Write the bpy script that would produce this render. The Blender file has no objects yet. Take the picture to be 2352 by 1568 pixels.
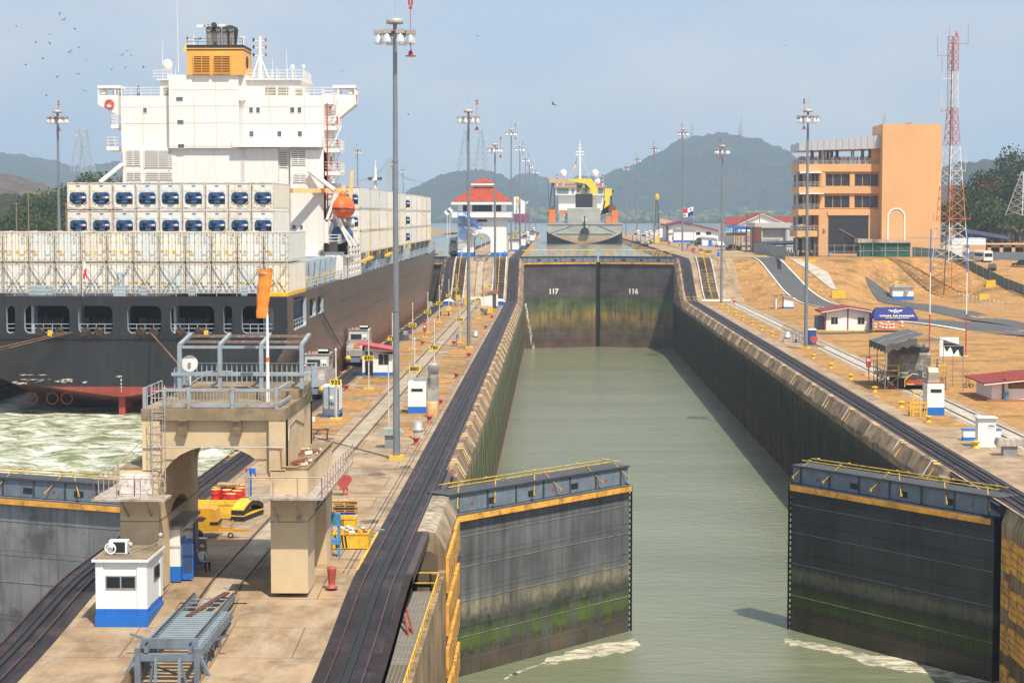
import bpy, math, random
from mathutils import Vector, Matrix, noise
from math import sin, cos, pi, radians
random.seed(7)
SC = bpy.context.scene
COL = SC.collection
# ---------------------------------------------------------------- camera (1 unit = 1 metre; +Y runs up the lock, z=0 is the lower lock deck)
F_PX, HOR, VPX = 4460.0, 497.0, 1270.0
PITCH = math.atan((784-HOR)/F_PX)
YAW = math.atan((VPX-1176)/math.hypot(F_PX, 784-HOR))
cd = bpy.data.cameras.new('camera'); cam = bpy.data.objects.new('camera', cd); COL.objects.link(cam)
cd.sensor_width = 36; cd.lens = 36*F_PX/2352; cd.clip_start = 1; cd.clip_end = 30000
cam.location = (0, 0, 18); cam.rotation_euler = (pi/2-PITCH, 0, YAW)
SC.camera = cam
# ---------------------------------------------------------------- sky, sun, exposure
SUN_EL, SUN_AZ = 58.0, 151.0            # azimuth clockwise from +Y
w = bpy.data.worlds.new('World'); SC.world = w; w.use_nodes = True
nt = w.node_tree; N = nt.nodes; L = nt.links; N.clear()
out = N.new('ShaderNodeOutputWorld'); bg = N.new('ShaderNodeBackground'); bg.inputs[1].default_value = 0.145
sky = N.new('ShaderNodeTexSky'); sky.sky_type = 'NISHITA'; sky.sun_disc = False
sky.sun_elevation = radians(SUN_EL); sky.sun_rotation = radians(SUN_AZ); sky.air_density = 1.3; sky.dust_density = 2.2; sky.altitude = 20
tc = N.new('ShaderNodeTexCoord'); mp = N.new('ShaderNodeMapping'); mp.inputs['Scale'].default_value = (3.2, 3.2, 8.0)
nz = N.new('ShaderNodeTexNoise'); nz.inputs['Scale'].default_value = 1.6; nz.inputs['Detail'].default_value = 6; nz.inputs['Roughness'].default_value = .5
rp = N.new('ShaderNodeValToRGB'); rp.color_ramp.elements[0].position = .42; rp.color_ramp.elements[1].position = .66; rp.color_ramp.elements[0].color = (2.7,3.3,4.3,1); rp.color_ramp.elements[1].color = (4.0,4.1,4.25,1)
mx = N.new('ShaderNodeMixRGB'); ml = N.new('ShaderNodeMath'); ml.operation = 'MULTIPLY_ADD'; ml.inputs[1].default_value = .25; ml.inputs[2].default_value = .7
mx.inputs[2].default_value = (2.75, 3.25, 4.0, 1)
L.new(tc.outputs['Generated'], mp.inputs[0]); L.new(mp.outputs[0], nz.inputs[0]); L.new(nz.outputs[0], rp.inputs[0])
L.new(rp.outputs[0], mx.inputs[2]); mx.inputs[0].default_value = .88; L.new(sky.outputs[0], mx.inputs[1]); L.new(mx.outputs[0], bg.inputs[0]); L.new(bg.outputs[0], out.inputs[0])
sd = bpy.data.lights.new('sun', 'SUN'); sun = bpy.data.objects.new('sun', sd); COL.objects.link(sun)
sd.energy = 5.0; sd.angle = radians(.6); sd.color = (1, .91, .77)
a_, e_ = radians(SUN_AZ), radians(SUN_EL)
sun.rotation_euler = Vector((sin(a_)*cos(e_), cos(a_)*cos(e_), sin(e_))).to_track_quat('Z', 'Y').to_euler()
SC.view_settings.view_transform = 'Standard'; SC.view_settings.look = 'None'; SC.view_settings.exposure = .34; SC.view_settings.gamma = 1
SC.render.engine = 'CYCLES'; SC.cycles.volume_bounces = 1; SC.cycles.max_bounces = 6; SC.cycles.transparent_max_bounces = 12
# ---------------------------------------------------------------- helpers
CAMM = cam.rotation_euler.to_matrix()
def ray(px, py): return CAMM @ Vector((px-1176, 784-py, -F_PX))
def at(px, py, z=0.0):
    d = ray(px, py); t = (z-18)/d.z; return Vector((d.x*t, d.y*t, z))
def atY(px, py, Y):
    d = ray(px, py); t = Y/d.y; return Vector((d.x*t, Y, 18+d.z*t))
def empty(name, loc, rz=0):
    o = bpy.data.objects.new(name, None); COL.objects.link(o); o.location = loc; o.rotation_euler.z = rz; o.empty_display_size = .2; return o
def tag(o, label=None, cat=None, group=None, kind=None):
    if label: o['label'] = label
    if cat: o['category'] = cat
    if group: o['group'] = group
    if kind: o['kind'] = kind
    return o
def thing(name, label, cat, loc=(0, 0, 0), rz=0, group=None): return tag(empty(name, loc, rz), label, cat, group)
KIDS = {}
def copy_tree(o, loc=None, rz=None, label=None, parent=None):
    c = o.copy(); COL.objects.link(c)
    if parent: c.parent = parent
    if loc is not None: c.location = loc
    if rz is not None: c.rotation_euler.z = rz
    if label: c['label'] = label
    for k in KIDS.get(o.name, []): copy_tree(k, parent=c)
    return c
class MB:
    def __init__(s): s.v = []; s.f = []; s.m = []; s.sm = []; s.T = None
    def add(s, vs, fs, mi=0, sm=False):
        b = len(s.v); T = s.T
        s.v += [tuple(T @ Vector(p)) if T else tuple(p) for p in vs]
        for f in fs: s.f.append(tuple(i+b for i in f)); s.m.append(mi); s.sm.append(sm)
        return s
    def box(s, x0, x1, y0, y1, z0, z1, mi=0):
        return s.add([(x0,y0,z0),(x1,y0,z0),(x1,y1,z0),(x0,y1,z0),(x0,y0,z1),(x1,y0,z1),(x1,y1,z1),(x0,y1,z1)],
                     [(0,3,2,1),(4,5,6,7),(0,1,5,4),(1,2,6,5),(2,3,7,6),(3,0,4,7)], mi)
    def bar(s, p, q, w, h=None, mi=0, up=(0,0,1)):
        h = h or w; p = Vector(p); q = Vector(q); d = (q-p).normalized(); u = Vector(up)
        if abs(d.dot(u)) > .98: u = Vector((0, 1, 0))
        r = d.cross(u).normalized()*w/2; u = r.cross(d).normalized()*h/2
        return s.add([p-r-u,p+r-u,p+r+u,p-r+u,q-r-u,q+r-u,q+r+u,q-r+u], [(0,1,2,3),(7,6,5,4),(0,4,5,1),(1,5,6,2),(2,6,7,3),(3,7,4,0)], mi)
    def tube(s, p, q, r, r2=None, n=8, mi=0, cap=True):
        r2 = r if r2 is None else r2; p = Vector(p); q = Vector(q); d = (q-p).normalized()
        u = Vector((0,0,1)) if abs(d.z) < .95 else Vector((1,0,0)); a = d.cross(u).normalized(); b = d.cross(a)
        vs = [p+(a*cos(2*pi*i/n)+b*sin(2*pi*i/n))*r for i in range(n)]+[q+(a*cos(2*pi*i/n)+b*sin(2*pi*i/n))*r2 for i in range(n)]
        s.add(vs, [(i,(i+1)%n,n+(i+1)%n,n+i) for i in range(n)], mi, n > 5)
        if cap: s.add(vs, [tuple(range(n))[::-1], tuple(range(n,2*n))], mi)
        return s
    def path(s, pts, r, n=6, mi=0):
        for a, b in zip(pts, pts[1:]): s.tube(a, b, r, n=n, mi=mi)
        return s
    def lathe(s, prof, n=16, c=(0,0,0), mi=0, ax='z', sm=True):
        vs = []
        for r, h in prof:
            for i in range(n):
                a = 2*pi*i/n; x, y = r*cos(a), r*sin(a)
                vs.append((c[0]+x,c[1]+y,c[2]+h) if ax == 'z' else ((c[0]+h,c[1]+x,c[2]+y) if ax == 'x' else (c[0]+x,c[1]+h,c[2]+y)))
        fs = [(k*n+i,k*n+(i+1)%n,(k+1)*n+(i+1)%n,(k+1)*n+i) for k in range(len(prof)-1) for i in range(n)]
        s.add(vs, fs, mi, sm)
        m = len(prof)-1
        s.add(vs[:n]+vs[m*n:], [tuple(range(n))[::-1], tuple(range(n, 2*n))], mi)
        return s
    def torus(s, c, R, r, ax='z', n=18, m=6, mi=0):
        f = {'z': lambda x, y, h: (x, y, h), 'y': lambda x, y, h: (x, h, y), 'x': lambda x, y, h: (h, x, y)}[ax]; vs = []
        for i in range(n):
            for j in range(m):
                q = f((R+r*cos(2*pi*j/m))*cos(2*pi*i/n), (R+r*cos(2*pi*j/m))*sin(2*pi*i/n), r*sin(2*pi*j/m)); vs.append((c[0]+q[0], c[1]+q[1], c[2]+q[2]))
        return s.add(vs, [(i*m+j, i*m+(j+1)%m, ((i+1)%n)*m+(j+1)%m, ((i+1)%n)*m+j) for i in range(n) for j in range(m)], mi, True)
    def prism(s, poly, a, b, ax='y', mi=0):
        f = {'y': lambda u, v, t: (u, t, v), 'x': lambda u, v, t: (t, u, v), 'z': lambda u, v, t: (u, v, t)}[ax]; n = len(poly)
        vs = [f(u, v, a) for u, v in poly]+[f(u, v, b) for u, v in poly]
        return s.add(vs, [tuple(range(n))[::-1], tuple(range(n, 2*n))]+[(i,(i+1)%n,n+(i+1)%n,n+i) for i in range(n)], mi)
    def grid(s, nx, ny, fn, mi=0, sm=True):
        vs = [fn(i/(nx-1), j/(ny-1)) for j in range(ny) for i in range(nx)]
        return s.add(vs, [(j*nx+i,j*nx+i+1,(j+1)*nx+i+1,(j+1)*nx+i) for j in range(ny-1) for i in range(nx-1)], mi, sm)
    def quad(s, a, b, c, d, mi=0): return s.add([a,b,c,d], [(0,1,2,3)], mi)
    def rail(s, pts, h=1.05, r=.025, n=2, sp=1.5, mi=0, q=4):   # handrail: posts and n horizontal bars
        for a, b in zip(pts, pts[1:]):
            a = Vector(a); b = Vector(b); k = max(1, round((b-a).length/sp))
            for i in range(k+1):
                p = a.lerp(b, i/k); s.tube(p, p+Vector((0,0,h)), r, n=q, mi=mi, cap=False)
            for j in range(n):
                z = Vector((0,0,h*(j+1)/n)); s.tube(a+z, b+z, r, n=q, mi=mi, cap=False)
        return s
    def build(s, name, mats, parent=None, loc=None, fixn=True):
        me = bpy.data.meshes.new(name); me.from_pydata(s.v, [], s.f)
        for m in (mats if isinstance(mats, (list, tuple)) else [mats]): me.materials.append(m)
        me.polygons.foreach_set('material_index', s.m); me.polygons.foreach_set('use_smooth', s.sm)
        me.update()
        if fixn:
            import bmesh
            b = bmesh.new(); b.from_mesh(me); bmesh.ops.recalc_face_normals(b, faces=b.faces); b.to_mesh(me); b.free()
        o = bpy.data.objects.new(name, me); COL.objects.link(o)
        if loc is not None: o.location = loc
        if parent: o.parent = parent; KIDS.setdefault(parent.name, []).append(o)
        return o
def text_mesh(mb, s, size, T, mi=0, depth=.01, align='CENTER', bold=0.0, sx=1.0):   # lettering as solid geometry
    cu = bpy.data.curves.new('lettering', 'FONT'); cu.body = s; cu.size = size; cu.align_x = align; cu.align_y = 'CENTER'; cu.extrude = depth/2; cu.offset = bold; cu.resolution_u = 2
    o = bpy.data.objects.new('lettering', cu); COL.objects.link(o)
    me = bpy.data.meshes.new_from_object(o.evaluated_get(bpy.context.evaluated_depsgraph_get()))
    bpy.data.objects.remove(o)
    old = mb.T; mb.T = (old @ T) if old else T
    mb.add([(v.co.x*sx, v.co.y, v.co.z) for v in me.vertices], [tuple(p.vertices) for p in me.polygons], mi)
    mb.T = old; bpy.data.meshes.remove(me)
def facing(x, y, z): return Matrix.Translation((x, y, z)) @ Matrix.Rotation(pi/2, 4, 'X')   # lettering upright, facing -Y
# ---------------------------------------------------------------- materials
def newmat(name):
    m = bpy.data.materials.new(name); m.use_nodes = True; n = m.node_tree
    return m, n.nodes, n.links, n.nodes['Principled BSDF']
def coords(N, L, scale=(1,1,1), kind='Object'):
    t = N.new('ShaderNodeTexCoord'); m = N.new('ShaderNodeMapping'); m.inputs['Scale'].default_value = scale
    if kind == 'World':
        g = N.new('ShaderNodeNewGeometry'); L.new(g.outputs['Position'], m.inputs[0])
    else:
        oi = N.new('ShaderNodeObjectInfo'); v = N.new('ShaderNodeVectorMath'); v.operation = 'MULTIPLY_ADD'
        v.inputs[1].default_value = (37, 91, 53); L.new(oi.outputs['Random'], v.inputs[0]); L.new(t.outputs[kind], v.inputs[2]); L.new(v.outputs[0], m.inputs[0])
    return m.outputs[0]
def noise_f(N, L, co, scale=1, detail=4, lo=.35, hi=.65, rough=.55):
    n = N.new('ShaderNodeTexNoise'); n.inputs['Scale'].default_value = scale; n.inputs['Detail'].default_value = detail; n.inputs['Roughness'].default_value = rough
    L.new(co, n.inputs['Vector']); r = N.new('ShaderNodeMapRange'); r.inputs[1].default_value = lo; r.inputs[2].default_value = hi
    L.new(n.outputs[0], r.inputs[0]); return r.outputs[0]
def mix(N, L, f, a, b, mode='MIX'):
    m = N.new('ShaderNodeMixRGB'); m.blend_type = mode
    for i, x in ((0, f), (1, a), (2, b)):
        if hasattr(x, 'is_linked') or hasattr(x, 'links'): L.new(x, m.inputs[i])
        elif i == 0: m.inputs[0].default_value = x
        else: m.inputs[i].default_value = (*x, 1)
    return m.outputs[0]
def bump(N, L, b, h, strength=.3, dist=.05):
    n = N.new('ShaderNodeBump'); n.inputs['Strength'].default_value = strength; n.inputs['Distance'].default_value = dist
    L.new(h, n.inputs['Height']); L.new(n.outputs[0], b.inputs['Normal'])
def M(name, col, rough=.6, metal=0, var=.18, scale=1.2, streak=None, dirt=None, bmp=0, kind='Object', spec=None):
    """paint, steel or concrete: colour with patchy variation; streak=(colour, amount) runs down, dirt=(colour, amount, scale) in blotches"""
    m, N, L, b = newmat(name); co = coords(N, L, kind=kind)
    f = noise_f(N, L, co, scale, 5, .3, .7)
    c = mix(N, L, f, [x*(1-var) for x in col], [min(1, x*(1+var)) for x in col])
    if streak:
        sc_ = coords(N, L, (2.2, 2.2, .12), kind); fs = noise_f(N, L, sc_, 1.6, 5, .5, .78)
        mu = N.new('ShaderNodeMath'); mu.operation = 'MULTIPLY'; L.new(fs, mu.inputs[0]); mu.inputs[1].default_value = streak[1]
        c = mix(N, L, mu.outputs[0], c, streak[0])
    if dirt:
        fd = noise_f(N, L, co, dirt[2], 8, .52, .66, .65); mu = N.new('ShaderNodeMath'); mu.operation = 'MULTIPLY'; L.new(fd, mu.inputs[0]); mu.inputs[1].default_value = dirt[1]
        c = mix(N, L, mu.outputs[0], c, dirt[0])
    L.new(c, b.inputs['Base Color']); b.inputs['Roughness'].default_value = rough; b.inputs['Metallic'].default_value = metal
    if spec is not None: b.inputs['Specular IOR Level'].default_value = spec
    if bmp: bump(N, L, b, noise_f(N, L, co, scale*6, 8, 0, 1, .65), bmp, .04)
    return m
def bands(name, stops, rough=.6, var=.2, metal=0, zs=1.0, wob=.5, seam=None, bmp=.2, streak=None):
    """colour by world height (tide marks, moss, paint zones): stops = [(z, colour), ...] rising"""
    m, N, L, b = newmat(name); g = N.new('ShaderNodeNewGeometry'); sx = N.new('ShaderNodeSeparateXYZ'); L.new(g.outputs['Position'], sx.inputs[0])
    co = coords(N, L, kind='World'); wn = noise_f(N, L, co, 2.4, 9, .3, .7, .7)
    a = N.new('ShaderNodeMath'); a.operation = 'MULTIPLY_ADD'; L.new(wn, a.inputs[0]); a.inputs[1].default_value = wob; L.new(sx.outputs[2], a.inputs[2])
    z0, z1 = stops[0][0], stops[-1][0]; mr = N.new('ShaderNodeMapRange'); mr.inputs[1].default_value = z0+wob/2; mr.inputs[2].default_value = z1+wob/2; L.new(a.outputs[0], mr.inputs[0])
    r = N.new('ShaderNodeValToRGB'); e = r.color_ramp.elements
    while len(e) < len(stops): e.new(.5)
    for i, (z, c) in enumerate(stops): e[i].position = (z-z0)/(z1-z0); e[i].color = (*c, 1)
    L.new(mr.outputs[0], r.inputs[0])
    sc_ = coords(N, L, (1.5, 1.5, .12), 'World'); fs = noise_f(N, L, sc_, 1.3, 6, .35, .7)
    c = mix(N, L, fs, r.outputs[0], (1-var,)*3, 'MULTIPLY') if not streak else mix(N, L, fs, r.outputs[0], streak)
    f2 = noise_f(N, L, co, .35, 6, .3, .7); mm = N.new('ShaderNodeMapRange'); mm.inputs[3].default_value = 1-var; mm.inputs[4].default_value = 1+var; L.new(f2, mm.inputs[0])
    cc = N.new('ShaderNodeVectorMath'); cc.operation = 'SCALE'; L.new(c, cc.inputs[0]); L.new(mm.outputs[0], cc.inputs['Scale']); c = cc.outputs[0]
    if seam:       # plate or pour seams every `seam` metres of height
        q = N.new('ShaderNodeMath'); q.operation = 'MULTIPLY'; q.inputs[1].default_value = 1/seam; L.new(sx.outputs[2], q.inputs[0])
        fr = N.new('ShaderNodeMath'); fr.operation = 'FRACT'; L.new(q.outputs[0], fr.inputs[0]); lt = N.new('ShaderNodeMath'); lt.operation = 'LESS_THAN'; lt.inputs[1].default_value = .06; L.new(fr.outputs[0], lt.inputs[0])
        q2 = N.new('ShaderNodeMath'); q2.operation = 'MULTIPLY'; q2.inputs[1].default_value = .5; L.new(lt.outputs[0], q2.inputs[0]); c = mix(N, L, q2.outputs[0], c, (.02,.02,.018))
    L.new(c, b.inputs['Base Color']); b.inputs['Roughness'].default_value = rough; b.inputs['Metallic'].default_value = metal
    if bmp: bump(N, L, b, noise_f(N, L, co, 3, 8, 0, 1, .65), bmp, .06)
    return m
WHITE = M('white_paint', (.8,.8,.79), .5, var=.05, scale=.5, streak=((.55,.5,.42), .16))
SHIPW = M('ship_white', (.8,.77,.73), .45, var=.05, scale=.15, streak=((.62,.44,.24), .3))
BLUE = M('blue_paint', (.012,.14,.52), .5, var=.12)
YEL = M('yellow_paint', (.78,.47,.03), .55, var=.12, dirt=((.3,.2,.08), .5, 3))
YEL2 = M('sign_yellow', (.9,.66,.01), .5, var=.03)
RED = M('red_paint', (.42,.045,.04), .55, var=.15)
RUSTR = M('rust_red', (.32,.075,.045), .75, var=.2, dirt=((.15,.05,.03), .5, 4))
BLACK = M('black', (.015,.015,.017), .6, var=.2)
DARK = M('dark_steel', (.05,.052,.056), .5, var=.25)
GREYM = M('grey_metal', (.26,.29,.31), .5, .2, var=.12, streak=((.3,.26,.22), .2))
POLEM = M('pole_metal', (.24,.26,.285), .45, .4, var=.12, scale=.6)
LGREY = M('light_grey_paint', (.42,.47,.51), .5, var=.08, streak=((.3,.2,.13), .25))
GALV = M('galvanised', (.5,.5,.49), .4, .5, var=.15)
STEELB = M('blue_grey_steel', (.15,.19,.235), .55, var=.2, streak=((.12,.07,.05), .5), kind='World')
GLASS = M('dark_glass', (.02,.024,.028), .12, var=.3, scale=.4)
ORANGE = M('orange', (.85,.13,.015), .5, var=.08)
WOOD = M('timber', (.42,.27,.14), .8, var=.3, scale=2)
RUBBER = M('rubber', (.02,.02,.02), .8)
RAILST = M('rail_steel', (.06,.055,.06), .35, .6, var=.3, kind='World')
# ================================================================ SETTING
WL, WU, WLEFT = -11.9, 7.3, -1.0        # water levels: lower chamber, lake, left chamber
XL, XR = -6.5, 27.3                     # right-hand chamber between wall copings
XC = -25.0                              # left face of the centre wall
def ss(t): t = max(0., min(1., t)); return t*t*(3-2*t)
def zf(Y): return 8.5*ss((Y-409)/32) - (0 if Y > 97 else 1.05*ss((97-Y)/17)+.045*max(0, 82-Y))
def pline(X, pts):
    if X <= pts[0][0]: return pts[0][1]
    for (a, b), (c, d) in zip(pts, pts[1:]):
        if X <= c: return b+(d-b)*(X-a)/(c-a)
    return pts[-1][1]
def zter(X, Y):                          # right bank
    if X < 40: toe, top = 409, 441
    else:
        toe = pline(X, [(40,409),(46,392),(61,388),(75,424),(90,424),(98,402),(140,395)]); top = pline(X, [(40,441),(60,446),(90,452),(101,440),(140,420)])
    H = 8.5
    if X > 88: H -= 5.6*ss((X-88)/13)*(1-ss((Y-430)/70))
    if X > 125: H += 10*ss((X-125)/120)
    z = H*ss((Y-toe)/(top-toe))
    if X > 44: z += .35*noise.noise(Vector((X*.05, Y*.05, 0)))*ss((X-44)/6)*ss((480-Y)/30)
    return z
def mat_ground():
    m, N, L, b = newmat('dry_grass'); co = coords(N, L, kind='World')
    f = noise_f(N, L, co, .12, 8, .36, .64, .6); f2 = noise_f(N, L, co, 1.4, 9, .3, .7, .7)
    c = mix(N, L, f, (.37,.175,.058), (.235,.12,.042)); c = mix(N, L, f2, c, (.46,.265,.105), 'MIX')
    f3 = noise_f(N, L, co, .3, 9, .5, .66, .68); c = mix(N, L, f3, c, (.19,.125,.055)); f4 = noise_f(N, L, coords(N, L, (.7,1.4,1), 'World'), .09, 8, .52, .66, .6); c = mix(N, L, f4, c, (.17,.12,.045)); f5 = noise_f(N, L, co, .7, 8, .56, .7, .7); c = mix(N, L, f5, c, (.56,.38,.18))
    L.new(c, b.inputs['Base Color']); b.inputs['Roughness'].default_value = .95; b.inputs['Specular IOR Level'].default_value = .1
    bump(N, L, b, noise_f(N, L, co, 3, 8, 0, 1, .7), .6, .15); return m
def mat_concrete(name, a=(.41,.285,.165), c2=(.22,.145,.08), sc=.18, stain=(.07,.045,.03), amt=.65, lite=(.42,.335,.235)):
    m, N, L, b = newmat(name); co = coords(N, L, kind='World')
    f = noise_f(N, L, co, sc, 9, .35, .65, .62); c = mix(N, L, f, a, c2)
    f3 = noise_f(N, L, coords(N, L, (1,.35,1), 'World'), .9, 8, .45, .75, .65); c = mix(N, L, f3, c, lite)
    f2 = noise_f(N, L, co, .45, 9, .5, .72, .68); q = N.new('ShaderNodeMath'); q.operation = 'MULTIPLY'; q.inputs[1].default_value = amt; L.new(f2, q.inputs[0]); c = mix(N, L, q.outputs[0], c, stain)
    br = N.new('ShaderNodeTexBrick'); br.inputs['Scale'].default_value = .12; br.inputs['Mortar Size'].default_value = .004; br.inputs['Color1'].default_value = (1,1,1,1); br.inputs['Color2'].default_value = (.9,.9,.9,1); br.inputs['Mortar'].default_value = (.35,.33,.3,1); br.inputs['Brick Width'].default_value = .9; br.inputs['Row Height'].default_value = .55
    L.new(co, br.inputs['Vector']); c = mix(N, L, .85, c, br.outputs[0], 'MULTIPLY')
    L.new(c, b.inputs['Base Color']); b.inputs['Roughness'].default_value = .85; bump(N, L, b, f3, .25, .03); return m
GROUND = mat_ground(); CONC = mat_concrete('deck_concrete')
CONCL = mat_concrete('pale_concrete', (.5,.46,.39), (.34,.3,.24), .5, (.16,.13,.1), .35, (.56,.5,.42))
OILY = mat_concrete('oily_track_bed', (.03,.021,.02), (.012,.01,.013), .3, (.12,.07,.038), .45, (.05,.042,.05))
for nn in OILY.node_tree.nodes:
    if nn.type == 'BSDF_PRINCIPLED': nn.inputs['Roughness'].default_value = .55; nn.inputs['Specular IOR Level'].default_value = .25
COPC = mat_concrete('coping_concrete', (.29,.19,.108), (.14,.09,.053), .45, (.05,.035,.026), .7, (.42,.31,.2))
ASPH = M('asphalt', (.075,.077,.082), .85, var=.15, scale=.3, kind='World', bmp=.1)
ROADP = M('road_paint', (.75,.75,.73), .6, kind='World')
def strip(name, mat_, x0, x1, y0, y1, z, dz, kind='structure', step=4, parent=None):
    ys = [y0]
    while ys[-1] < y1: ys.append(min(y1, ys[-1]+(2 if 400 < ys[-1] < 450 or ys[-1] < 98 else step*4)))
    b = MB(); n = len(ys)
    for (a, c) in zip(ys, ys[1:]): b.quad((x0,a,z(x0,a)+dz), (x1,a,z(x1,a)+dz), (x1,c,z(x1,c)+dz), (x0,c,z(x0,c)+dz))
    o = b.build(name, mat_, parent, fixn=False)
    if kind: o['kind'] = kind
    return o
zc = lambda X, Y: zf(Y)
# decks
strip('concrete_deck', CONC, XC+.5, -17.7, 55, 1150, zc, 0); strip('concrete_deck', CONC, -14.5, XL-.9, 55, 1150, zc, 0); strip('concrete_deck', CONC, -17.7, -14.5, 91, 1150, zc, -.0)
b = MB(); b.quad((-17.7,55,-5),(-14.5,55,-5),(-14.5,91,-.35),(-17.7,91,-.35)); b.add([(-17.7,55,-5),(-17.7,91,-.35),(-17.7,55,-2.3)], [(0,1,2)]); b.add([(-14.5,55,-5),(-14.5,91,-.35),(-14.5,55,-2.3)], [(0,1,2)]); b.build('track_pit', CONC, fixn=False)['kind'] = 'structure'
b = MB(); xs = [XR+.9, 30, 33, 36, 38, 40, 42]+[42+2.5*i for i in range(1, 36)]+[140,160,200,260,360,600,1000]
ys = [55,100,200,300,360,380]+[384+2.5*i for i in range(34)]+[480,520,600,700,800,900,1000,1150]
b.grid(len(xs), len(ys), lambda u, v: (lambda X, Y: (X, Y, zter(X, Y)))(xs[round(u*(len(xs)-1))], ys[round(v*(len(ys)-1))]))
o = b.build('ground', GROUND, fixn=False); o['kind'] = 'structure'
b = MB(); b.grid(2, 12, lambda u, v: (-59-u*900, [55,400,410,415,420,425,430,435,440,700,1000,1300][round(v*11)], zf([55,400,410,415,420,425,430,435,440,700,1000,1300][round(v*11)])-.01))
b.build('ground', GROUND, fixn=False)['kind'] = 'structure'
# ---- water
def mat_water(name, col, rough=.1, bs=.25, sc=.5, foam=None, tint=None, streakc=None):
    m, N, L, b = newmat(name); co = coords(N, L, (.45,1,1), 'World')
    f = noise_f(N, L, co, .06, 6, .35, .65); c = mix(N, L, f, col, [x*.8 for x in col])
    b.inputs['Roughness'].default_value = rough; b.inputs['IOR'].default_value = 1.33
    if streakc:
        s1 = noise_f(N, L, coords(N, L, (.1,.9,1), 'World'), .35, 8, .54, .66, .7); c = mix(N, L, s1, c, streakc)
    if foam:
        wv = N.new('ShaderNodeTexNoise'); wv.inputs['Scale'].default_value = .75; wv.inputs['Detail'].default_value = 11; wv.inputs['Roughness'].default_value = .68; wv.inputs['Distortion'].default_value = .45
        L.new(coords(N, L, (.5,.8,1), 'World'), wv.inputs['Vector']); r = N.new('ShaderNodeValToRGB'); e = r.color_ramp.elements; e[0].position = .41; e[1].position = .72; L.new(wv.outputs[0], r.inputs[0])
        c = mix(N, L, r.outputs[0], c, (.86,.86,.8)); mr = N.new('ShaderNodeMapRange'); mr.inputs[3].default_value = rough; mr.inputs[4].default_value = .8; L.new(r.outputs[0], mr.inputs[0]); L.new(mr.outputs[0], b.inputs['Roughness'])
    L.new(c, b.inputs['Base Color'])
    w1 = noise_f(N, L, coords(N, L, (.7,1.3,1), 'World'), sc, 9, 0, 1, .65); bump(N, L, b, w1, bs, .5); return m
WATL = mat_water('lock_water', (.185,.205,.125), .14, .3, .9, streakc=(.2,.215,.135))
WATU = mat_water('lake_water', (.17,.2,.17), .15, .2, .3)
WATF = mat_water('churned_water', (.19,.21,.085), .2, .8, .5, foam=True)
def plane(name, m, x0, x1, y0, y1, z):
    o = MB().quad((x0,y0,z),(x1,y0,z),(x1,y1,z),(x0,y1,z)).build(name, m, fixn=False); o['kind'] = 'structure'; return o
plane('water', WATL, XL-4.5, XR+3.5, 40, 452, WL)
def wash(u, v):
    X, Y = -59+34.4*u, 126+66*v; k = ss(min(v, 1-v)*6); q = noise.fractal(Vector((X*.35, Y*.22, 3)), .9, 2.1, 5)
    return (X, max(Y, 127.6+.42*min(abs(X+25), abs(X+58.2))), WLEFT+.03+.28*k*q)
b = MB(); b.grid(190, 260, wash); b.build('churned_water', WATF, fixn=False)['kind'] = 'structure'
b = MB(); b.add([(-24.3,127.2,WLEFT-.3),(-41.3,134.3,WLEFT-.3),(-58.2,127.2,WLEFT-.3),(-58.2,452,WLEFT-.3),(-24.3,452,WLEFT-.3)], [(0,4,3,2,1)]); b.build('water', WATF, fixn=False)['kind'] = 'structure'
plane('water', WATL, -58.2, XC+.3, 40, 133, WL)
b = MB(); b.quad((XL-1,449,WU),(XR+1,449,WU),(XR+1,1150,WU),(XL-1,1150,WU)); b.quad((-58.5,449,WU),(XC+1,449,WU),(XC+1,1150,WU),(-58.5,1150,WU)); b.quad((-6000,1150,WU),(6000,1150,WU),(6000,12000,WU),(-6000,12000,WU))
b.build('water', WATU, fixn=False)['kind'] = 'structure'
# ---- lock walls
WALLM = bands('lock_wall_face_painted_shade', [(-12.5,(.10,.045,.03)),(-9.6,(.075,.04,.025)),(-8.2,(.03,.034,.015)),(-3.2,(.036,.04,.02)),(-2.0,(.07,.06,.035)),(-1.2,(.3,.22,.15)),(2,(.33,.25,.17)),(9,(.3,.23,.16))], rough=.9, var=.4, seam=3.1)  # darker copy of the wall face colours, with the right bank's shade painted in
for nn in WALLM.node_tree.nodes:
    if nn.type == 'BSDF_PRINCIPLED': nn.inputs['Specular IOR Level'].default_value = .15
WALLW = bands('lock_wall_face_painted_sun', [(-12.5,(.2,.09,.05)),(-10,(.16,.08,.04)),(-8.7,(.11,.12,.035)),(-3,(.15,.155,.05)),(-1.2,(.3,.23,.15)),(2,(.33,.25,.17)),(9,(.3,.23,.16))], rough=.7, var=.4, seam=3.1)  # brighter copy of the wall face colours, with sunlight painted in
MARKW = M('white_marking', (.72,.68,.6), .7); MARKY = M('yellow_marking', (.75,.42,.05), .7, dirt=((.3,.2,.1), .7, 3))
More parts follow.
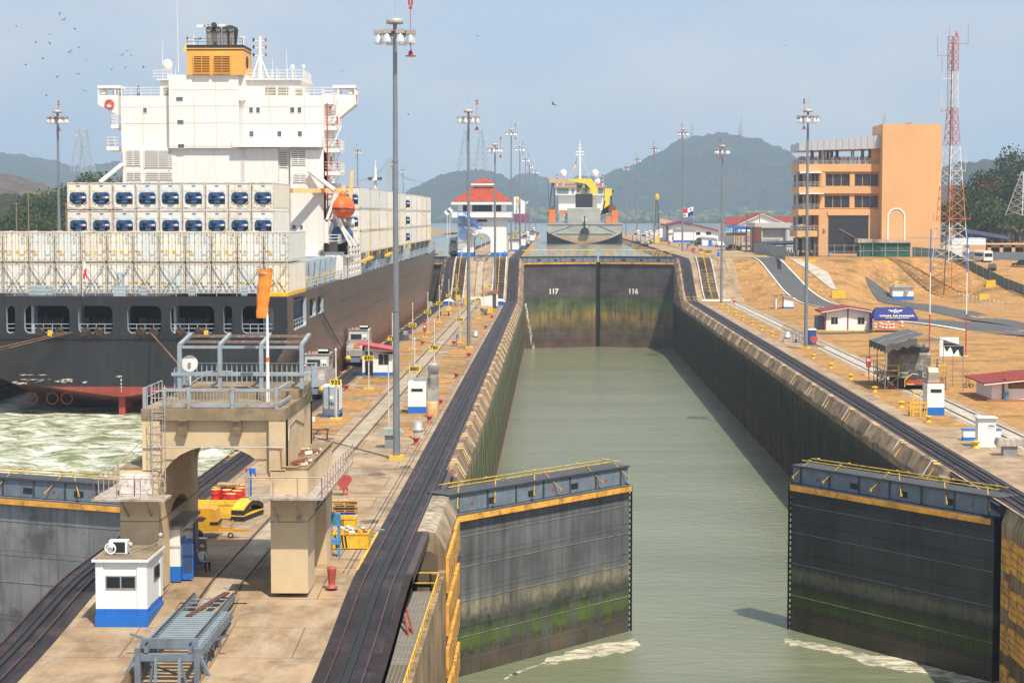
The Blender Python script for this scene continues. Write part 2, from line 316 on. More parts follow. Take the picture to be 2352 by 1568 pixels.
def lock_wall(label, xe, sgn, y0, y1, zlo, mat_face, marks=True, far=1150):
    """xe: chamber-side edge, sgn: +1 when the chamber lies at larger x; face, worn coping with ridged chamfer, painted marks"""
    t = thing('lock_wall', label, 'lock wall')
    ys = [y0]+[y for y in [y0+8*i for i in range(1, 200)] if y < 400 and y > y0]+[400+2*i for i in range(26)]+[460,520,600,700,800,900,1000,far]
    ys = [y for y in ys if y <= y1]
    if ys[-1] < y1: ys.append(y1)
    f = MB(); f.grid(3, len(ys), lambda u, v: (lambda Y: (xe, Y, zlo+(zf(Y)-1.7-zlo)*u))(ys[round(v*(len(ys)-1))]), sm=False); f.build('wall_face', mat_face, t, fixn=False)
    c = MB(); random.seed(3)
    Y = y0
    while Y < y1-.1:      # coping blocks, each with a slightly different lean and chipped edge
        big = Y > 460; Ln = 9.5 if big else (2.0 if 396 < Y < 446 else random.uniform(1.1,3.2)); Y2 = min(y1, Y+Ln); g = .03 if not big else .3
        if Y2-Y < .3: break
        j = lambda a=.06: random.uniform(-a, a)
        top_in, top_out, lip, zd = -sgn*1.05, -sgn*(.62+j()), sgn*(.04+j(.05)), -1.15+j(.15)
        Ya, Yb = Y+g/2, Y2-g/2; vs = []
        for yy in (Ya, Yb):
            z = zf(yy); vs += [(xe+top_in,yy,z-.6),(xe+top_in,yy,z+.02),(xe+top_out,yy,z+j(.03)),(xe+lip,yy,z+zd),(xe+lip*.6,yy,z-1.75)]
        c.add(vs, [(0,1,6,5),(1,2,7,6),(2,3,8,7),(3,4,9,8),(0,4,3,2,1),(5,6,7,8,9)]); Y = Y2
    c.build('coping', COPC, t)
    if far == 1150 and sgn != 0 and xe != XC:
        k = MB(); Y = y0+6
        while Y < 440:
            k.box(xe-.03, xe+.03, Y, Y+.12, WL, -1.9); k.box(xe-.03, xe+.03, Y+5, Y+5.4, -5.2, -3.9); k.box(xe-.03, xe+.03, Y+5, Y+5.4, -8.6, -7.4); Y += 11
        k.build('joint', M('dark_joint', (.012,.013,.009), .9) if 'dark_joint' not in bpy.data.materials else bpy.data.materials['dark_joint'], t)  # very dark boxes for the wall's joints and slots
    if marks:
        for mm, name, off in ((MARKY,'yellow_marking',0), (MARKW,'white_marking',1.7)):
            k = MB(); Y = y0+4+off
            while Y < y1-2:
                z = zf(Y)
                if Y < 400 or Y > 446:
                    w = .16 if off else .55
                    if not off: k.box(min(xe-sgn*.95,xe-sgn*.45), max(xe-sgn*.95,xe-sgn*.45), Y-w*.6, Y+w*.6, z+.03, z+.07)
                    k.bar((xe-sgn*.62,Y,z+.04),(xe+sgn*.07,Y,z-1.12), w*(.6 if not off else 1), .05)
                    if off: k.bar((xe-sgn*1.0,Y,z+.04),(xe-sgn*.6,Y,z+.04), w, .04)
                Y += 8.7 if xe < 0 else 13.3
            k.build(name, mm, t)
    return t
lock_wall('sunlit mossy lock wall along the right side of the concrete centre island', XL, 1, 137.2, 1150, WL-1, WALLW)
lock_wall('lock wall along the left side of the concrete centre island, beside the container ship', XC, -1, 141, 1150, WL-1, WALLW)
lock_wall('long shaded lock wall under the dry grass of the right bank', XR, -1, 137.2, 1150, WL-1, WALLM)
t = thing('lock_wall', 'lock wall of the left bank behind the container ship', 'lock wall')
MB().grid(2, 3, lambda u, v: (-58.1, [141,445,1150][round(v*2)], WL+u*(13+(6 if v > .3 else -1)))).build('wall_face', WALLW, t, fixn=False)
# ---- towing tracks: oily bed, two rails, toothed rack
RUSTRAIL = M('rusty_rail', (.1,.055,.045), .4, .5, var=.3, kind='World')
STRIPC = mat_concrete('strip_concrete', (.4,.33,.24), (.29,.23,.16), .5, (.12,.09,.06), .5, (.46,.4,.3))
def track(label, xs_, y0, y1, bed=None, rack=True, group='towing locomotive tracks', bedm=None, zz=zc):
    t = thing('rail_track', label, 'rail track', group=group)
    if bed: strip('track_bed', bedm or OILY, bed[0], bed[1], y0, y1, zz, .012, kind=None, parent=t)
    ysl = [y0]
    while ysl[-1] < y1: ysl.append(min(y1, ysl[-1]+(2 if 404 < ysl[-1] < 444 or ysl[-1] < 98 else 8)))
    for x in xs_:
        r = MB()
        for a, c in zip(ysl, ysl[1:]): r.bar((x,a,zz(x,a)+.06), (x,c,zz(x,c)+.06), .07, .1)
        r.build('rail', RUSTRAIL, t)
    if rack:
        x = sum(xs_)/2; r = MB()
        for a, c in zip(ysl, ysl[1:]):
            for dx in (-.17, .17): r.bar((x+dx,a,zz(x,a)+.06), (x+dx,c,zz(x,c)+.06), .07, .12)
            r.bar((x,a,zz(x,a)+.03), (x,c,zz(x,c)+.03), .26, .06)
        r.build('rack', BLACK, t)
    return t
track('towing track with toothed rack beside the right edge of the centre island', (-9.35,-7.85), 55, 1150, (-9.95,-7.4))
track('towing track with toothed rack beside the left edge of the centre island', (-24.35,-22.85), 55, 1150, (-24.5,-22.1))
track('towing track with toothed rack along the right bank of the lock', (28.8,30.3), 55, 1150, (28.35,30.75), zz=lambda X, Y: zf(max(100,Y)))
track('return track in a pale concrete strip down the middle of the island', (-16.85,-15.3), 88, 1150, (-16.7,-15.45), False, 'return tracks', STRIPC)
track('return track in a pale concrete strip on the dry grass of the right bank', (36.9,38.4), 60, 1150, (36.4,38.9), False, 'return tracks', CONCL, zz=zter)
strip('concrete_deck', CONC, XR+.9, 28.35, 55, 1150, zter, .02); strip('concrete_deck', CONC, 30.75, 32.3, 55, 1150, zter, .02)
strip('paved_strip', CONC, 32.3, 36.4, 60, 166, zter, .016); strip('paved_strip', CONC, 39.6, 47, 60, 160, zter, .016); strip('paved_strip', CONC, 35.6, 36.4, 166, 409, zter, .012); strip('paved_strip', CONC, 38.9, 39.6, 60, 409, zter, .012)
strip('paved_strip', CONC, 31.9, 40.3, 408, 449, zter, .03); strip('paved_yard', CONC, 31.9, 44.5, 449, 700, zter, .03)
strip('paved_yard', CONC, 44.5, 75, 449, 900, zter, .03)
strip('paved_strip', OILY, -7.5, -7.45, 128, 400, zc, .012)
# ================================================================ GATES
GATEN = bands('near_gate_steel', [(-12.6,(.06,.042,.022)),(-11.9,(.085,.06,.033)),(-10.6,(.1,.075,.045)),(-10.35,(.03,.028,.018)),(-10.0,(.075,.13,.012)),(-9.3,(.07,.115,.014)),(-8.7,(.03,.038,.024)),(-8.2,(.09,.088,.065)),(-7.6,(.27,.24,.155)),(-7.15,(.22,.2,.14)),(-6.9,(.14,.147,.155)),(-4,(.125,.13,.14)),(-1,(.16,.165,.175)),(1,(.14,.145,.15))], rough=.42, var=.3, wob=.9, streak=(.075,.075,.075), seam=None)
GATER = bands('gate_steel_painted_shade', [(-12.6,(.045,.03,.018)),(-10.6,(.055,.042,.028)),(-10.3,(.018,.017,.012)),(-10.0,(.035,.06,.008)),(-9.0,(.035,.055,.01)),(-8.5,(.02,.027,.02)),(-8.1,(.08,.08,.062)),(-7.6,(.13,.118,.08)),(-7.2,(.04,.045,.05)),(-1,(.042,.048,.056)),(1,(.05,.055,.06))], rough=.42, var=.3, wob=.5)  # copy of the near gate steel with shade painted into its bands
GATEF = bands('far_gate_steel', [(-12.5,(.15,.06,.035)),(-10.2,(.1,.05,.03)),(-8,(.1,.07,.03)),(-6.5,(.2,.13,.022)),(-4.6,(.27,.18,.028)),(-2.8,(.1,.14,.02)),(-.9,(.055,.11,.016)),(-.5,(.04,.04,.03)),(-.2,(.085,.066,.07)),(9,(.075,.06,.066))], rough=.6, var=.45, wob=1.0, streak=(.06,.05,.045))
FENDY = M('fender_timber', (.72,.34,.045), .7, var=.3, scale=.8, dirt=((.17,.09,.04), .85, 1.2), kind='World')
GATEL = M('weathered_gate_steel', (.19,.195,.21), .45, var=.3, scale=.3, kind='World', streak=((.055,.05,.045), .7), dirt=((.05,.045,.04), .6, .35))
SEAML = M('pale_seam', (.2,.19,.17), .7, var=.4, dirt=((.08,.07,.06), .8, 1))
POSTM = M('dark_post', (.018,.018,.014), .9, spec=.1)  # plain very dark matt colour for the mitre posts
YELD = M('worn_yellow', (.5,.33,.05), .6, var=.25, dirt=((.12,.07,.04), .8, 3), kind='World')
def gate(label, hx, hy, fx, fy, ztop, zbot, m, side, seams, number=None, railup=True, group='lock gate leaves', post=True):
    """local x runs from the hinge to the free end, local -y is the face the camera sees"""
    L_ = math.hypot(fx-hx, fy-hy); ang = math.atan2(fy-hy, fx-hx)
    t = thing('lock_gate', label, 'lock gate', (hx, hy, 0), ang, group); s = side      # s=-1: visible face on -y (local), +1: on +y
    y = lambda a: s*a
    def bx(mb, x0, x1, a, c, z0, z1, mi=0): mb.box(x0, x1, min(y(a),y(c)), max(y(a),y(c)), z0, z1, mi)
    p = MB(); bx(p, .25, L_-.35, 0, -2.0, zbot, ztop-1.35)
    for z in seams: bx(p, .3, L_-.45, .03, 0, z, z+.04, 1 if z in seams[1::2] else 0)
    if not number and ztop < 1:
        for k in range(17): bx(p, .8+k*(L_-2)/17, .85+k*(L_-2)/17, .018, 0, zbot, -7.3)
    for z in seams[::2]: bx(p, .9, L_-1.2, .02, 0, z-.35, z-.02)
    p.build('gate_panel', [m, SEAML], t)
    d = MB(); bx(d, .1, L_-.05, -.35, -1.9, ztop-1.3, ztop-.12); bx(d, .0, L_, -.2, -2.1, ztop-.12, ztop, 1)
    for k in range(7):
        x = 1+k*(L_-2)/6; bx(d, x, x+.14, -.3, -.36, ztop-1.3, ztop-.12, 1)
    for x in (L_*.42, L_*.66, L_*.2): bx(d, x, x+.75, -.33, -.36, ztop-1.05, ztop-.65, 2)
    for x in (L_*.12, L_*.55, L_*.86): bx(d, x, x+.25, -.34, -.375, ztop-.95, ztop-.7, 3)
    d.build('walkway', [STEELB, DARK, BLACK, RUSTR], t)
    f = MB(); bx(f, .15, L_-.45, .38, -.35, ztop-1.42, ztop-1.36, 1)
    n = 9
    for k in range(n): x = .2+k*(L_-.75)/n; bx(f, x, x+(L_-.75)/n-.03, .42, .12, ztop-1.75, ztop-1.38)
    f.build('fender', [FENDY, DARK], t)
    if post:
        q = MB(); bx(q, L_-.35, L_-.2, -.1, -1.7, zbot, ztop-1.3); z = zbot
        while z < ztop-1.5: bx(q, L_-.22, L_+.03, .0, -.5, z, z+.12); bx(q, L_-.22, L_, -.9, -1.4, z, z+.12); z += .42
        bx(q, L_-.05, L_+.02, .02, -.1, zbot, ztop-1.5); (bx(q, L_-.5, L_+.12, .06, -.3, zbot, ztop-1.36) if number or railup else None); q.build('mitre_post', POSTM, t)
    if railup:    # yellow handrails standing up, with leaning struts
        for a in (-.5, -1.8):
            h = MB(); zz = ztop+1.4; segs = [(.3,.24),(.27,.5),(.53,.76),(.79,.99)]
            for u0, u1 in ((.02,.23),(.26,.49),(.52,.75),(.78,.98)):
                h.tube((L_*u0,y(a),zz), (L_*u1,y(a),zz), .085, n=6)
                for uu in (u0+.04, u1-.05): h.tube((L_*uu,y(a),zz), (L_*uu+(.5 if u0 < .5 else -.5),y(a),ztop), .08, n=6)
            h.build('handrail', YEL, t)
    else:         # near gates: rails folded low over the deck edge, held by raking struts
        for a, zz, st in ((-.75, ztop+.38, 1), (-1.6, ztop+.45, 0)):
            h = MB(); h.tube((L_*.03,y(a),zz), (L_*.97,y(a),zz-.05), .042, n=8)
            for k, uu in enumerate((.08,.27,.48,.53,.77,.93)):
                h.lathe([(.08,-.08),(.08,.08)], 8, (L_*uu,y(a),zz), ax='x')
                if st: h.tube((L_*uu,y(a),zz), (L_*uu+(-.95 if k < 3 else .95),y(.0),ztop-.85), .04, n=8); h.lathe([(.09,-.1),(.09,.1)], 8, (L_*uu+(-.95 if k < 3 else .95),y(.0),ztop-.85))
            h.build('handrail', YELD, t)
    if number:
        k = MB(); T = Matrix.Translation((number[1], s*.05, .9)) @ Matrix.Rotation(pi/2, 4, 'X')
        if s > 0: T = Matrix.Translation((number[1], .05, .9)) @ Matrix.Rotation(pi, 4, 'Z') @ Matrix.Rotation(pi/2, 4, 'X')
        text_mesh(k, number[0], 1.6, T, 0, .02, bold=.07); k.build('number', MARKW, t)
    return t
sm = [-10.6,-9.35,-8.35,-7.0,-6.2,-4.75,-4.0,-2.75,-2.2]
hl = at(1036, 1140); fl = at(1452, 1072); hr = at(2292, 1146); fr = at(1812, 1070)
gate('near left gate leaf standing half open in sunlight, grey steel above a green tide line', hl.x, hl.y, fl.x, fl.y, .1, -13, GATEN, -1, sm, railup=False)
gate('near right gate leaf standing half open in shade, shade-toned steel beside yellow timber fenders', hr.x, hr.y, fr.x, fr.y, .1, -13, GATER, 1, sm, railup=False)
gate('closed gate leaf holding back white churned water behind the container ship', -25.0, 126.5, -41.3, 133.3, .1, -13, GATEL, 1, [-9.4,-7.1,-4.9,-2.9], railup=False)
smf = [-10,-8.6,-7.2,-5.8,-4.4,-3,-1.6,1.5,3.3,4.9,6.2]
gate('far closed gate leaf marked 117, on the island side of the chamber', XL-.3, 440, 10.35, 446.5, 8.9, -13, GATEF, -1, smf, ('117', 7.4))
gate('far closed gate leaf marked 116, against the shaded right bank wall', XR+.3, 440, 10.45, 446.5, 8.9, -13, GATEF, 1, smf, ('116', 9.9))
gate('closed upper gate leaf ahead of the container ship, beside the control house', XC+.3, 440, -41.3, 446.5, 8.9, -13, GATEF, 1, smf)
b = MB(); random.seed(5)            # water leaking past the hinge posts
for i in range(90):
    u = random.random()**1.4; x = XL+.35+u*1.7+random.uniform(-.16,.16)*(1+u); z = -1.6-u*10; b.bar((x,439.4-u*.6,z), (x+.05,439.3-u*.6,z-random.uniform(.3,.9)), random.uniform(.015,.05), .03)
tag(b.build('leaking_water', M('spray', (.85,.88,.88), .5)), 'thin white jet of water leaking beside the hinge of gate leaf 117', 'water jet', kind='stuff')
# foam rafts on the water
def foam(pts, label_m, z, jit=.25, seed=1, name='foam'):
    random.seed(seed); b = MB(); P = []
    n = len(pts)
    for i in range(n):
        a, c = pts[i], pts[(i+1) % n]
        for k in range(5): u = k/5; P.append((a[0]+(c[0]-a[0])*u+random.uniform(-jit,jit), a[1]+(c[1]-a[1])*u+random.uniform(-jit,jit)*1.5))
    b.prism(P, z-.02, z+.015, 'z'); return b.build(name, label_m)
FOAM = M('foam_scum', (.6,.55,.42), .8, var=.15, scale=.8, kind='World', dirt=((.3,.29,.18), .6, .9))
_n = FOAM.node_tree; _co = coords(_n.nodes, _n.links, (.6,1.3,1), 'World'); _f = noise_f(_n.nodes, _n.links, _co, 1.3, 12, .36, .6, .75)
_t = _n.nodes.new('ShaderNodeBsdfTransparent'); _m = _n.nodes.new('ShaderNodeMixShader'); _n.links.new(_f, _m.inputs[0]); _n.links.new(_t.outputs[0], _m.inputs[1]); _n.links.new(_n.nodes['Principled BSDF'].outputs[0], _m.inputs[2]); _n.links.new(_m.outputs[0], _n.nodes['Material Output'].inputs['Surface'])
def pxp(l, z): return [tuple(at(x, y, z)[:2]) for x, y in l]
foam(pxp([(1452,1468),(1470,1480),(1440,1496),(1380,1505),(1300,1518),(1230,1530),(1180,1545),(1150,1560),(1190,1543),(1260,1512),(1330,1490)], WL), FOAM, WL, seed=2)['kind'] = 'stuff'
foam(pxp([(1806,1466),(1860,1474),(1960,1496),(2060,1512),(2160,1532),(2290,1562),(2330,1600),(2200,1568),(2120,1548),(2040,1532),(1985,1526),(1930,1500),(1850,1486),(1802,1476)], WL), FOAM, WL, seed=3)['kind'] = 'stuff'
for k, o in enumerate([o for o in COL.objects if o.name.startswith('foam')]): tag(o, ['cream foam trailing from the foot of the near left gate leaf', 'cream foam lying along the foot of the near right gate leaf'][k], 'foam')
# ---- island body below the deck edge, hinge piers, walkway
PIERC = bands('stained_pier_concrete', [(-12.5,(.12,.085,.04)),(-9,(.2,.14,.07)),(-7,(.3,.2,.1)),(-2,(.36,.245,.125)),(-.6,(.4,.3,.18)),(0,(.45,.38,.28)),(2,(.45,.38,.28))], rough=.85, var=.4, bmp=.5, streak=(.1,.065,.035))
t = thing('lock_wall', 'stained concrete approach wall under the near end of the centre island', 'lock wall')
b = MB(); b.box(XC+.5, -17.75, 97, 141, WL-1, -.03); b.box(-14.45, -8.05, 97, 141, WL-1, -.03); b.box(-8.04, -7.3, 60, 110, WL-1, -4.2)
for xa, xb in ((XC+.5,-17.75),(-14.45,-8.05)): b.prism([(y, zf(y)-.03) for y in range(61, 98, 3)]+[(97,WL-1),(61,WL-1)], xa, xb, 'x'); b.build('wall_face', PIERC, t)
b = MB(); YG = list(range(61,98,3))+[136]
for ya, yb in zip(YG, YG[1:]): b.bar((-7.42,ya,zf(ya)-.25),(-7.42,yb,zf(yb)-.25), .75, .5); b.bar((-8.0,ya,zf(ya)-1.0),(-8.0,yb,zf(yb)-1.0), .2, 1.2); b.build('edge_girder', M('oily_girder', (.07,.045,.04), .5, .2, var=.3, kind='World'), t)
b = MB()
for i in range(16): Y = 62+i*3.1; b.box(-8.06, -7.93, Y, Y+.35, -3.0, zf(Y)-.45)
b.build('buttress', PIERC, t)
t = thing('hinge_pier', 'worn concrete hinge pier with yellow timber fenders at the near left gate leaf', 'pier')
b = MB(); b.prism([(-7.75,WL-1),(-6.15,WL-1),(-6.15,-1.1),(-6.7,-.05),(-7.1,.03),(-7.75,.03)], 110, 124.2); b.prism([(-6.5,WL-1),(-6.1,WL-1),(-6.1,-2.2),(-6.5,-2.2)], 76, 110); b.lathe([(.45,WL-1),(.45,-2.1)], 12, (-6.5,108.6,0)); b.build('pier_body', PIERC, t)
def fenders(t, x, s, rows, y0, y1, n):
    random.seed(11); dy = (y1-y0)/n
    for r, (z0, z1) in enumerate(rows):
        for k in range(n):
            b = MB(); o = random.uniform(-.25,.25); a = y0+k*dy+.06; b.box(min(x,x+s*.18), max(x,x+s*.18), a, a+dy-.12, z0+o, z1+o)
            for j in range(1, 4): zz = z0+o+(z1-z0)*j/4; b.box(min(x+s*.18,x+s*.2), max(x+s*.18,x+s*.2), a+.02, a+dy-.14, zz-.015, zz+.015, 1)
            b.build('fender_panel', [FENDY, DARK], t)
fenders(t, -6.12, 1, [(-3.5,-1.5),(-6.0,-4.2),(-8.3,-6.6),(-10.9,-9.2)], 110, 123.5, 3)
b = MB(); b.box(-7.95, -6.3, 60, 107.5, -3.06, -3.0); b.build('walkway', M('grating', (.16,.13,.09), .7, .2, var=.4, scale=8), t)
b = MB()
for i in range(60): b.box(-7.9, -6.35, 90+i*.3, 90.06+i*.3, -3.0, -2.97)
for i in range(9): b.box(-7.9+i*.19, -7.87+i*.19, 62, 107.4, -2.99, -2.965)
b.build('grating', GALV, t)
b = MB(); b.rail([(-6.35,76,-3),(-6.35,107.3,-3),(-7.9,107.3,-3)], 1.15, .035, 2, 1.3, q=6); b.build('handrail', YEL, t)
b = MB(); b.path([(-7.9,101,-1.7),(-7.0,96.5,-3.0),(-7.2,95,-3.4),(-7.9,91,-3.0)], .06); b.path([(-7.85,99.5,-1.8),(-7.1,95.6,-3.2)], .07); b.build('pipe', RUSTR, t)
b = MB(); P = [(107.9+1.6+1.45*cos(a), -3+1.0+1.0*sin(a)) for a in [pi*i/10 for i in range(11)]]+[(108.1,-3),(110.9,-3)]; b.prism([(-7.7+.0,-3),(-6.55,-3),(-6.55,-1.6)]+[(-7.12+.57*cos(pi*i/8), -1.6+.5*sin(pi*i/8)) for i in range(1,8)]+[(-7.7,-1.6)], 109.9, 109.96); b.build('arched_recess_shade', M('recess', (.12,.09,.06), .9), t)  # flat dark plate: shade of the arched niche painted on the pier
t = thing('hinge_pier', 'shaded concrete hinge pier with rows of yellow timber fenders at the near right gate leaf', 'pier')
b = MB(); b.prism([(30.5,WL-1),(28.25,WL-1),(28.25,-1.2),(28.6,-.2),(28.8,-.02),(30.5,-.02)], 60, 121.8); b.build('pier_body', PIERC, t)
fenders(t, 28.24, -1, [(-3.8,-1.9),(-6.4,-4.7),(-8.9,-7.3),(-11.6,-10.0)], 106, 121, 7)
t = thing('lock_wall', 'dark wall of the gate recess under the towing track of the right bank', 'lock wall')
b = MB(); b.box(30.4, 33, 60, 137, WL-1, -.02); b.box(XR+.02, 33, 136, 137.5, WL-1, -.3); b.build('wall_face', WALLM, t)
b = MB(); b.box(28.3, 28.75, 121.8, 137, -.75, .0); b.box(28.0, 28.3, 121.8, 137, -.2, -.1)
for i in range(24): b.box(28.2, 28.3, 122+i*.62, 122.2+i*.62, -.7, -.2)
b.build('track_girder', M('track_girder', (.05,.045,.06), .5, .3, var=.3, kind='World'), t)
# end of the coping at the recess, left side
t = thing('lock_wall', 'recess wall behind the near left gate leaf', 'lock wall')
b = MB(); b.box(-8.1, XL-.02, 137, 139, WL-1, -1.6); b.prism([(-8,-.15),(-6.7,-.15),(-6.5,-1.1),(-6.9,-1.9),(-8,-2.3)], 134.6, 137.2); b.box(XL-1.6,XL-.4,134.2,137,-.12,-.02,1); b.build('wall_face', [WALLW, RUSTR], t)
# ================================================================ HILLS, TREES, AIR
def mat_hill(name, a, b_, c_, sc=.02):
    m, N, L, b = newmat(name); co = coords(N, L, kind='World')
    f = noise_f(N, L, co, sc*.35, 9, .4, .62, .6); c = mix(N, L, f, a, b_); f2 = noise_f(N, L, co, sc*1.6, 10, .5, .7, .7); c = mix(N, L, f2, c, c_)
    f3 = noise_f(N, L, co, sc*5, 8, .35, .65, .7); c = mix(N, L, f3, c, [x*.35 for x in a]) 
    L.new(c, b.inputs['Base Color']); b.inputs['Roughness'].default_value = 1; b.inputs['Specular IOR Level'].default_value = 0
    bump(N, L, b, noise_f(N, L, co, sc*4, 10, 0, 1, .7), 1, 14); return m
HILLM = mat_hill('forested_hill', (.03,.055,.018), (.1,.07,.045), (.075,.1,.03)); HILLB = mat_hill('bare_hill', (.2,.14,.085), (.3,.2,.12), (.08,.09,.03), .012); HILLG = mat_hill('green_bank', (.07,.1,.025), (.13,.14,.05), (.16,.13,.07), .05)
def hills(label, Y0, Yr, Y1, pts, m, zb=7.2, amp=6, nx=260, ny=90, fr=.03, rough_=.12):
    """a range whose ridge line passes through the given image points at distance Yr"""
    R = [(atY(x, y, Yr).x, atY(x, y, Yr).z) for x, y in pts]; x0, x1 = R[0][0], R[-1][0]; b = MB()
    def fn(u, v):
        X = x0+(x1-x0)*u; Y = Y0+(Y1-Y0)*v; H = pline(X, R)-zb; vr = (Yr-Y0)/(Y1-Y0)
        s_ = ss(v/vr)**.8 if v < vr else ss((1-v)/(1-vr))
        e = min(1, min(u, 1-u)*25)
        n1 = noise.fractal(Vector((X*.004, Y*.004, 1.7)), 1, 2.1, 5); n2 = noise.fractal(Vector((X*fr, Y*fr, 5.1)), .8, 2.2, 4); k = 4*s_*(1-s_)
        return (X, Y, zb-.5+max(0, H*s_+H*n1*rough_*k*3+(amp*n2)*min(1, s_*4))*1.0)
    b.grid(nx, ny, fn); o = b.build('hill', m, fixn=False); o['kind'] = 'structure'; return o
hills('', 3500, 4500, 5600, [(1250,470),(1330,440),(1390,405),(1420,393),(1450,385),(1500,358),(1560,325),(1600,318),(1650,308),(1700,314),(1740,322),(1780,340),(1820,366),(1900,410),(1990,450),(2100,470)], HILLM, amp=9, nx=420, ny=150)
hills('', 3600, 4300, 5000, [(880,470),(960,430),(1010,405),(1060,395),(1095,391),(1130,396),(1180,418),(1250,450),(1300,480)], HILLM, amp=8, nx=240, ny=90)
hills('', 4600, 5200, 6200, [(1100,470),(1160,425),(1190,402),(1215,398),(1250,410),(1300,425),(1330,403),(1370,410),(1420,440),(1470,480)], HILLM, amp=9, nx=220, ny=70)
hills('', 4200, 5000, 6200, [(-300,360),(-120,345),(0,352),(60,362),(110,368),(150,382),(200,388),(260,376),(330,378),(420,420),(520,470)], HILLM, amp=10, nx=300, ny=90)
hills('', 1700, 2050, 2500, [(-200,395),(-60,398),(0,400),(45,408),(80,425),(130,440),(180,452),(260,460),(340,482)], HILLB, zb=8, amp=3, nx=160, ny=60)
hills('', 900, 1150, 1500, [(-200,440),(-50,445),(40,452),(100,465),(170,478),(260,488)], HILLG, zb=8, amp=3, nx=120, ny=50, fr=.08)
hills('', 2400, 3000, 3700, [(2050,470),(2120,420),(2190,380),(2250,372),(2300,366),(2360,362),(2450,350),(2700,380)], HILLM, amp=8, nx=260, ny=80)
hills('', 1300, 1600, 2000, [(2120,505),(2170,475),(2210,452),(2260,455),(2330,440),(2420,430),(2600,420)], HILLG, zb=8, amp=4, nx=160, ny=60, fr=.06)
# leaves: clumps of small faces through a lumpy crown
LEAF = [M('leaf_'+n, c, .8, var=.35, scale=.35, spec=.15, kind='World') for n, c in (('deep_green',(.022,.045,.01)),('mid_green',(.04,.07,.014)),('olive',(.075,.085,.022)),('russet',(.2,.06,.02)))]
BARK = M('bark', (.12,.1,.08), .9)
def crown_mesh(mb, c, r, n, s, mi=0, seed=0, clumps=16):
    random.seed(seed); cl = []
    for i in range(clumps):
        a = random.uniform(0,2*pi); e = random.uniform(-.35,1); q = random.uniform(.5,.85); cl.append((Vector((cos(a)*math.sqrt(1-e*e*.8)*q*r[0], sin(a)*math.sqrt(1-e*e*.8)*q*r[1], e*q*r[2])), random.uniform(.28,.46)))
    vs = []; fs = []
    for i in range(n):
        p, cr = random.choice(cl); d = Vector((random.gauss(0,1), random.gauss(0,1), random.gauss(0,1)*.8)).normalized(); rr = random.random()**.35
        q = Vector(c)+p+Vector((d.x*r[0], d.y*r[1], d.z*r[2]))*cr*rr
        u = Vector((random.gauss(0,1),random.gauss(0,1),random.gauss(0,1))).normalized(); nn = (d+u*.9).normalized(); a = nn.orthogonal().normalized(); bb = nn.cross(a); k = s*random.uniform(.6,1.3)
        b0 = len(vs); vs += [q-a*k-bb*k*.4, q+a*k*.3-bb*k, q+a*k+bb*k*.5, q-a*k*.2+bb*k]; fs.append((b0,b0+1,b0+2,b0+3))
    mb.add(vs, fs, mi)
def tree(label, loc, h, w_, m, group, n=2600, s=.34, seed=0, lm=.42):
    t = thing('tree', label, 'tree', loc, 0, group); b = MB(); random.seed(seed)
    b.tube((0,0,-.5), (0,0,h*lm), w_*.05, w_*.03, 8)
    for i in range(6):
        a = i*1.05; b.tube((0,0,h*lm*.75), (cos(a)*w_*.35, sin(a)*w_*.35, h*(lm+.25)), w_*.026, w_*.01, 6)
    b.build('trunk', BARK, t)
    c = MB(); crown_mesh(c, (0,0,h*.6), (w_*.62,w_*.62,h*.44), n, s, 0, seed, 18); c.build('crown', m, t, fixn=False); return t
T0 = [('broad dark green tree',0,22,24),('mid green round tree',1,18,20),('olive sparse tree',2,20,20)]
def place_trees(specs, group):
    """specs: (px of the centre, py of the top, distance, ground z, leaf index, width in m, label)"""
    for i, (px, py, Y, gz, li, w_, lab) in enumerate(specs):
        p = atY(px, py, Y); h = p.z-gz; tree(lab, (p.x, Y, gz), h, w_, LEAF[li], group, n=int(2600*max(.6, min(2, w_*h/350))), s=.42 if Y < 800 else .55, seed=20+i)
place_trees([(250,404,640,8.5,1,30,'tall green tree rising just left of the stacked refrigerated containers'),(180,414,660,8.5,2,26,'pale green tree left of the tall one on the far left bank'),(205,440,600,8.5,0,26,'dark spreading tree behind the leftmost tall lamp mast'),(115,452,620,8.5,0,22,'dark tree between the palm and the leftmost lamp mast'),(95,478,600,8.5,1,20,'small green tree below the dark ones on the left bank'),(60,500,590,8.5,0,18,'low dark tree behind the timber pole on the left bank'),(20,508,600,8.5,2,20,'low olive tree at the left border of the photo'),(150,490,580,8.5,1,20,'green bushy tree at the foot of the leftmost lamp mast'),(-25,500,600,8.5,0,20,'dark tree cut by the left border')], 'trees on the left bank')
place_trees([(2300,400,640,8.5,0,26,'large dark tree with a russet neighbour on the far right bank'),(2262,402,650,8.5,3,14,'tree in russet leaf beside the large dark tree'),(2352,350,700,8.5,0,22,'dark tree crown at the right border above the bridge'),(2235,455,600,8.5,1,16,'green tree left of the russet one'),(2200,470,600,8.5,0,15,'dark tree just right of the red and white lattice tower'),(2320,455,620,8.5,2,24,'olive tree under the large dark tree'),(2345,475,600,8.5,1,16,'green tree in front of the bridge at the right border'),(2270,490,640,8.5,1,18,'mid green tree behind the bridge piers'),(2225,500,640,8.5,2,14,'small olive tree behind the bridge')], 'trees on the right bank')
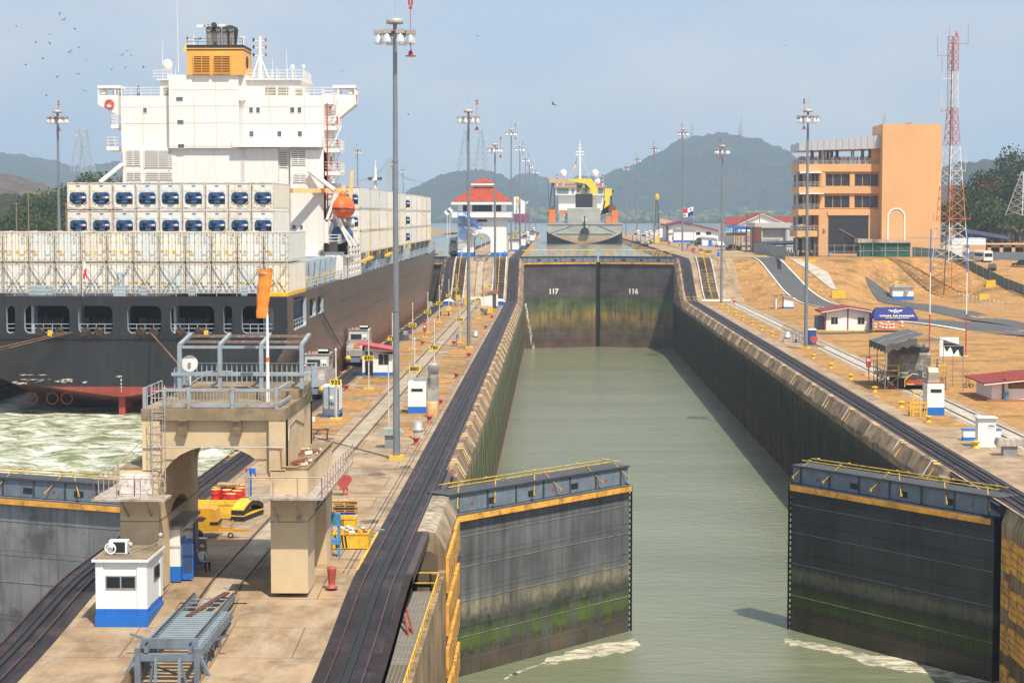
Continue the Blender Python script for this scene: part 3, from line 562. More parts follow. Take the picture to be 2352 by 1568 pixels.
def palm(label, loc, h, group, seed=0):
    t = thing('palm_tree', label, 'palm tree', loc, 0, group); random.seed(seed)
    MB().tube((0,0,0), (.4,0,h), .28, .2, 8).build('trunk', BARK, t); b = MB()
    for i in range(15):
        a = i*2.4; up = random.uniform(.1,1); prev = Vector((.4,0,h)); L_ = random.uniform(3,4)
        for k in range(1, 6):
            u = k/5; q = Vector((.4+cos(a)*L_*u, sin(a)*L_*u, h+up*2*u-3.6*u*u)); side = Vector((-sin(a),cos(a),0))*.55*(1.1-u*.8)
            b.add([prev-side, prev+side, q+side*.8-Vector((0,0,.25)), q-side*.8-Vector((0,0,.25))], [(0,1,2,3)]); prev = q
    b.build('crown', LEAF[1], t, fixn=False)
p = atY(63,437,560); palm('palm tree standing alone against the scrub hillside at far left', (p.x,560,8.5), p.z-9.5, 'palm trees', 1)
p = atY(2205,437,575); palm('palm tree right of the lattice tower, against the dark trees', (p.x,575,8.5), p.z-9.5, 'palm trees', 2)
# far shore wood behind the lake: one mass
b = MB(); random.seed(9); bs = []
import bmesh
ico = bmesh.new(); bmesh.ops.create_icosphere(ico, subdivisions=2, radius=1); IV = [v.co.copy() for v in ico.verts]; IF = [tuple(v.index for v in f.verts) for f in ico.faces]; ico.free()
def blob(b, c, r, seed, mi=0):
    vs = []
    for v in IV:
        k = 1+.35*noise.noise(v*2.3+Vector((seed*3.1,0,0)))+.15*noise.noise(v*6+Vector((0,seed*1.7,0))); vs.append((c[0]+v.x*r[0]*k, c[1]+v.y*r[1]*k, c[2]+v.z*r[2]*k))
    b.add(vs, IF, mi)
def shore(x0, x1, Y0, n, hmax, zb, yt=None):
    for i in range(n):
        px = random.uniform(x0, x1); Y = Y0+random.uniform(0,300)**1.0; X = atY(px, 500, Y).x; h = random.uniform(.35,1)*hmax*(.5+.5*(Y-Y0)/300)
        if yt: h *= yt(px)
        blob(b, (X, Y, zb+h*.55), (h*random.uniform(.3,.65), h*random.uniform(.4,.7), h*.55), i, random.choice((0,0,1,1,2,2,3)))
shore(1425, 1850, 3050, 1300, 27, 7, lambda x: .85+.25*noise.noise(Vector((x*.02,0,0))))
shore(1190, 1270, 3100, 60, 26, 7); shore(960, 1060, 3100, 60, 16, 7); shore(-40, 400, 1500, 160, 16, 8)
shore(2090, 2500, 1150, 240, 17, 8)
LF = [M('far_leaf_'+str(i), c, 1, var=.4, scale=.06, kind='World', spec=0) for i, c in enumerate([(.02,.04,.012),(.05,.08,.02),(.1,.1,.045),(.13,.1,.07)])]
tag(b.build('far_woods', LF, fixn=False), kind='stuff')
# air
b = MB().box(-5900, 5900, -60, 8200, -15, 330)
m = bpy.data.materials.new('haze'); m.use_nodes = True; n_ = m.node_tree.nodes; n_.clear(); ou = n_.new('ShaderNodeOutputMaterial'); pv = n_.new('ShaderNodeVolumePrincipled')
pv.inputs['Color'].default_value = (.62,.8,1,1); pv.inputs['Density'].default_value = .00018; pv.inputs['Anisotropy'].default_value = .3; m.node_tree.links.new(pv.outputs[0], ou.inputs['Volume'])
tag(b.build('haze', m), kind='stuff')
# ================================================================ CONTAINER SHIP
CRO = {'a':(0,0),'b':(1000,0),'c':(0,650),'d':(1000,650),'e':(2000,450),'f':(3072,100),'g':(3072,700),'h':(3072,1250),'i':(0,1300),'j':(1000,1250)}
def cp(k, x, y, s=1024/2294): o = CRO[k]; return ((o[0]+x*s)*.57422, (o[1]+y*s)*.57422)
def cY(k, x, y, Y): return atY(*cp(k, x, y), Y)
def cG(k, x, y, z=0.0): return at(*cp(k, x, y), z)
CX = -41.3; DK = 10.4; YS = 184.0
HULLM = bands('hull_paint', [(-3,(.12,.05,.035)),(-.4,(.28,.1,.045)),(1.5,(.24,.075,.05)),(3.4,(.17,.07,.055)),(5,(.1,.062,.056)),(6.5,(.085,.06,.055)),(8,(.07,.062,.06)),(14,(.062,.058,.06))], rough=.36, var=.3, wob=1.2, streak=(.12,.085,.07))
TRANM = bands('hull_paint_stern_shade', [(-3,(.3,.05,.035)),(1.75,(.3,.055,.04)),(1.8,(.02,.021,.025)),(14,(.023,.024,.028))], rough=.45, var=.3, wob=.02)  # near-black copy of the hull paint: the stern's shade painted in
DKGREY = M('ship_blue_grey', (.34,.42,.47), .5, var=.12, dirt=((.3,.16,.07), .35, 1.5))
ship = thing('container_ship', 'huge dark hulled container ship with a white accommodation block, lying stern on', 'ship', (0,0,0))
def rrect(x0, x1, z0, z1, r, n=5):
    P = []
    for cx, cz, a0 in ((x1-r,z0+r,-pi/2),(x1-r,z1-r,0),(x0+r,z1-r,pi/2),(x0+r,z0+r,pi)):
        for i in range(n+1): a = a0+pi/2*i/n; P.append((cx+r*cos(a), cz+r*sin(a)))
    return P
def holed(mb, outer, holes, f, depth, mi=0, mi2=0):
    """flat plate with openings, f maps (u, v, d) to 3D; the openings get a rim going in by depth"""
    import bmesh
    bm = bmesh.new(); es = []
    for lp in [outer]+holes:
        vs = [bm.verts.new((u, v, 0)) for u, v in lp]; es += [bm.edges.new((vs[i], vs[(i+1) % len(vs)])) for i in range(len(vs))]
    bmesh.ops.triangle_fill(bm, edges=es, use_beauty=True); bm.verts.index_update()
    mb.add([f(v.co.x, v.co.y, 0) for v in bm.verts], [tuple(v.index for v in fc.verts) for fc in bm.faces], mi); bm.free()
    for lp in holes:
        n = len(lp); mb.add([f(u, v, 0) for u, v in lp]+[f(u, v, depth) for u, v in lp], [(i,(i+1)%n,n+(i+1)%n,n+i) for i in range(n)], mi2)
# stern plate
def sx(px): return atY(px, 700, YS).x
op = [(-72,-6,0),(14,34,1),(55,159,0),(179,258,0),(292,370,0),(391,492,0),(513,533,1),(555,628,0)]
holes = []
for a, c, small in op: x0, x1 = sx(a), sx(c); holes.append(rrect(x0, x1, 6.85, 9.5, .4 if small else .6))
HW = 16.05; half = [(0,.8),(6,1.6),(11,2.4),(13.6,3.3),(15,4.3),(15.8,5.6),(HW,7)]
outer = [(CX+x, z) for x, z in half]+[(CX+HW,DK),(CX-HW,DK)]+[(CX-x, z) for x, z in half[::-1][:-1]]
b = MB(); holed(b, outer, holes, lambda u, v, d: (u, YS+d, v), .5, 0, 1)
st = [(184,half+[(HW,DK)]),(192,[(0,-1.2),(6,-.6),(11,.6),(13.8,2.0),(15.3,3.3),(15.95,4.8),(HW,6.5),(HW,DK)]),(203,[(0,-4),(6,-3.5),(11,-2),(14,-.2),(15.5,1.8),(16,3.6),(HW,5.5),(HW,DK)]),(220,[(0,-8),(7,-7),(12,-5),(14.6,-2.5),(15.7,0),(HW,2.5),(HW,5),(HW,DK)]),(240,[(0,-11),(8,-10),(13,-8),(15.4,-5),(HW,-2),(HW,2),(HW,5),(HW,DK)]),
      (395,[(0,-11),(8,-10),(13,-8),(15,-5),(15.7,-2),(15.9,2),(HW,5),(HW,DK)]),(420,[(0,-11),(5,-10),(9,-8),(11.5,-5),(12.5,-2),(13.8,2),(15.2,5),(15.9,DK+.2)]),(432,[(0,-11),(3,-10),(5,-8),(7,-5),(8.5,-2),(10.5,2),(12.5,5),(14.6,DK+.8)])]
def loft(side):
    vs = []; n = 8
    for Y, pr in st:
        for x, z in pr: vs.append((CX+side*x, Y, z))
    return vs, [(k*n+i, k*n+i+1, (k+1)*n+i+1, (k+1)*n+i) for k in range(len(st)-1) for i in range(n-1)]
hb = MB()
for s in (-1, 1):
    vs, fs = loft(s)
    if s == 1: fs = [f for f in fs if not (f[1] % 8 == 7 and f[0]//8 < 3)]
    hb.add(vs, fs, 0, False)
# starboard upper plate near the stern with its openings
hs = [rrect(188.4,198.2,6.9,10.1,.5), rrect(201,206.2,7.5,9.4,.4), rrect(208,213,7.5,9.4,.4)]
b2 = [(184,7),(192,6.5),(203,5.5),(220,5),(220,DK),(184,DK)]
holed(hb, b2, hs, lambda u, v, d: (CX+HW-d, u, v), .35, 0, 1)
hb.box(CX-HW+.1, CX+HW-.3, 184.5, 432, DK-.9, DK-.6, 2)
for (z, w) in ((8.0,.05),(5.9,.05)): hb.box(CX+HW, CX+HW+w, 222, 430, z, z+.06)
hb.build('hull', [HULLM, DKGREY, DARK], ship)
b.box(CX-HW, CX+HW, YS-.12, YS, 6.35, 6.5)
b.build('stern_plate', [TRANM, DKGREY], ship)
rb = MB(); rb.prism([(CX-.3,-4),(CX+.3,-4),(CX+.3,1),(CX-.3,1)], 184.6, 190); rb.prism([(CX-1.1,-1.5),(CX+3,-1.5),(CX+3,.9),(CX-1.1,.9)], 190, 191)
for x in (-9,-7,-5.6,7): rb.torus((CX+x,185.8,.5), .55, .06, 'y')
rb.build('rudder', M('rudder_red', (.35,.05,.03), .6, streak=((.1,.03,.02), .4)), ship)
ib = MB(); ib.box(CX-HW+.3, CX+HW-3, 190.5, 190.7, 6.3, DK-.7); ib.box(CX-HW+.3, CX+HW-.5, YS+.5, 199, 6.2, 6.35, 1); ib.box(CX+HW-2.6, CX+HW-2.4, 186, 214, 6.3, DK-.6, 2)
for x, r in ((-48.5,1.0),(-43.8,.8),(-38.2,.8),(-34.4,.9),(-29.6,.9)):
    ib.lathe([(r,-1),(r,-.8),(r*.65,-.75),(r*.65,.75),(r,.8),(r,1)], 14, (x,188.3,7.6), mi=3, ax='x'); ib.box(x-2, x-1.2, 187.6, 189, 6.3, 8.2, 3)
for x0, x1 in zip([-55,-50,-45.5,-41,-36.3,-31.8], [0]*6): ib.box(x0, x0+.25, 185, 186.5, 6.3, 9.6, 2)
ib.build('mooring_deck', [BLACK, DARK, DKGREY, M('winch_grey', (.12,.12,.125), .6)], ship)
rl = MB()
for a, c, small in op:
    x0, x1 = sx(a), sx(c)
    for z in (6.95,7.35,7.75): rl.bar((x0,YS+.35,z),(x1,YS+.35,z), .05)
    n = max(1, round((x1-x0)/.85))
    for i in range(n+1): x = x0+(x1-x0)*i/n; rl.bar((x,YS+.35,6.8),(x,YS+.35,7.75), .05)
for y0, y1, z0 in ((188.6,198,6.95),(201.2,202.4,7.55)):
    for z in (0,.4,.8): rl.bar((CX+HW-.3,y0,z0+z),(CX+HW-.3,y1,z0+z), .06)
    for i in range(6): yy = y0+(y1-y0)*i/5; rl.bar((CX+HW-.3,yy,z0-.1),(CX+HW-.3,yy,z0+.85), .06)
rl.build('mooring_rail', LGREY, ship)
FLM = M('fairlead_iron', (.05,.04,.035), .45, .4, dirt=((.3,.13,.05), .6, 3)); fl_ = MB()
for cx in (360,527,772,884,1260,1375,1617,1785):
    p = cY('c', cx, 1490, YS-.1); fl_.lathe([(.22,-.22),(.38,-.28),(.46,-.1),(.46,.1),(.38,.28),(.22,.22)], 12, (p.x, YS-.05, 7.02), ax='y')
    fl_.box(p.x-.46, p.x+.46, YS-.25, YS+.2, 6.5, 6.95); fl_.build('fairlead', FLM, ship); fl_ = MB()
yb = MB()
for cx in (447,1847): p = cY('c', cx, 1510, YS-.3); yb.box(p.x-.2, p.x+.2, YS-.35, YS-.2, 6.6, 7.2)
yb.box(CX+HW-2.8, CX+HW+.01, YS+.2, YS+14, DK-.02, DK+.35)
for x in (-49.9,-41.5,-36.6,-31.6): yb.lathe([(.28,0),(.28,.5),(.4,.55),(.4,.65)], 8, (x,186,6.4))
yb.build('deck_fitting', YEL, ship)
tb = MB(); T = Matrix.Translation((CX+.35,YS-.03,2.35)) @ Matrix.Rotation(pi/2, 4, 'X')
for k, s in enumerate(['14M','8','6','4','2']): text_mesh(tb, s, .32, Matrix.Translation((-.05*0,0,0)) @ Matrix.Translation((CX+.1-(.2 if k == 0 else 0),YS-.03,2.75-k*.34)) @ Matrix.Rotation(pi/2, 4, 'X'), 0, .02)
tb.build('draught_marks', WHITE, ship)
sb = MB(); random.seed(4)
for k in range(26):       # scraped paint where the hull rubbed the lock wall
    x = CX-10.5+random.choice((0,.5,1,1.5,3,4.5,6.5))+random.uniform(0,1.2); z = random.choice((2.1,2.2,2.3,2.45,2.9)); l = random.uniform(.2,1.4); h = random.uniform(.04,.16)
    sb.prism([(x,z),(x+l*.4,z-h),(x+l,z+h*.2),(x+l*.6,z+h)], YS-.03, YS-.012)
sb.build('scraped_patch', M('scraped_paint', (.5,.42,.36), .8, dirt=((.3,.1,.06), .8, 2)), ship)
# ---- superstructure
YA = 238.0
def X_(px): return atY(px, 400, YA).x
def Z_(py): return atY(1270, py, YA).z
def win(mb, l, Y, mi=0, fr=None):
    for x0, x1, y0, y1 in l:
        mb.box(X_(x0), X_(x1), Y-.03, Y+.1, Z_(y1), Z_(y0), mi)
        if fr is not None: mb.box(X_(x0)-.07, X_(x1)+.07, Y-.015, Y+.05, Z_(y1)-.07, Z_(y0)+.07, fr)
a = MB(); a.box(X_(280), X_(744), YA, YA+12, 9.6, Z_(219)); a.box(X_(284), X_(640), YA-.4, YA, 9.6, Z_(340)); a.box(X_(393), X_(552), YA-.9, YA+5, Z_(340), Z_(172))
a.box(X_(552), X_(566), YA-.5, YA+5, Z_(230), Z_(172)); a.box(X_(366), X_(393), YA+1, YA+10, Z_(225), Z_(182)); a.box(X_(552), X_(690), YA+1, YA+10, Z_(225), Z_(180)); a.box(X_(360), X_(697), YA+.6, YA+10.6, Z_(182), Z_(179))
for y in (245,283,340): a.box(X_(280)-.02, X_(744)+.02, YA-.03, YA, Z_(y), Z_(y)+.05)
a.box(X_(744)-.1, -25.7, YA-1, YA+14, 9.6, Z_(590)+.6) ; a.box(X_(700), X_(800), YA-3.5, YA+8, 13, 13.3); a.box(X_(668), X_(744), YA-.5, YA+3, 9.6, Z_(345))
a.box(X_(744), X_(770), YA+2, YA+12, 13, Z_(420))
a.build('accommodation', SHIPW, ship)
a = MB()
for y in (207,244,283,336): a.box(X_(394), X_(551), YA-.92, YA-.9, Z_(y), Z_(y)+.05)
for y in (245,283,336): a.box(X_(281), X_(392), YA-.02, YA, Z_(y), Z_(y)+.05); a.box(X_(553), X_(743), YA-.02, YA, Z_(y), Z_(y)+.05)
for x in (450,500): a.box(X_(x), X_(x)+.04, YA-.92, YA-.9, Z_(338), Z_(175))
for x in (620,700,330): a.box(X_(x), X_(x)+.04, YA-.02, YA, Z_(338), Z_(222))
for x in (388,392,640,665): a.box(X_(x), X_(x)+.08, YA-.46 if x < 600 else YA-.1, YA-.4 if x < 600 else YA, Z_(416), Z_(340))
a.build('plate_seams', M('seam_grey', (.5,.46,.4), .6), ship)
def wins(L_, Y, m):
    for q in L_: a = MB(); win(a, [q], Y, 0, 1); a.build('window', [m, WHITE], ship)
SWG = M('ship_window', (.1,.13,.14), .15); wins([(410,425,223,232),(412,426,276,285),(413,427,331,340)], YA-.92, SWG)
wins([(331,339,247,258),(574,582,246,258),(590,598,246,258),(668,677,246,258),(685,693,246,258),(574,583,301,314),(638,647,301,315),(685,694,301,315)], YA-.03, SWG)
wins([(672,680,517,526),(689,696,517,526)], YA-.52, SWG)
wins([(374,393,197,218),(608,633,197,217),(637,662,197,217),(676,694,202,222)], YA+.97, M('bridge_glass', (.28,.26,.18), .15))
for l in ((292,324,345,381),(334,397,345,386),(293,325,395,414),(336,397,395,414),(622,661,346,385),(671,703,345,380),(676,704,399,420)):
    yf = YA-.4 if l[0] < 600 else (YA-.5 if l[0] > 660 else YA); g = MB(); x0, x1, z0, z1 = X_(l[0]), X_(l[1]), Z_(l[3]), Z_(l[2]); g.box(x0, x1, yf-.02, yf+.02, z0, z1, 1); k = int((z1-z0)/.22)
    for i in range(k): zz = z0+(z1-z0)*(i+.5)/k; g.bar((x0,yf-.06,zz),(x1,yf-.06,zz), .06, .12)
    for x in (x0,(x0+x1)/2,x1): g.bar((x,yf-.08,z0),(x,yf-.08,z1), .07)
    g.build('louvre', [SHIPW, M('louvre_dark', (.2,.19,.16), .8)], ship)
# funnel
FY = M('funnel_yellow', (.78,.38,.065), .5, var=.08, streak=((.45,.22,.1), .3), scale=.3)
fn = empty('funnel', (0,0,0)); fn.parent = ship
f = MB(); x0, x1, x2, z0, z1 = X_(436), X_(552), X_(565), Z_(173), Z_(104); f.box(x0, x1+.7, YA-1.2, YA+5, z0, z1-.35); f.box(x0-.02, x1+.72, YA-1.22, YA+5.02, z1-.35, z1, 1); f.box(x0-.02, x1+.72, YA-1.22, YA+5.02, Z_(117), Z_(114), 1)
f.lathe([(.02,0),(.75,0),(.75,.06),(.02,.06)], 14, (x1+.72, YA+1.5, z0+1.7), ax='x', mi=1); f.build('casing', [FY, BLACK], fn)
for xa, xb in ((452,489),(498,535)):
    g = MB(); xa, xb = X_(xa), X_(xb); za, zb = Z_(170), Z_(128); g.box(xa, xb, YA-1.24, YA-1.2, za, zb, 1)
    for i in range(11): zz = za+(zb-za)*(i+.5)/11; g.add([(xa,YA-1.24,zz+.07),(xb,YA-1.24,zz+.07),(xb,YA-1.42,zz-.04),(xa,YA-1.42,zz-.04)], [(0,1,2,3)])
    for x in (xa,(xa+xb)/2,xb): g.bar((x,YA-1.4,za),(x,YA-1.4,zb), .06)
    for z in (za,zb): g.bar((xa,YA-1.4,z),(xb,YA-1.4,z), .06)
    g.build('louvre', [FY, M('louvre_back', (.1,.06,.03), .9)], fn)  # dark plate behind the slats
PIPE = bands('exhaust_pipe', [(38.5,(.45,.42,.38)),(40,(.35,.32,.28)),(40.8,(.03,.03,.035)),(43,(.02,.02,.03))], rough=.4, metal=.5, wob=.3)
for px, top, r, dy in ((484,68,.36,0),(492,56,.33,1.2),(506,68,.33,0),(520,68,.33,0),(535,68,.33,0)):
    g = MB(); x = X_(px); z = Z_(top); g.tube((x,YA+dy,z1-.1),(x,YA+dy-.15,z), r, n=12); g.tube((x,YA+dy-.1,z-.05),(x,YA+dy-.45,z+.1), r*1.05, n=12); g.build('exhaust_pipe', PIPE, fn)
g = MB(); g.lathe([(.75,-2),(.95,-.3),(1.0,.0),(.85,.35),(.3,.6)], 16, (X_(527),YA+1.6,Z_(66))); g.build('funnel_cap', BLACK, fn)
g = MB(); g.rail([(x0,YA-1,z1),(x1+.6,YA-1,z1)], .8, .025, 2, 1.5); g.build('handrail', DARK, fn)
# wings
for s, px0, px1 in ((-1,233,280),(1,744,821)):
    W = MB(); xa, xb = atY(px0,400,246).x, atY(px1,400,246).x; zt = atY(1270,219,246).z; zl = atY(1270,240,246).z; ou, inn = (xa, xb) if s < 0 else (xb, xa)
    zi = atY(1270, 266 if s < 0 else 282, 246).z
    if s < 0: W.prism([(ou,zl),(ou,zt),(inn,zt),(inn,zi)], 244.5, 247.5)
    else:
        W.prism([(ou,zl),(ou,zt),(inn,zt),(inn,zt-1.3),(ou-4.5,zt-1.4)], 244.5, 247.5); W.prism([(ou,zl),(ou-4.6,zt-1.42),(ou-4.9,zt-1.9),(inn,zi-.4),(inn,zi-1.2)], 244.5, 247.5)
    xr = ou-s*2.9; W.box(min(ou,xr), max(ou,xr), 244.4, 247.6, zt+.85, zt+1.2); 
    for x in (ou-s*.1, ou-s*2.2): W.box(x-.08, x+.08, 244.5, 244.7, zt, zt+.9); W.box(x-.08, x+.08, 247.3, 247.5, zt, zt+.9)
    W.build('bridge_wing', SHIPW, ship)
    W = MB(); c = (ou-s*(1.5 if s < 0 else 3.5), 244.35, zt-1.15); W.torus(c, .5, .13, 'y'); W.build('lifebuoy', M('lifebuoy', (.85,.09,.04), .5), ship)
    W = MB(); W.rail([(inn,244.6,zt),(ou-s*3,244.6,zt)], .9, .03, 2, 1.4); W.lathe([(.3,-.3),(.4,.3)], 10, (ou-s*.7,245,zt+.4), ax='y'); W.build('wing_fittings', SHIPW, ship)
# platforms, stairs, rails
a = MB(); r_ = MB()
def plat(x0, x1, y0, y1, z, th=.35):
    p_ = MB(); p_.box(x0, x1, y0, y1, z-th, z); p_.build('platform', SHIPW, ship); r_.rail([(x0,y0,z),(x1,y0,z),(x1,y1,z)] if x1 > -40 else [(x1,y0,z),(x0,y0,z),(x0,y1,z)], 1.1, .035, 3, .9)
for px0, px1, py in ((252,280,284),(241,280,335)): plat(X_(px0), X_(px1), YA+1, YA+5, Z_(py), .5)
for px0, px1, py in ((744,775,288),(744,782,340),(735,783,393),(744,768,228)): plat(X_(px0), X_(px1)-.2, YA+1, YA+6, Z_(py), .5)
plat(X_(538), X_(744), YA-1.3, YA, Z_(336), .12)
for y in (283,336,388,440): 
    p = Vector((X_(748), YA+1.5, Z_(y))); q = p+Vector((1.0,1.2,2.7)); 
    for d in (0,.7): r_.bar(p+Vector((d,0,0)), q+Vector((d,0,0)), .07)
    for i in range(8): u = i/8; m_ = p.lerp(q, u); r_.bar(m_, m_+Vector((.7,0,0)), .06)
r_.rail([(X_(280),YA+.2,Z_(219)),(X_(393),YA+.2,Z_(219))], 1.0, .03, 3, 1.2); r_.rail([(X_(552),YA+.2,Z_(219)),(X_(744),YA+.2,Z_(219))], 1.0, .03, 3, 1.2)
r_.rail([(X_(352),YA+1,Z_(180)),(X_(393),YA+1,Z_(180))], 1.1, .03, 3, 1); r_.rail([(X_(566),YA+1,Z_(180)),(X_(697),YA+1,Z_(180)),(X_(697),YA+8,Z_(180))], 1.1, .03, 3, 1)
r_.rail([(X_(562),YA-1,Z_(345)),(X_(562),YA-1,Z_(344))], 1, .03, 1, 1)
for i in range(30): z = Z_(418)+i*.35; r_.bar((X_(557),YA-.5,z),(X_(563),YA-.5,z), .05)
for x in (X_(557),X_(563)): r_.bar((x,YA-.5,Z_(418)),(x,YA-.5,Z_(418)+10.5), .05)
a.tube((X_(283),YA-.5,Z_(378)),(X_(238),YA-2,Z_(420)), .3, n=10); a.tube((X_(712),YA-1,Z_(392)),(X_(772),YA-2,Z_(438)), .3, n=10)
a.build('raking_strut', SHIPW, ship); r_.build('handrail', SHIPW, ship)
# masts, domes, radar
g = MB(); x = X_(588); g.tube((x,YA+4,Z_(180)),(x,YA+4,Z_(76)), .3, .2, 10); g.tube((x-.9,YA+3,Z_(180)),(x,YA+4,Z_(115)), .1, n=6); g.tube((x+1.2,YA+4,Z_(180)),(x,YA+4,Z_(120)), .1, n=6)
for y in (86,103,121): g.bar((x-.7,YA+3.9,Z_(y)),(x+.7,YA+3.9,Z_(y)), .08); g.box(x-.85,x-.65,YA+3.8,YA+4,Z_(y)-.1,Z_(y)+.3,1); g.box(x+.65,x+.85,YA+3.8,YA+4,Z_(y)-.1,Z_(y)+.3,2)
g.build('radar_mast', [SHIPW, BLACK, RED], ship)
g = MB(); x = X_(438); g.tube((x,YA+3,Z_(173)),(x,YA+3,Z_(75)), .12, n=8); g.bar((x-.8,YA+3,Z_(84)),(x+.8,YA+3,Z_(84)), .1); g.box(x-.9,x-.7,YA+2.9,YA+3.1,Z_(84),Z_(78),1); g.box(x+.7,x+.9,YA+2.9,YA+3.1,Z_(84),Z_(80),1); g.bar((x-.8,YA+3,Z_(94)),(x,YA+3,Z_(94)), .08); g.build('signal_mast', [SHIPW, RED], ship)
g = MB(); xa, xb = X_(448), X_(514); g.bar((xa,YA+2.2,Z_(55)),(xb,YA+2.2,Z_(53)), .3, .32); g.box(X_(474),X_(484),YA+2,YA+2.6,Z_(68),Z_(58)); g.tube((X_(478),YA+2.3,Z_(68)),(X_(478),YA+2.3,Z_(104)), .14); g.bar((X_(546),YA+3,Z_(78)),(X_(560),YA+3,Z_(80)), .15); g.tube((X_(552),YA+3,Z_(78)),(X_(552),YA+3,Z_(104)), .12)
text_mesh(g, 'ATLAS', .42, facing(X_(480), YA+2.03, Z_(54.3)), 1, .02, sx=1.5); g.build('radar_scanner', [SHIPW, M('lettering_navy', (.02,.03,.1), .5)], ship)
for px, py, r, base in ((377,142,.62,182),(666,149,.3,180),(692,148,.22,180)):
    g = MB(); z = Z_(py); c = (X_(px),YA+3,z); g.lathe([(r*.85,-r*.9),(r,-r*.6),(r,0),(r*.85,r*.5),(r*.5,r*.86),(.02,r)], 14, c); g.tube((c[0],c[1],Z_(base)),(c[0],c[1],z-r*.8), .1); g.build('satellite_dome', SHIPW, ship)
for px, y0, y1, dd in ((402,-10,160,-2),(395,150,180,0),(365,85,162,1),(654,100,180,-2),(620,126,180,0),(630,146,180,0)):
    g = MB(); g.tube((X_(px),YA+3,Z_(y1)),(X_(px+dd),YA+3,Z_(y0)), .05, .02, 5); g.build('whip_aerial', SHIPW, ship)
g = MB(); g.add([(X_(422),YA+2,Z_(96)),(X_(427),YA+2.1,Z_(97)),(X_(420),YA+2,Z_(118)),(X_(416),YA+2.1,Z_(116))], [(0,1,2,3)]); g.build('signal_flag', YEL2, ship)
# lifeboat and its davit, yellow store crane, side house
lb = thing('lifeboat', 'bright orange enclosed lifeboat slung in its davit on the ship\'s starboard side', 'lifeboat')
g = MB(); c = cY('d', 838, 405, 236); prof = [(-4.2,.05),(-3.9,.7),(-2.6,1.15),(0,1.3),(2.6,1.15),(3.9,.7),(4.2,.05)]
def fnb(u, v):
    y, r = prof[0] if v == 0 else (prof[-1] if v == 1 else (lambda k: (pline(k, [(i/6, p[0]) for i, p in enumerate(prof)]), pline(k, [(i/6, p[1]) for i, p in enumerate(prof)])))(v)); a = 2*pi*u; k = 1.0 if sin(a) < 0 else 1.25
    return (c.x+r*cos(a), c.y+y, c.z-.1+r*sin(a)*k)
g.grid(21, 19, fnb); g.lathe([(.3,0),(.45,.1),(.4,.6),(.1,.8)], 10, (c.x,c.y-1,c.z+1.2)); g.build('boat_hull', ORANGE, lb)
g = MB(); g.grid(21, 19, lambda u, v: (lambda p: (c.x+(p[0]-c.x)*1.02, c.y+(p[1]-c.y)*1.01, c.z-.1+.09*(1 if (p[2]-c.z+.1) > 0 else -1)))(fnb(u, v))); g.build('rubbing_strake', BLACK, lb)
g = MB(); x = c.x-1.5
for dy in (-2.6,2.6):
    g.bar((x-.3,c.y+dy,14.8),(x-.3,c.y+dy,17.6), .5, .35); g.bar((x-.3,c.y+dy,17.4),(x+.9,c.y+dy,20.6), .35, .35); g.bar((c.x+1.2,c.y+dy,14.4),(c.x-1.2,c.y+dy,19), .3, .3); g.bar((c.x+1.6,c.y+dy,14.8),(c.x-.3,c.y+dy,17.4), .25)
g.build('davit', SHIPW, ship)
g = MB(); g.bar(cY('d',368,252,234), cY('d',880,250,240), .7, .55); g.bar(cY('d',900,345,238), cY('d',918,72,238), .4, .3); g.build('store_crane', M('crane_cream', (.8,.5,.22), .5), ship)
g = MB(); p = cY('d',900,540,238); g.lathe([(.4,-.5),(.55,-.3),(.55,.3),(.4,.5)], 10, (p.x,p.y,p.z), ax='x'); g.build('raft_canister', SHIPW, ship)
g = MB(); p = cY('d',825,640,237); g.prism([(p.x-1.1,p.z-.7),(p.x+1.2,p.z-.7),(p.x+1.2,p.z+.1),(p.x+.6,p.z+.9),(p.x-.7,p.z+.9),(p.x-1.1,p.z+.1)], 235, 239); g.build('rescue_boat_cover', M('navy_cover', (.02,.09,.2), .6), ship)
g = MB(); g.box(-26.9, -25.35, 234, 255, DK, 13.1)
hol = [rrect(240.5+i*3.7, 242.7+i*3.7, 10.9+j*.75, 11.35+j*.75, .1, 2) for i in range(4) for j in range(5)]
holed(g, [(239,DK),(255.8,DK),(255.8,15),(239,15)], hol, lambda u, v, d: (-25.27-d, u, v), .15); g.box(-30, -25.5, 239, 255.5, 14.9, 15.05); g.box(-25.6,-25.5,239.2,255.5,DK,15, 1); g.build('side_house', [SHIPW, DARK], ship)
g = MB(); x0 = cY('d',565,750,233).x; x1 = cY('d',635,750,233).x; g.prism([(x0,10.6),(x1,10.6)]+[((x0+x1)/2+(x1-x0)/2*cos(pi*i/8), 13.2+.7*sin(pi*i/8)) for i in range(9)], 236.85, 236.98); g.build('doorway', M('doorway', (.3,.31,.24), .8), ship)
g = MB(); g.rail([(-34,231,DK+4.3),(-25.6,231,DK+4.3),(-25.4,255,DK+4.6)], 1.1, .035, 3, 1); g.build('handrail', SHIPW, ship)
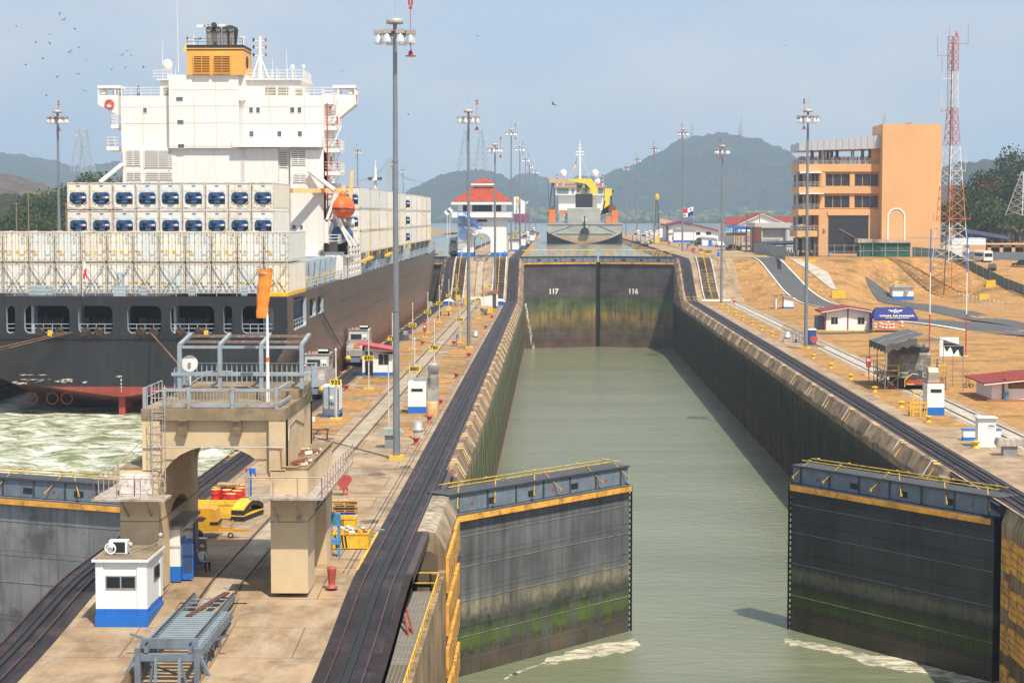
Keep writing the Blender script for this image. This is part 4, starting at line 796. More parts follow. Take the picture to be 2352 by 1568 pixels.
# red fire pipes, lashing frames along the side
g = MB(); x = X_(750); g.tube((x,YA+1,13),(x,YA+1,Z_(235)), .08); 
for py in (284,336,388): g.box(X_(771),X_(774),YA+1.1,YA+1.4,Z_(py),Z_(py)+1)
g.build('fire_main', RED, ship)
g = MB()
for i in range(7):
    Y = 199+i*5.2; g.bar((-26.2,Y,DK),(-26.0,Y,13.2), .5, .6); g.bar((-28.5,Y+1,DK),(-26.2,Y,13.1), .3); g.bar((-26.2,Y,13.1),(-31,Y,13.1), .5, .35); g.build('lashing_frame', DKGREY, ship); g = MB()
for i in range(13): Y = 258+i*13; g.bar((-26.1,Y,DK),(-26.0,Y,13.1), .7, .5); g.bar((-26.1,Y+6.5,DK),(-26.1,Y+6.5,13.1), .25); g.bar((-26.3,Y,13),(-26.3,Y+12.9,13), .3, .25); g.build('lashing_frame', DKGREY, ship); g = MB()
g.box(-28,-26.6,199,234,13,13.2); g.box(-40,-26.6,199.2,208,DK,10.6)
g.build('lashing_frame', DKGREY, ship)
g = MB(); g.rail([(-25.4,199,DK),(-25.4,238,DK)], 1.15, .035, 3, 1.6); g.rail([(-25.4,256,DK),(-25.45,428,DK+.3)], 1.15, .035, 3, 2.2); g.rail([(CX-HW+.2,YS+.2,DK),(CX+HW-2.9,YS+.2,DK)], 1.0, .03, 3, 1.9); g.build('deck_rail', LGREY, ship)
g = MB()
for cx0, cx1 in ((258,415),(425,470),(650,690),(1258,1320),(1688,1748),(2160,2215)): p, q = cY('c', cx0, 1100, YS+.35), cY('c', cx1, 1180, YS+.35); g.box(p.x, q.x, YS+.35, YS+.5, q.z-.2, p.z)
p = cY('c',1075,1180,YS+.4); g.box(p.x-.6,p.x+.6,YS+.2,YS+1,DK,DK+.9); g.box(p.x-.3,p.x-.2,YS+.2,YS+.8,DK+.9,DK+2.1); g.box(p.x+.2,p.x+.3,YS+.2,YS+.8,DK+.9,DK+2.1); g.box(p.x-.5,p.x+.5,YS+.2,YS+.9,DK+2.05,DK+2.25); g.build('deck_locker', DKGREY, ship)
g = MB(); random.seed(8)
for i in range(12): Y = 258+i*13; g.box(-25.9,-25.6,Y-.3,Y+.3,12.2,13.6)
for i in range(4): g.box(-25.6,-25.4,201+i*8,201.7+i*8,DK+.2,DK+1.4)
g.bar((-25.4,258,12.0),(-25.4,272,12.3), .7, .3); g.bar((-25.4,296,12.0),(-25.4,304,12.3), .7, .3); g.build('deck_fitting', YEL, ship)
g = MB(); g.box(-30,-26.2,420,432,DK,12.6); g.box(-27.8,-27,407,409,13,17.2); g.build('forecastle', DKGREY, ship)
# ---- containers
CW, CH, CL = 2.44, 2.88, 12.2
CWH = [M('container_'+n, c, .5, var=.05, scale=.5, streak=((.42,.24,.12), q), dirt=((.5,.4,.3), .25, 1)) for n, c, q in (('white',(.74,.73,.69),.14),('cream',(.72,.69,.6),.2),('pale_grey',(.64,.67,.66),.18),('rust_stained',(.7,.66,.58),.55))]
CYEL = M('container_sticker', (.85,.5,.02), .5); CFR = M('container_frame', (.62,.55,.45), .55, var=.15, dirt=((.35,.14,.05), .75, 2)); CGR = M('container_gasket', (.2,.19,.17), .7)
UNIT = M('cooling_unit_blue', (.012,.075,.2), .4, var=.2)
def shell(mb, mi=0, fr=1):
    w = CW/2-.03; mb.box(-w, w, .12, CL-.06, .1, CH-.06, mi)
    for x in (-w-.02, w-.1):
        for y in (0, CL-.12): mb.box(x, x+.12, y, y+.14, 0, CH, fr)
    for z in (0, CH-.13): mb.box(-w-.01, w+.01, .0, .12, z, z+.13, fr); mb.box(-w-.012, -w+.1, .12, CL-.1, z, z+.1, mi); mb.box(w-.1, w+.012, .12, CL-.1, z, z+.1, mi)
    for i in range(26): y = .35+i*.45; mb.box(w-.01, w+.018, y, y+.2, .2, CH-.2, mi)
def door_container(v):
    t = empty('shipping_container', (0,0,0)); b = MB(); shell(b); b.build('container_body', [CWH[v], CFR], t)
    d = MB(); w = CW/2-.1; d.box(-w, -.015, .03, .12, .16, CH-.15); d.box(.015, w, .03, .12, .16, CH-.15); d.box(-.015, .015, .05, .1, .16, CH-.15, 1)
    for x in (-w-.01, w-.03): d.box(x, x+.04, .0, .03, .16, CH-.15, 1)
    d.build('door', [CWH[v], CGR], t)
    d = MB()
    for x in (-.85,-.33,.33,.85):
        d.tube((x,-.01,.08),(x,-.01,CH-.08), .022, n=6)
        for z in (.3,.95,1.9,2.6): d.box(x-.07, x+.07, -.02, .03, z, z+.05)
    for x in (-.6,.6): d.bar((x-.25,-.03,.72),(x+.25,-.03,.72), .035); 
    for x in (-w,w-.12):
        for z in (.35,1.0,1.7,2.35): d.box(x, x+.12, -.01, .03, z, z+.09)
    d.build('lock_bars', M('zinc', (.42,.38,.33), .5, .3) if v == 0 else bpy.data.materials['zinc'], t)
    random.seed(v+40); s_ = MB()
    for k in range(3+v % 2): x = random.choice((-.7,-.1-.45,.5,.95,.15)); z = random.choice((.85,.95,1.0)); s_.box(x-.09, x+.09, .0, .028, z-.11, z+random.choice((.11,.2)), 0)
    s_.box(-.98,-.86,.0,.028,.9,1.08,1)
    for k in range(6): z = 2.3-k*.12; s_.box(.55, .55+random.uniform(.12,.22), .015, .029, z, z+.05, 1)
    s_.box(.5,.95,.015,.029,2.5,2.56,1); s_.box(-.9,-.8,.0,.028,2.3,2.42,2); s_.build('sticker', [CYEL, CGR, BLUE], t); return t
def reefer(v):
    t = empty('refrigerated_container', (0,0,0)); b = MB(); shell(b); b.build('container_body', [CWH[v], CFR], t)
    d = MB(); w = CW/2-.12; d.box(-w, w, .06, .12, .15, CH-.15); d.box(-w+.03,-.25,.03,.07,1.95,2.5); d.box(.15,w-.25,.03,.07,1.95,2.5); 
    d.box(-w+.05,-w+.35,.0,.06,.2,.6)
    if v % 2: d.bar((-w+.1,.0,.9),(-w+.5,.0,.55), .06); d.bar((w-.1,.0,.9),(w-.5,.0,.55), .06)
    d.box(-.2,.2,.02,.06,2.45,2.55,1); d.box(-.9,-.7,.03,.065,1.95,2.1,2); d.box(-.05,.08,.02,.06,.22,.36,2); d.box(.75,.95,.03,.065,.3,.42,2); d.build('end_panel', [CWH[v], BLUE, CYEL], t)
    u = MB(); u.prism([(-.9,1.05),(.88,1.05),(.88,1.6),(.68,1.82),(-.7,1.82),(-.9,1.6)], -.1, .06); u.prism([(-.25,.62),(.35,.62),(.35,1.0),(-.25,1.0)], -.06, .05); u.lathe([(.14,-.3),(.14,.3)], 8, (.05,-.05,.72), ax='x')
    u.box(-.9,.88,.03,.062,.55,1.05,1); u.lathe([(.05,-.16),(.26,-.14),(.28,-.1)], 14, (-.35,0,1.42), ax='y', mi=1); u.box(.42,.8,-.12,-.1,1.2,1.36,2); u.box(.3,.62,-.115,-.1,1.5,1.68,1); u.box(.2,.38,-.12,-.1,1.2,1.34,3); u.build('cooling_unit', [UNIT, BLACK, WHITE, ORANGE], t); return t
DP = [door_container(i) for i in range(4)]; RP = [reefer(i) for i in range(4)]
used = {}
def put(protos, x, y, z, label, group):
    v = random.choices(range(4), [4,3,3,1.4])[0]; pr = protos[v]
    o = tag(pr, label, 'shipping container', group) if id(pr) not in used else copy_tree(pr, label=label)
    used[id(pr)] = 1; o['group'] = group; o['category'] = 'shipping container'; o.location = (x, y, z)
random.seed(12); CN = ['first','second','third','fourth','fifth','sixth','seventh','eighth','ninth','tenth','eleventh','twelfth','thirteenth']
for c_ in range(13):
    for r in range(2):
        put(DP, -26.5-c_*2.52, 186, 10.65+r*3.0, f'white door-end container, {CN[c_]} from the right in the {"upper" if r else "lower"} row across the stern' if c_ else f'white container at the right end of the {"upper" if r else "lower"} stern row, its long side showing', 'door-end containers across the stern')
for c_ in range(9):
    for r in range(2):
        put(RP, -31.2-c_*2.5, 209, 21.75-2.98*(r+1), f'refrigerated container with blue cooling unit, {CN[c_]} from the right in the {"second" if r else "top"} row' , 'refrigerated containers ahead of the stern rows')
    if c_ < 9:
        pass
BY = [(256,4),(271,1),(284.3,1),(297.8,1),(322.5,2),(349,2),(363,1),(377,2),(391.5,1)]
for k, (Y, nc) in enumerate(BY):
    for c_ in range(nc):
        for r in range(3):
            put(RP, -26.55-c_*2.52, Y, 13.15+r*2.96, f'white refrigerated container of {"the outermost" if c_ == 0 else "the "+CN[c_]} stack, {["bottom","middle","top"][r]} tier, {CN[k]} bay forward of the lifeboat', 'refrigerated containers forward of the lifeboat')
yc = thing('shipping_container', 'yellow container standing alone near the bow', 'shipping container', (-28.2,421,13.3))
b = MB(); shell(b); b.build('container_body', [M('container_yellow', (.7,.36,.03), .6), CFR], yc)
# lashing rods crossing over the lower stern row
b = MB()
for c_ in range(13):
    x = -26.5-c_*2.52
    for s in (-1,1): b.bar((x+s*1.15,185.75,13.75),(x-s*.25,185.7,11.7), .04); b.bar((x+s*1.05,185.7,13.5),(x-s*.35,185.65,11.6), .035); b.bar((x+s*.2,185.7,11.7),(x+s*1.0,185.4,10.5), .08, mi=1)
b.build('lashing_rods', [M('rod', (.45,.38,.3), .6), DARK], ship)
for pts in ([(-46.5,183.9,7.0),(-70,160,1.5)],[(-45.8,183.9,7.0),(-72,162,.5)],[(-38.4,183.9,7.0),(-26.4,160,.8),(-24.3,150,.2)],[(-38.2,183.9,6.9),(-24.4,152,.2)]):
    b = MB(); b.path([Vector(p) for p in pts], .035); b.build('mooring_line', M('rope', (.25,.13,.07), .9) if 'rope' not in bpy.data.materials else bpy.data.materials['rope'], ship)
# ================================================================ LAMP MASTS
def make_mast(hang=True):
    t = empty('lamp_mast', (0,0,0)); H = 33.2
    b = MB(); b.tube((0,0,.3),(0,0,H-1.1), .265, .15, 12); b.tube((0,0,22),(0,0,22.12), .225, .225, 12); b.tube((0,0,11),(0,0,11.12), .26, .26, 12); b.build('pole', POLEM, t)
    b = MB(); b.box(-.5,.5,-.45,.45,.0,.3); b.build('base', YEL, t)
    b = MB(); b.lathe([(.02,0),(.6,.02),(.64,.08),(.62,.34),(.45,.4),(.02,.42)], 18, (0,0,H-1.15)); b.tube((0,0,H-.4),(0,0,H+1.3), .025, n=5); b.build('cap', M('cap_metal', (.42,.4,.36), .55, .2) if 'cap_metal' not in bpy.data.materials else bpy.data.materials['cap_metal'], t)
    b = MB()
    for i in range(8):
        a = 2*pi*(i+.5)/8; b.bar((0,0,H-1.7),(cos(a)*1.15,sin(a)*1.15,H-1.7), .08)
    b.torus((0,0,H-1.75), 1.1, .05, n=16); b.build('arms', RED, t)
    for i in range(8):
        a = 2*pi*(i+.5)/8; c = (cos(a)*1.28, sin(a)*1.28, 0); b = MB(); b.lathe([(.32,-2.58),(.33,-2.48),(.27,-2.2),(.16,-2.0),(.08,-1.9)], 14, (c[0],c[1],H)); b.box(c[0]-.32,c[0]+.32,c[1]-.16,c[1]+.16,H-1.92,H-1.62,1); b.build('lamp', [M('lamp_reflector', (.72,.74,.76), .25, .5) if 'lamp_reflector' not in bpy.data.materials else bpy.data.materials['lamp_reflector'], M('ballast', (.35,.33,.3), .6) if 'ballast' not in bpy.data.materials else bpy.data.materials['ballast']], t)
    b = MB(); x = 1.15; b.tube((x,0,H-1.8),(x,0,H+.3), .025, n=5); b.box(x-.12,x+.12,-.1,.1,H-.05,H+.15); b.tube((x-.11,0,H+.25),(x-.11,0,H+.6), .08, n=6); b.tube((x+.11,0,H+.25),(x+.11,0,H+.6), .08, n=6); b.bar((x-.15,0,H+.27),(x+.15,0,H+.27), .06)
    if hang: b.path([(x,0,H-1.9),(x-.05,0,H-2.4),(x+.05,0,H-3.1)], .03); b.lathe([(.4,-3.5),(.42,-3.46),(.16,-3.4),(.16,-3.2),(.06,-3.05)], 12, (x,0,H))
    b.build('warning_lamp', RED, t); return t
mp_ = make_mast()
MG = 'tall lamp masts along the lock'
masts = [(-11.6,143.3,0,0,'largest lamp mast, its grey pole rising from a yellow base on the centre island'),(-11.5,265,0,0,'second lamp mast along the centre island, in front of the control house roof'),(-11.55,388,0,0,'third lamp mast along the centre island, at the foot of the incline'),(-11,513,8.5,0,'lamp mast just right of the control house'),(-10.8,635,8.5,0,'lamp mast two along past the control house'),(-10.6,758,8.5,0,'lamp mast three along past the control house'),(-10.4,860,8.5,0,'lamp mast four along past the control house'),(-8.5,960,8.5,0,'most distant lamp mast of the centre island row'),
 (34.5,265,0,pi,'lamp mast on the dry grass beside the portable toilet, in front of the visitor building'),(34.4,397,0,pi,'lamp mast at the foot of the right bank incline, in front of the hill'),(34.1,513,8.5,pi,'lamp mast near the national flag on the upper right bank'),(33,635,8.5,pi,'lamp mast above the black lattice crane on the right bank'),(32.8,760,8.5,pi,'taller of the two close lamp masts right of the dredger'),(33.4,890,8.5,pi,'shorter of the two close lamp masts right of the dredger'),
 (-67.6,265,0,0,'leftmost lamp mast, standing before the green trees'),(-65.8,655,8.5,0,'lamp mast seen above the stacked containers beside the lifeboat'),(-66,800,8.5,0,'distant lamp mast just left of the largest mast'),(-72,935,8.5,0,'most distant lamp mast, right of the largest mast and above the containers')]
for i, (x, y, z, rz, lab) in enumerate(masts):
    o = tag(mp_, lab, 'lamp mast', MG) if i == 0 else copy_tree(mp_, label=lab); o.location = (x, y, z); o.rotation_euler.z = rz+(.12*i)
# ================================================================ ARCHED CONCRETE GANTRY (foreground)
ARC = mat_concrete('gantry_concrete', (.7,.54,.33), (.56,.41,.24), .25, (.16,.11,.065), .4, (.66,.53,.34)); ARCD = mat_concrete('gantry_weathered', (.3,.22,.13), (.15,.11,.065), .7, (.045,.033,.024), .75, (.38,.29,.18))
for mm in (ARC, ARCD):
    for nn in mm.node_tree.nodes:
        if nn.type == 'TEX_BRICK': nn.inputs['Mortar Size'].default_value = 0
g = thing('concrete_gantry', 'stained buff concrete gantry spanning the island on arched legs', 'gantry', (-.1,-.45,0))
YF, YB = 92.3, 102.6; xl0, xl1, xr0, xr1 = -20.6, -18.75, -13.38, -11.6
def arc(x0, x1, zs, rise, n=14): return [((x0+x1)/2+(x1-x0)/2*cos(pi*i/n), zs+rise*sin(pi*i/n)) for i in range(n+1)]
for x0, x1, nm in ((xl0,xl1,'left'),(xr0,xr1,'right')):      # each leg: two piers joined over a small arch
    b = MB(); A = [(YF+2.6,0)]+[((YF+YB)/2-(YB-YF-5.2)/2*cos(pi*i/10), 2.9+1.1*sin(pi*i/10)) for i in range(11)]+[(YB-2.6,0)]
    b.prism([(YF,0)]+A+[(YB,0),(YB,5.9),(YF,5.9)], x0, x1, 'x'); b.box(x0-.02,x1+.02,YF-.02,YB+.02,3.42,3.46,1); b.build('leg', [ARC, ARCD], g)
b = MB(); ux0, ux1 = -19.5, -12.65
for Y in (YF, YB-.9):
    A = arc(xl1, xr0, 5.0, 2.05)[::-1]; b.prism([(ux0,4.8)]+[(xl1-.0,4.8)]+A+[(xr0,4.8),(ux1,4.8),(ux1,8.3),(ux0,8.3)] if False else [(ux0,4.95),(xl1,4.95)]+A+[(xr0,4.95),(ux1,4.95),(ux1,8.3),(ux0,8.3)], Y+.3, Y+.9)
    for x0, x1 in ((ux0,xl1+.1),(xr0-.05,ux1)): b.box(x0, x1, Y, Y+.95, 5.85, 8.3)
for x in (ux0, ux1-.6): b.box(x, x+.6, YF+.9, YB-.9, 5.85, 8.3)
b.build('arched_wall', ARC, g)
b = MB(); b.box(ux0-.03, ux1+.03, YF-.03, YB, 8.3, 8.85); b.box(ux0+.9, ux1-.03, 97.2, YB, 8.85, 9.3)
for x in (-17.75,-15.15): b.prism([(YF+.3,8.3),(YF+.3,7.6),(YF-.02,7.62),(YF-.1,8.0),(YF-.25,8.3)], x, x+.38, 'x')
b.build('roof_slab', ARCD, g)
b = MB(); b.prism([(0,5.9),(1.07,5.9),(1.07,6.02),(0,6.02)], YF+.02, YB); b.v = [(v[0]+ux1, v[1], v[2]) for v in b.v]; b.box(ux0-1.1,ux0,YF+.02,YB,5.9,6.02); random.seed(3)
for i in range(26): x = ux1+random.uniform(.15,.9); y = YF+.5+random.choice((0.6,1.4,4.5,5.5))+random.uniform(-.4,.4); s_ = random.uniform(.08,.22); b.bar((x-s_,y,6.05+s_*.4),(x+s_,y+random.uniform(-.2,.2),6.1+s_*.5), s_, s_*.8, random.choice((0,1,2)))
b.build('ledge', [ARCD, RUSTR, MARKW], g)
b = MB(); XK = lambda cx: atY((500+cx*.3827)*.57422, 900, YF+.1).x
for c0, c1 in ((228,262),(435,470),(687,722),(1142,1180),(1600,1640)): b.box(XK(c0), XK(c1), YF+.05, YF+.3, 8.85, 9.85)
for z0, z1 in ((8.92,9.08),(9.66,9.8)): b.box(XK(470), XK(1640), YF+.12, YF+.22, z0, z1)
for i in range(34): x = XK(490)+(XK(1600)-XK(490))*i/33; b.box(x-.018, x+.018, YF+.15, YF+.19, 9.05, 9.7)
b.box(XK(1640)-.1, XK(1640), YF+.3, 96.9, 9.66, 9.8); b.box(XK(1640)-.1, XK(1640), YF+.3, 96.9, 8.92, 9.08)
b.rail([(XK(228),YF+.2,8.85),(XK(228),97,8.85)], .95, .03, 2, .9); b.build('railing', M('rusty_grey_paint', (.3,.33,.35), .6, dirt=((.3,.14,.06), .8, 2), var=.15), g)
b = MB(); px_ = [-18.8,-16.75,-14.65,-12.6]
for x in px_: b.box(x-.1, x+.1, 98.1, 98.35, 9.3, 11.5); b.bar((x,98.2,11.5),(x,101.3,11.85), .18, .16)
for y, z in ((98.25,11.42),(99.7,11.6),(101.2,11.8)): b.box(-18.9,-12.5,y-.07,y+.07,z-.09,z+.04, 1 if y > 99 else 0)
b.box(-19.2,-12.1,98.05,98.2,9.95,10.12); b.build('roof_frame', [M('frame_grey', (.27,.33,.37), .55, var=.12, dirt=((.33,.15,.07), .5, 2)), M('frame_rust', (.2,.13,.1), .8, dirt=((.5,.5,.5), .5, 3))], g)
b = MB(); b.rail([(-19.1,98.3,9.3),(-18.9,102,9.3),(-12.3,102,9.3),(-12.1,98.4,9.3)], 1.0, .03, 2, .26); b.path([(-18.6,98.8,9.4),(-18,98.8,9.95),(-17.6,98.8,10.1),(-16.2,98.8,10.12)], .04); b.path([(-18.5,98.6,9.35),(-17.9,98.6,9.8),(-17.5,98.6,9.95),(-16.2,98.6,9.97)], .04); b.build('railing', M('frame_rail', (.3,.37,.42), .55), g)
b = MB(); b.lathe([(.42,-.03),(.42,.03)], 20, (-18.35,98.5,10.55), ax='y'); b.box(-18.42,-18.28,98.4,98.46,10.38,10.6,2); b.tube((-18.35,98.6,9.3),(-18.35,98.6,10.5), .04); b.build('dish', [SHIPW, DARK, GREYM], g)
b = MB()   # caged ladder up the left leg
for x in (-18.95,-18.35): b.tube((x,YF-.25,4.9),(x,YF-.25,10.0), .025, n=5)
for i in range(15): z = 5.1+i*.33; b.tube((-18.95,YF-.25,z),(-18.35,YF-.25,z), .016, n=4)
for i in range(7):
    z = 5.6+i*.6; P = [(-18.65+.38*cos(a), YF-.25-.62*sin(a) if sin(a) > 0 else YF-.25, z) for a in [pi*k/8 for k in range(9)]]; b.path(P, .012, 4)
for a in (pi*.25,pi*.5,pi*.75): b.tube((-18.65+.38*cos(a),YF-.25-.62*sin(a),5.6),(-18.65+.38*cos(a),YF-.25-.62*sin(a),9.3), .01, n=4)
b.build('ladder', GALV, g)
b = MB(); b.path([(ux0-.02,YF-.06,7.0),(xr0+.2,YF-.06,7.03),(ux1-.1,YF-.06,7.0)], .03); b.path([(ux1-.2,YF-.05,7.0),(ux1-.15,YF-.05,6.1),(ux1+.5,YF+.1,6.05),(ux1+1.1,YF+3,6.15),(ux1+1.1,YB,6.2)], .035, mi=1); b.path([(ux1+.03,YF+.9,7.2),(ux1+.03,YF+1.2,7.9),(ux1+.03,YF+3.5,8.0),(ux1+.03,YF+7,7.4)], .03); b.build('conduit', [GALV, M('conduit_brass', (.4,.22,.08), .6)], g)
# rusted walkways on brackets
b = MB(); b.box(-14.2,-10.7,90.9,YF-.03,4.68,4.78); b.box(xr1+.02,-10.7,YF,105,4.68,4.78); b.box(-21.6,-18.1,90.6,YF-.03,4.64,4.74,0); b.box(-21.6,xl0-.02,YF,100,4.64,4.74)
for x in (-13.1,-12.0): b.bar((x,YF,3.6),(x,91,4.65), .09); b.box(x-.12,x+.12,YF-.05,YF,3.4,3.8)
for x in (-20.2,-19.1): b.bar((x,YF,3.7),(x,90.8,4.6), .09)
for y in (95,99,103): b.bar((xr1,y,3.6),(-10.8,y,4.65), .08)
b.build('walkway', M('walkway_rust', (.4,.35,.3), .8, .2, var=.25, dirt=((.25,.09,.04), .8, 2.5)), g)
b = MB(); b.rail([(-14.2,90.95,4.75),(-10.75,90.95,4.75),(-10.75,105,4.75)], 1.0, .028, 1, 1.15); b.rail([(-21.5,96,4.7),(-21.5,90.7,4.7),(-18.15,90.7,4.7)], 1.0, .028, 1, 1.15); b.path([(-21.5,96,5.7),(-20.7,101,7.0)], .03); b.build('railing', M('rail_rust', (.42,.28,.22), .7, dirt=((.6,.58,.55), .7, 3)), g)
for i, (px0, px1) in enumerate(((1075,1205),(1212,1368))):
    p = cY('i', px0, 1400, 91.4); q = cY('i', px1, 1400, 91.4); b = MB(); b.box(p.x, q.x-.03, 91.3, 91.9, 4.75, 5.72); b.box(p.x+.05, q.x-.08, 91.27, 91.3, 4.85, 5.62)
    cab = b.build('steel_cabinet', M('cabinet_rust', (.62,.6,.57), .6, dirt=((.33,.13,.05), .9, 4)) if i == 0 else bpy.data.materials['cabinet_rust']); tag(cab, ['left of two rusting white steel cabinets on the gantry walkway', 'right of two rusting white steel cabinets on the gantry walkway'][i], 'cabinet', 'rusting cabinets')
# windsock on its pole, standing on the gantry roof
ws = thing('windsock', 'limp orange windsock on a banded white pole atop the concrete gantry', 'windsock', (-14.1,95.5,8.85))
b = MB(); b.tube((0,0,0),(0,0,2.0), .1, .085, 10); b.tube((0,0,2.2),(0,0,4.3), .08, .06, 10); b.tube((0,0,4.3),(0,0,6.4), .04, n=6); b.build('pole', WHITE, ws)
b = MB(); b.tube((0,0,2.0),(0,0,2.2), .1, n=10); b.build('band', ORANGE, ws)
b = MB(); b.torus((-.12,0,6.35), .26, .02, 'z'); b.build('hoop', GALV, ws)
b = MB()
def sock(u, v):
    a = 2*pi*u; r = .4-.13*v+.02*sin(9*a+v*7)+.015*sin(23*v); x = -.06-.22*v; return (x+r*cos(a)*(.85+.15*v), r*.55*sin(a), 6.5-2.35*v+.12*(1-min(1, v*12))*sin(a*2))
b.grid(29, 30, sock); b.build('sock', M('windsock_fabric', (.85,.27,.035), .75, var=.06, scale=4), ws)
# small hut in front, hut under the gantry
hut = thing('hut', 'white hut with blue base and a dark double window, in front of the concrete gantry', 'hut', (0,0,-.66))
hx0, hx1, hy0, hy1 = at(217,1442,-.65).x, at(333,1442,-.65).x, 87.15, 90.7
b = MB(); b.box(hx0,hx1,hy0,hy1,.83,3.0);
for x0, x1 in ((hx0,hx0+.36),(hx1-.4,hx1)): b.box(x0,x1,hy0-.06,hy0,.83,3.0)
for y0, y1 in ((hy0-.06,hy0+.6),(hy1-.6,hy1)): b.box(hx1,hx1+.06,y0,y1,.83,3.0)
b.build('wall', WHITE, hut)
b = MB(); b.box(hx0-.01,hx1+.01,hy0-.01,hy1,0,.83); b.box(hx0-.04,hx1+.08,hy0-.09,hy1,0,.52)
for x0, x1 in ((hx0,hx0+.37),(hx1-.41,hx1+.07)): b.box(x0-.002,x1,hy0-.07,hy0,.52,.84)
b.build('plinth', BLUE, hut)
b = MB(); b.box(hx0-.14,hx1+.16,hy0-.2,hy1+.1,3.0,3.12); b.box(hx0-.1,hx1+.12,hy0-.16,hy1+.06,3.12,3.14,1); b.build('roof', [WHITE, ARCD], hut)
b = MB(); b.box(hx0+.45,hx1-.45,hy0-.05,hy0-.02,1.75,2.36,1); 
for x0, x1 in ((hx0+.5,(hx0+hx1)/2-.03),((hx0+hx1)/2+.03,hx1-.5)): b.box(x0,x1,hy0-.062,hy0-.04,1.8,2.31)
b.box(hx1+.01,hx1+.03,88.8,90.3,1.75,2.46,1); b.box(hx1+.025,hx1+.045,88.86,90.24,1.8,2.41); b.build('window', [GLASS, GALV], hut)
b = MB(); b.box(hx0+.35,hx0+1.2,88.3,88.8,3.16,3.76); b.box(hx0+.55,hx0+1.1,88.28,88.3,3.22,3.7,1); b.torus((hx0+.45,88.15,3.42), .24, .035, 'y'); b.torus((hx0+.5,88.1,3.38), .2, .03, 'y'); b.build('air_conditioner', [WHITE, GLASS], hut)
b = MB()
for x, y in ((hx0+1.35,88.3),(hx1-.1,91.0)): b.tube((x,y,3.14),(x,y,3.4), .03); b.box(x-.06,x+.06,y-.06,y+.06,3.34,3.46); b.lathe([(.02,-.12),(.1,-.08),(.12,.0),(.09,.1),(.02,.13)], 10, (x,y,3.58))
b.path([(hx0+1.35,88.3,3.17),(hx1-.4,90.5,3.2),(hx1-.1,91.0,3.3)], .02); b.build('roof_lamp', GALV, hut)
h2 = thing('hut', 'white and blue hut built under the gantry against its left leg, door standing open', 'hut')
b = MB(); b.box(-19.1,-18.4,94.7,99.6,.75,2.6); b.build('wall', WHITE, h2); b = MB(); b.box(-19.1,-18.37,94.67,99.62,0,.75); b.build('plinth', BLUE, h2)
b = MB(); b.box(-19.2,-18.3,94.6,99.8,2.6,2.75); b.box(-18.3,-17.9,95.0,95.7,2.42,2.5); b.box(-18.3,-17.9,98.2,99.2,2.42,2.5); b.build('roof', CONCL, h2)
b = MB(); b.box(-18.36,-18.34,95.1,95.9,0,2.1,1); b.bar((-18.0,95.0,.05),(-18.0,95.0,2.1), .06, .06); b.box(-18.35,-17.8,94.98,95.04,.05,2.1)
for i in range(14): b.box(-18.3,-17.85,94.96,94.98,.4+i*.11,.46+i*.11,1)
b.build('door', [BLUE, DARK], h2)
b = MB(); b.box(-18.38,-18.33,98.3,99.3,.9,2.3); b.build('shutter', M('blue_shutter', (.01,.06,.25), .5), h2)
fe = thing('fire_extinguisher', 'red fire extinguisher on the wall of the hut under the gantry', 'fire extinguisher', (-18.22,97.2,.75)); b = MB(); b.lathe([(.1,0),(.12,.05),(.12,.62),(.05,.74)], 10); b.build('cylinder', RED, fe); b = MB(); b.tube((0,0,.74),(0,0,.82), .03); b.path([(0,0,.8),(.12,0,.75),(.14,0,.3)], .015); b.build('hose', BLACK, fe)
# steel trestle carrying the end of the return track over the pit
t = thing('steel_trestle', 'blue grey steel trestle carrying the end of the return track over its pit', 'trestle')
b = MB()
for x in (-17.0,-15.15): b.bar((x,79.9,-.05),(x,91,-.05), .16, .3); b.bar((x,79.9,.14),(x,91,.14), .07, .1, 1)
for x in (-17.35,-14.8): b.bar((x,80.2,-.3),(x,88.2,-.3), .14, .4)
b.build('girder', [STEELB, RAILST], t); b = MB()
for i in range(17): y = 80.4+i*.43; b.bar((-17.35,y,-.02),(-14.8,y,-.02), .16, .1)
for y in (88.3,89.3,90.2): b.bar((-17,y,.02),(-15.1,y,.02), .05)
b.build('sleepers', M('trestle_grey', (.25,.31,.35), .5, var=.12), t); b = MB()
b.box(-17.45,-14.7,79.85,80.1,-.55,-.25); b.box(-17.3,-14.9,80.25,80.4,-.1,.32)
for x in (-17.35,-14.85): b.box(x-.12,x+.12,79.8,80.05,-3.6,.0); b.bar((x,80.0,-.2),(x+(-1.2 if x < -16 else 1.2),79.6,-2.4), .12); b.bar((x,83,-.4),(x+(-.9 if x < -16 else .9),82.6,0.0), .1)
for x in (-16.6,-15.6): b.bar((x,79.9,-.4),(x+.1,79.2,-3.2), .12); b.bar((x,79.9,-.4),(-16.1+(x+16.1)*2.2,80.1,-2.9), .1)
for i in range(4):
    y = 81.6+i*1.7
    for x in (-17.35,-14.8): b.bar((x,y,-.4),(x,y+.1,-3+i*.75), .12)
    b.bar((-17.35,y,-1.0),(-14.8,y,-2.0+i*.4), .08)
b.build('bracing', STEELB, t)
b = MB(); b.bar((-16.4,86.3,.02),(-15.6,91.8,.02), .3, .08); tag(b.build('steel_beam', M('brown_beam', (.09,.045,.03), .8)), 'rusty brown beam lying between the rails near the trestle', 'beam')
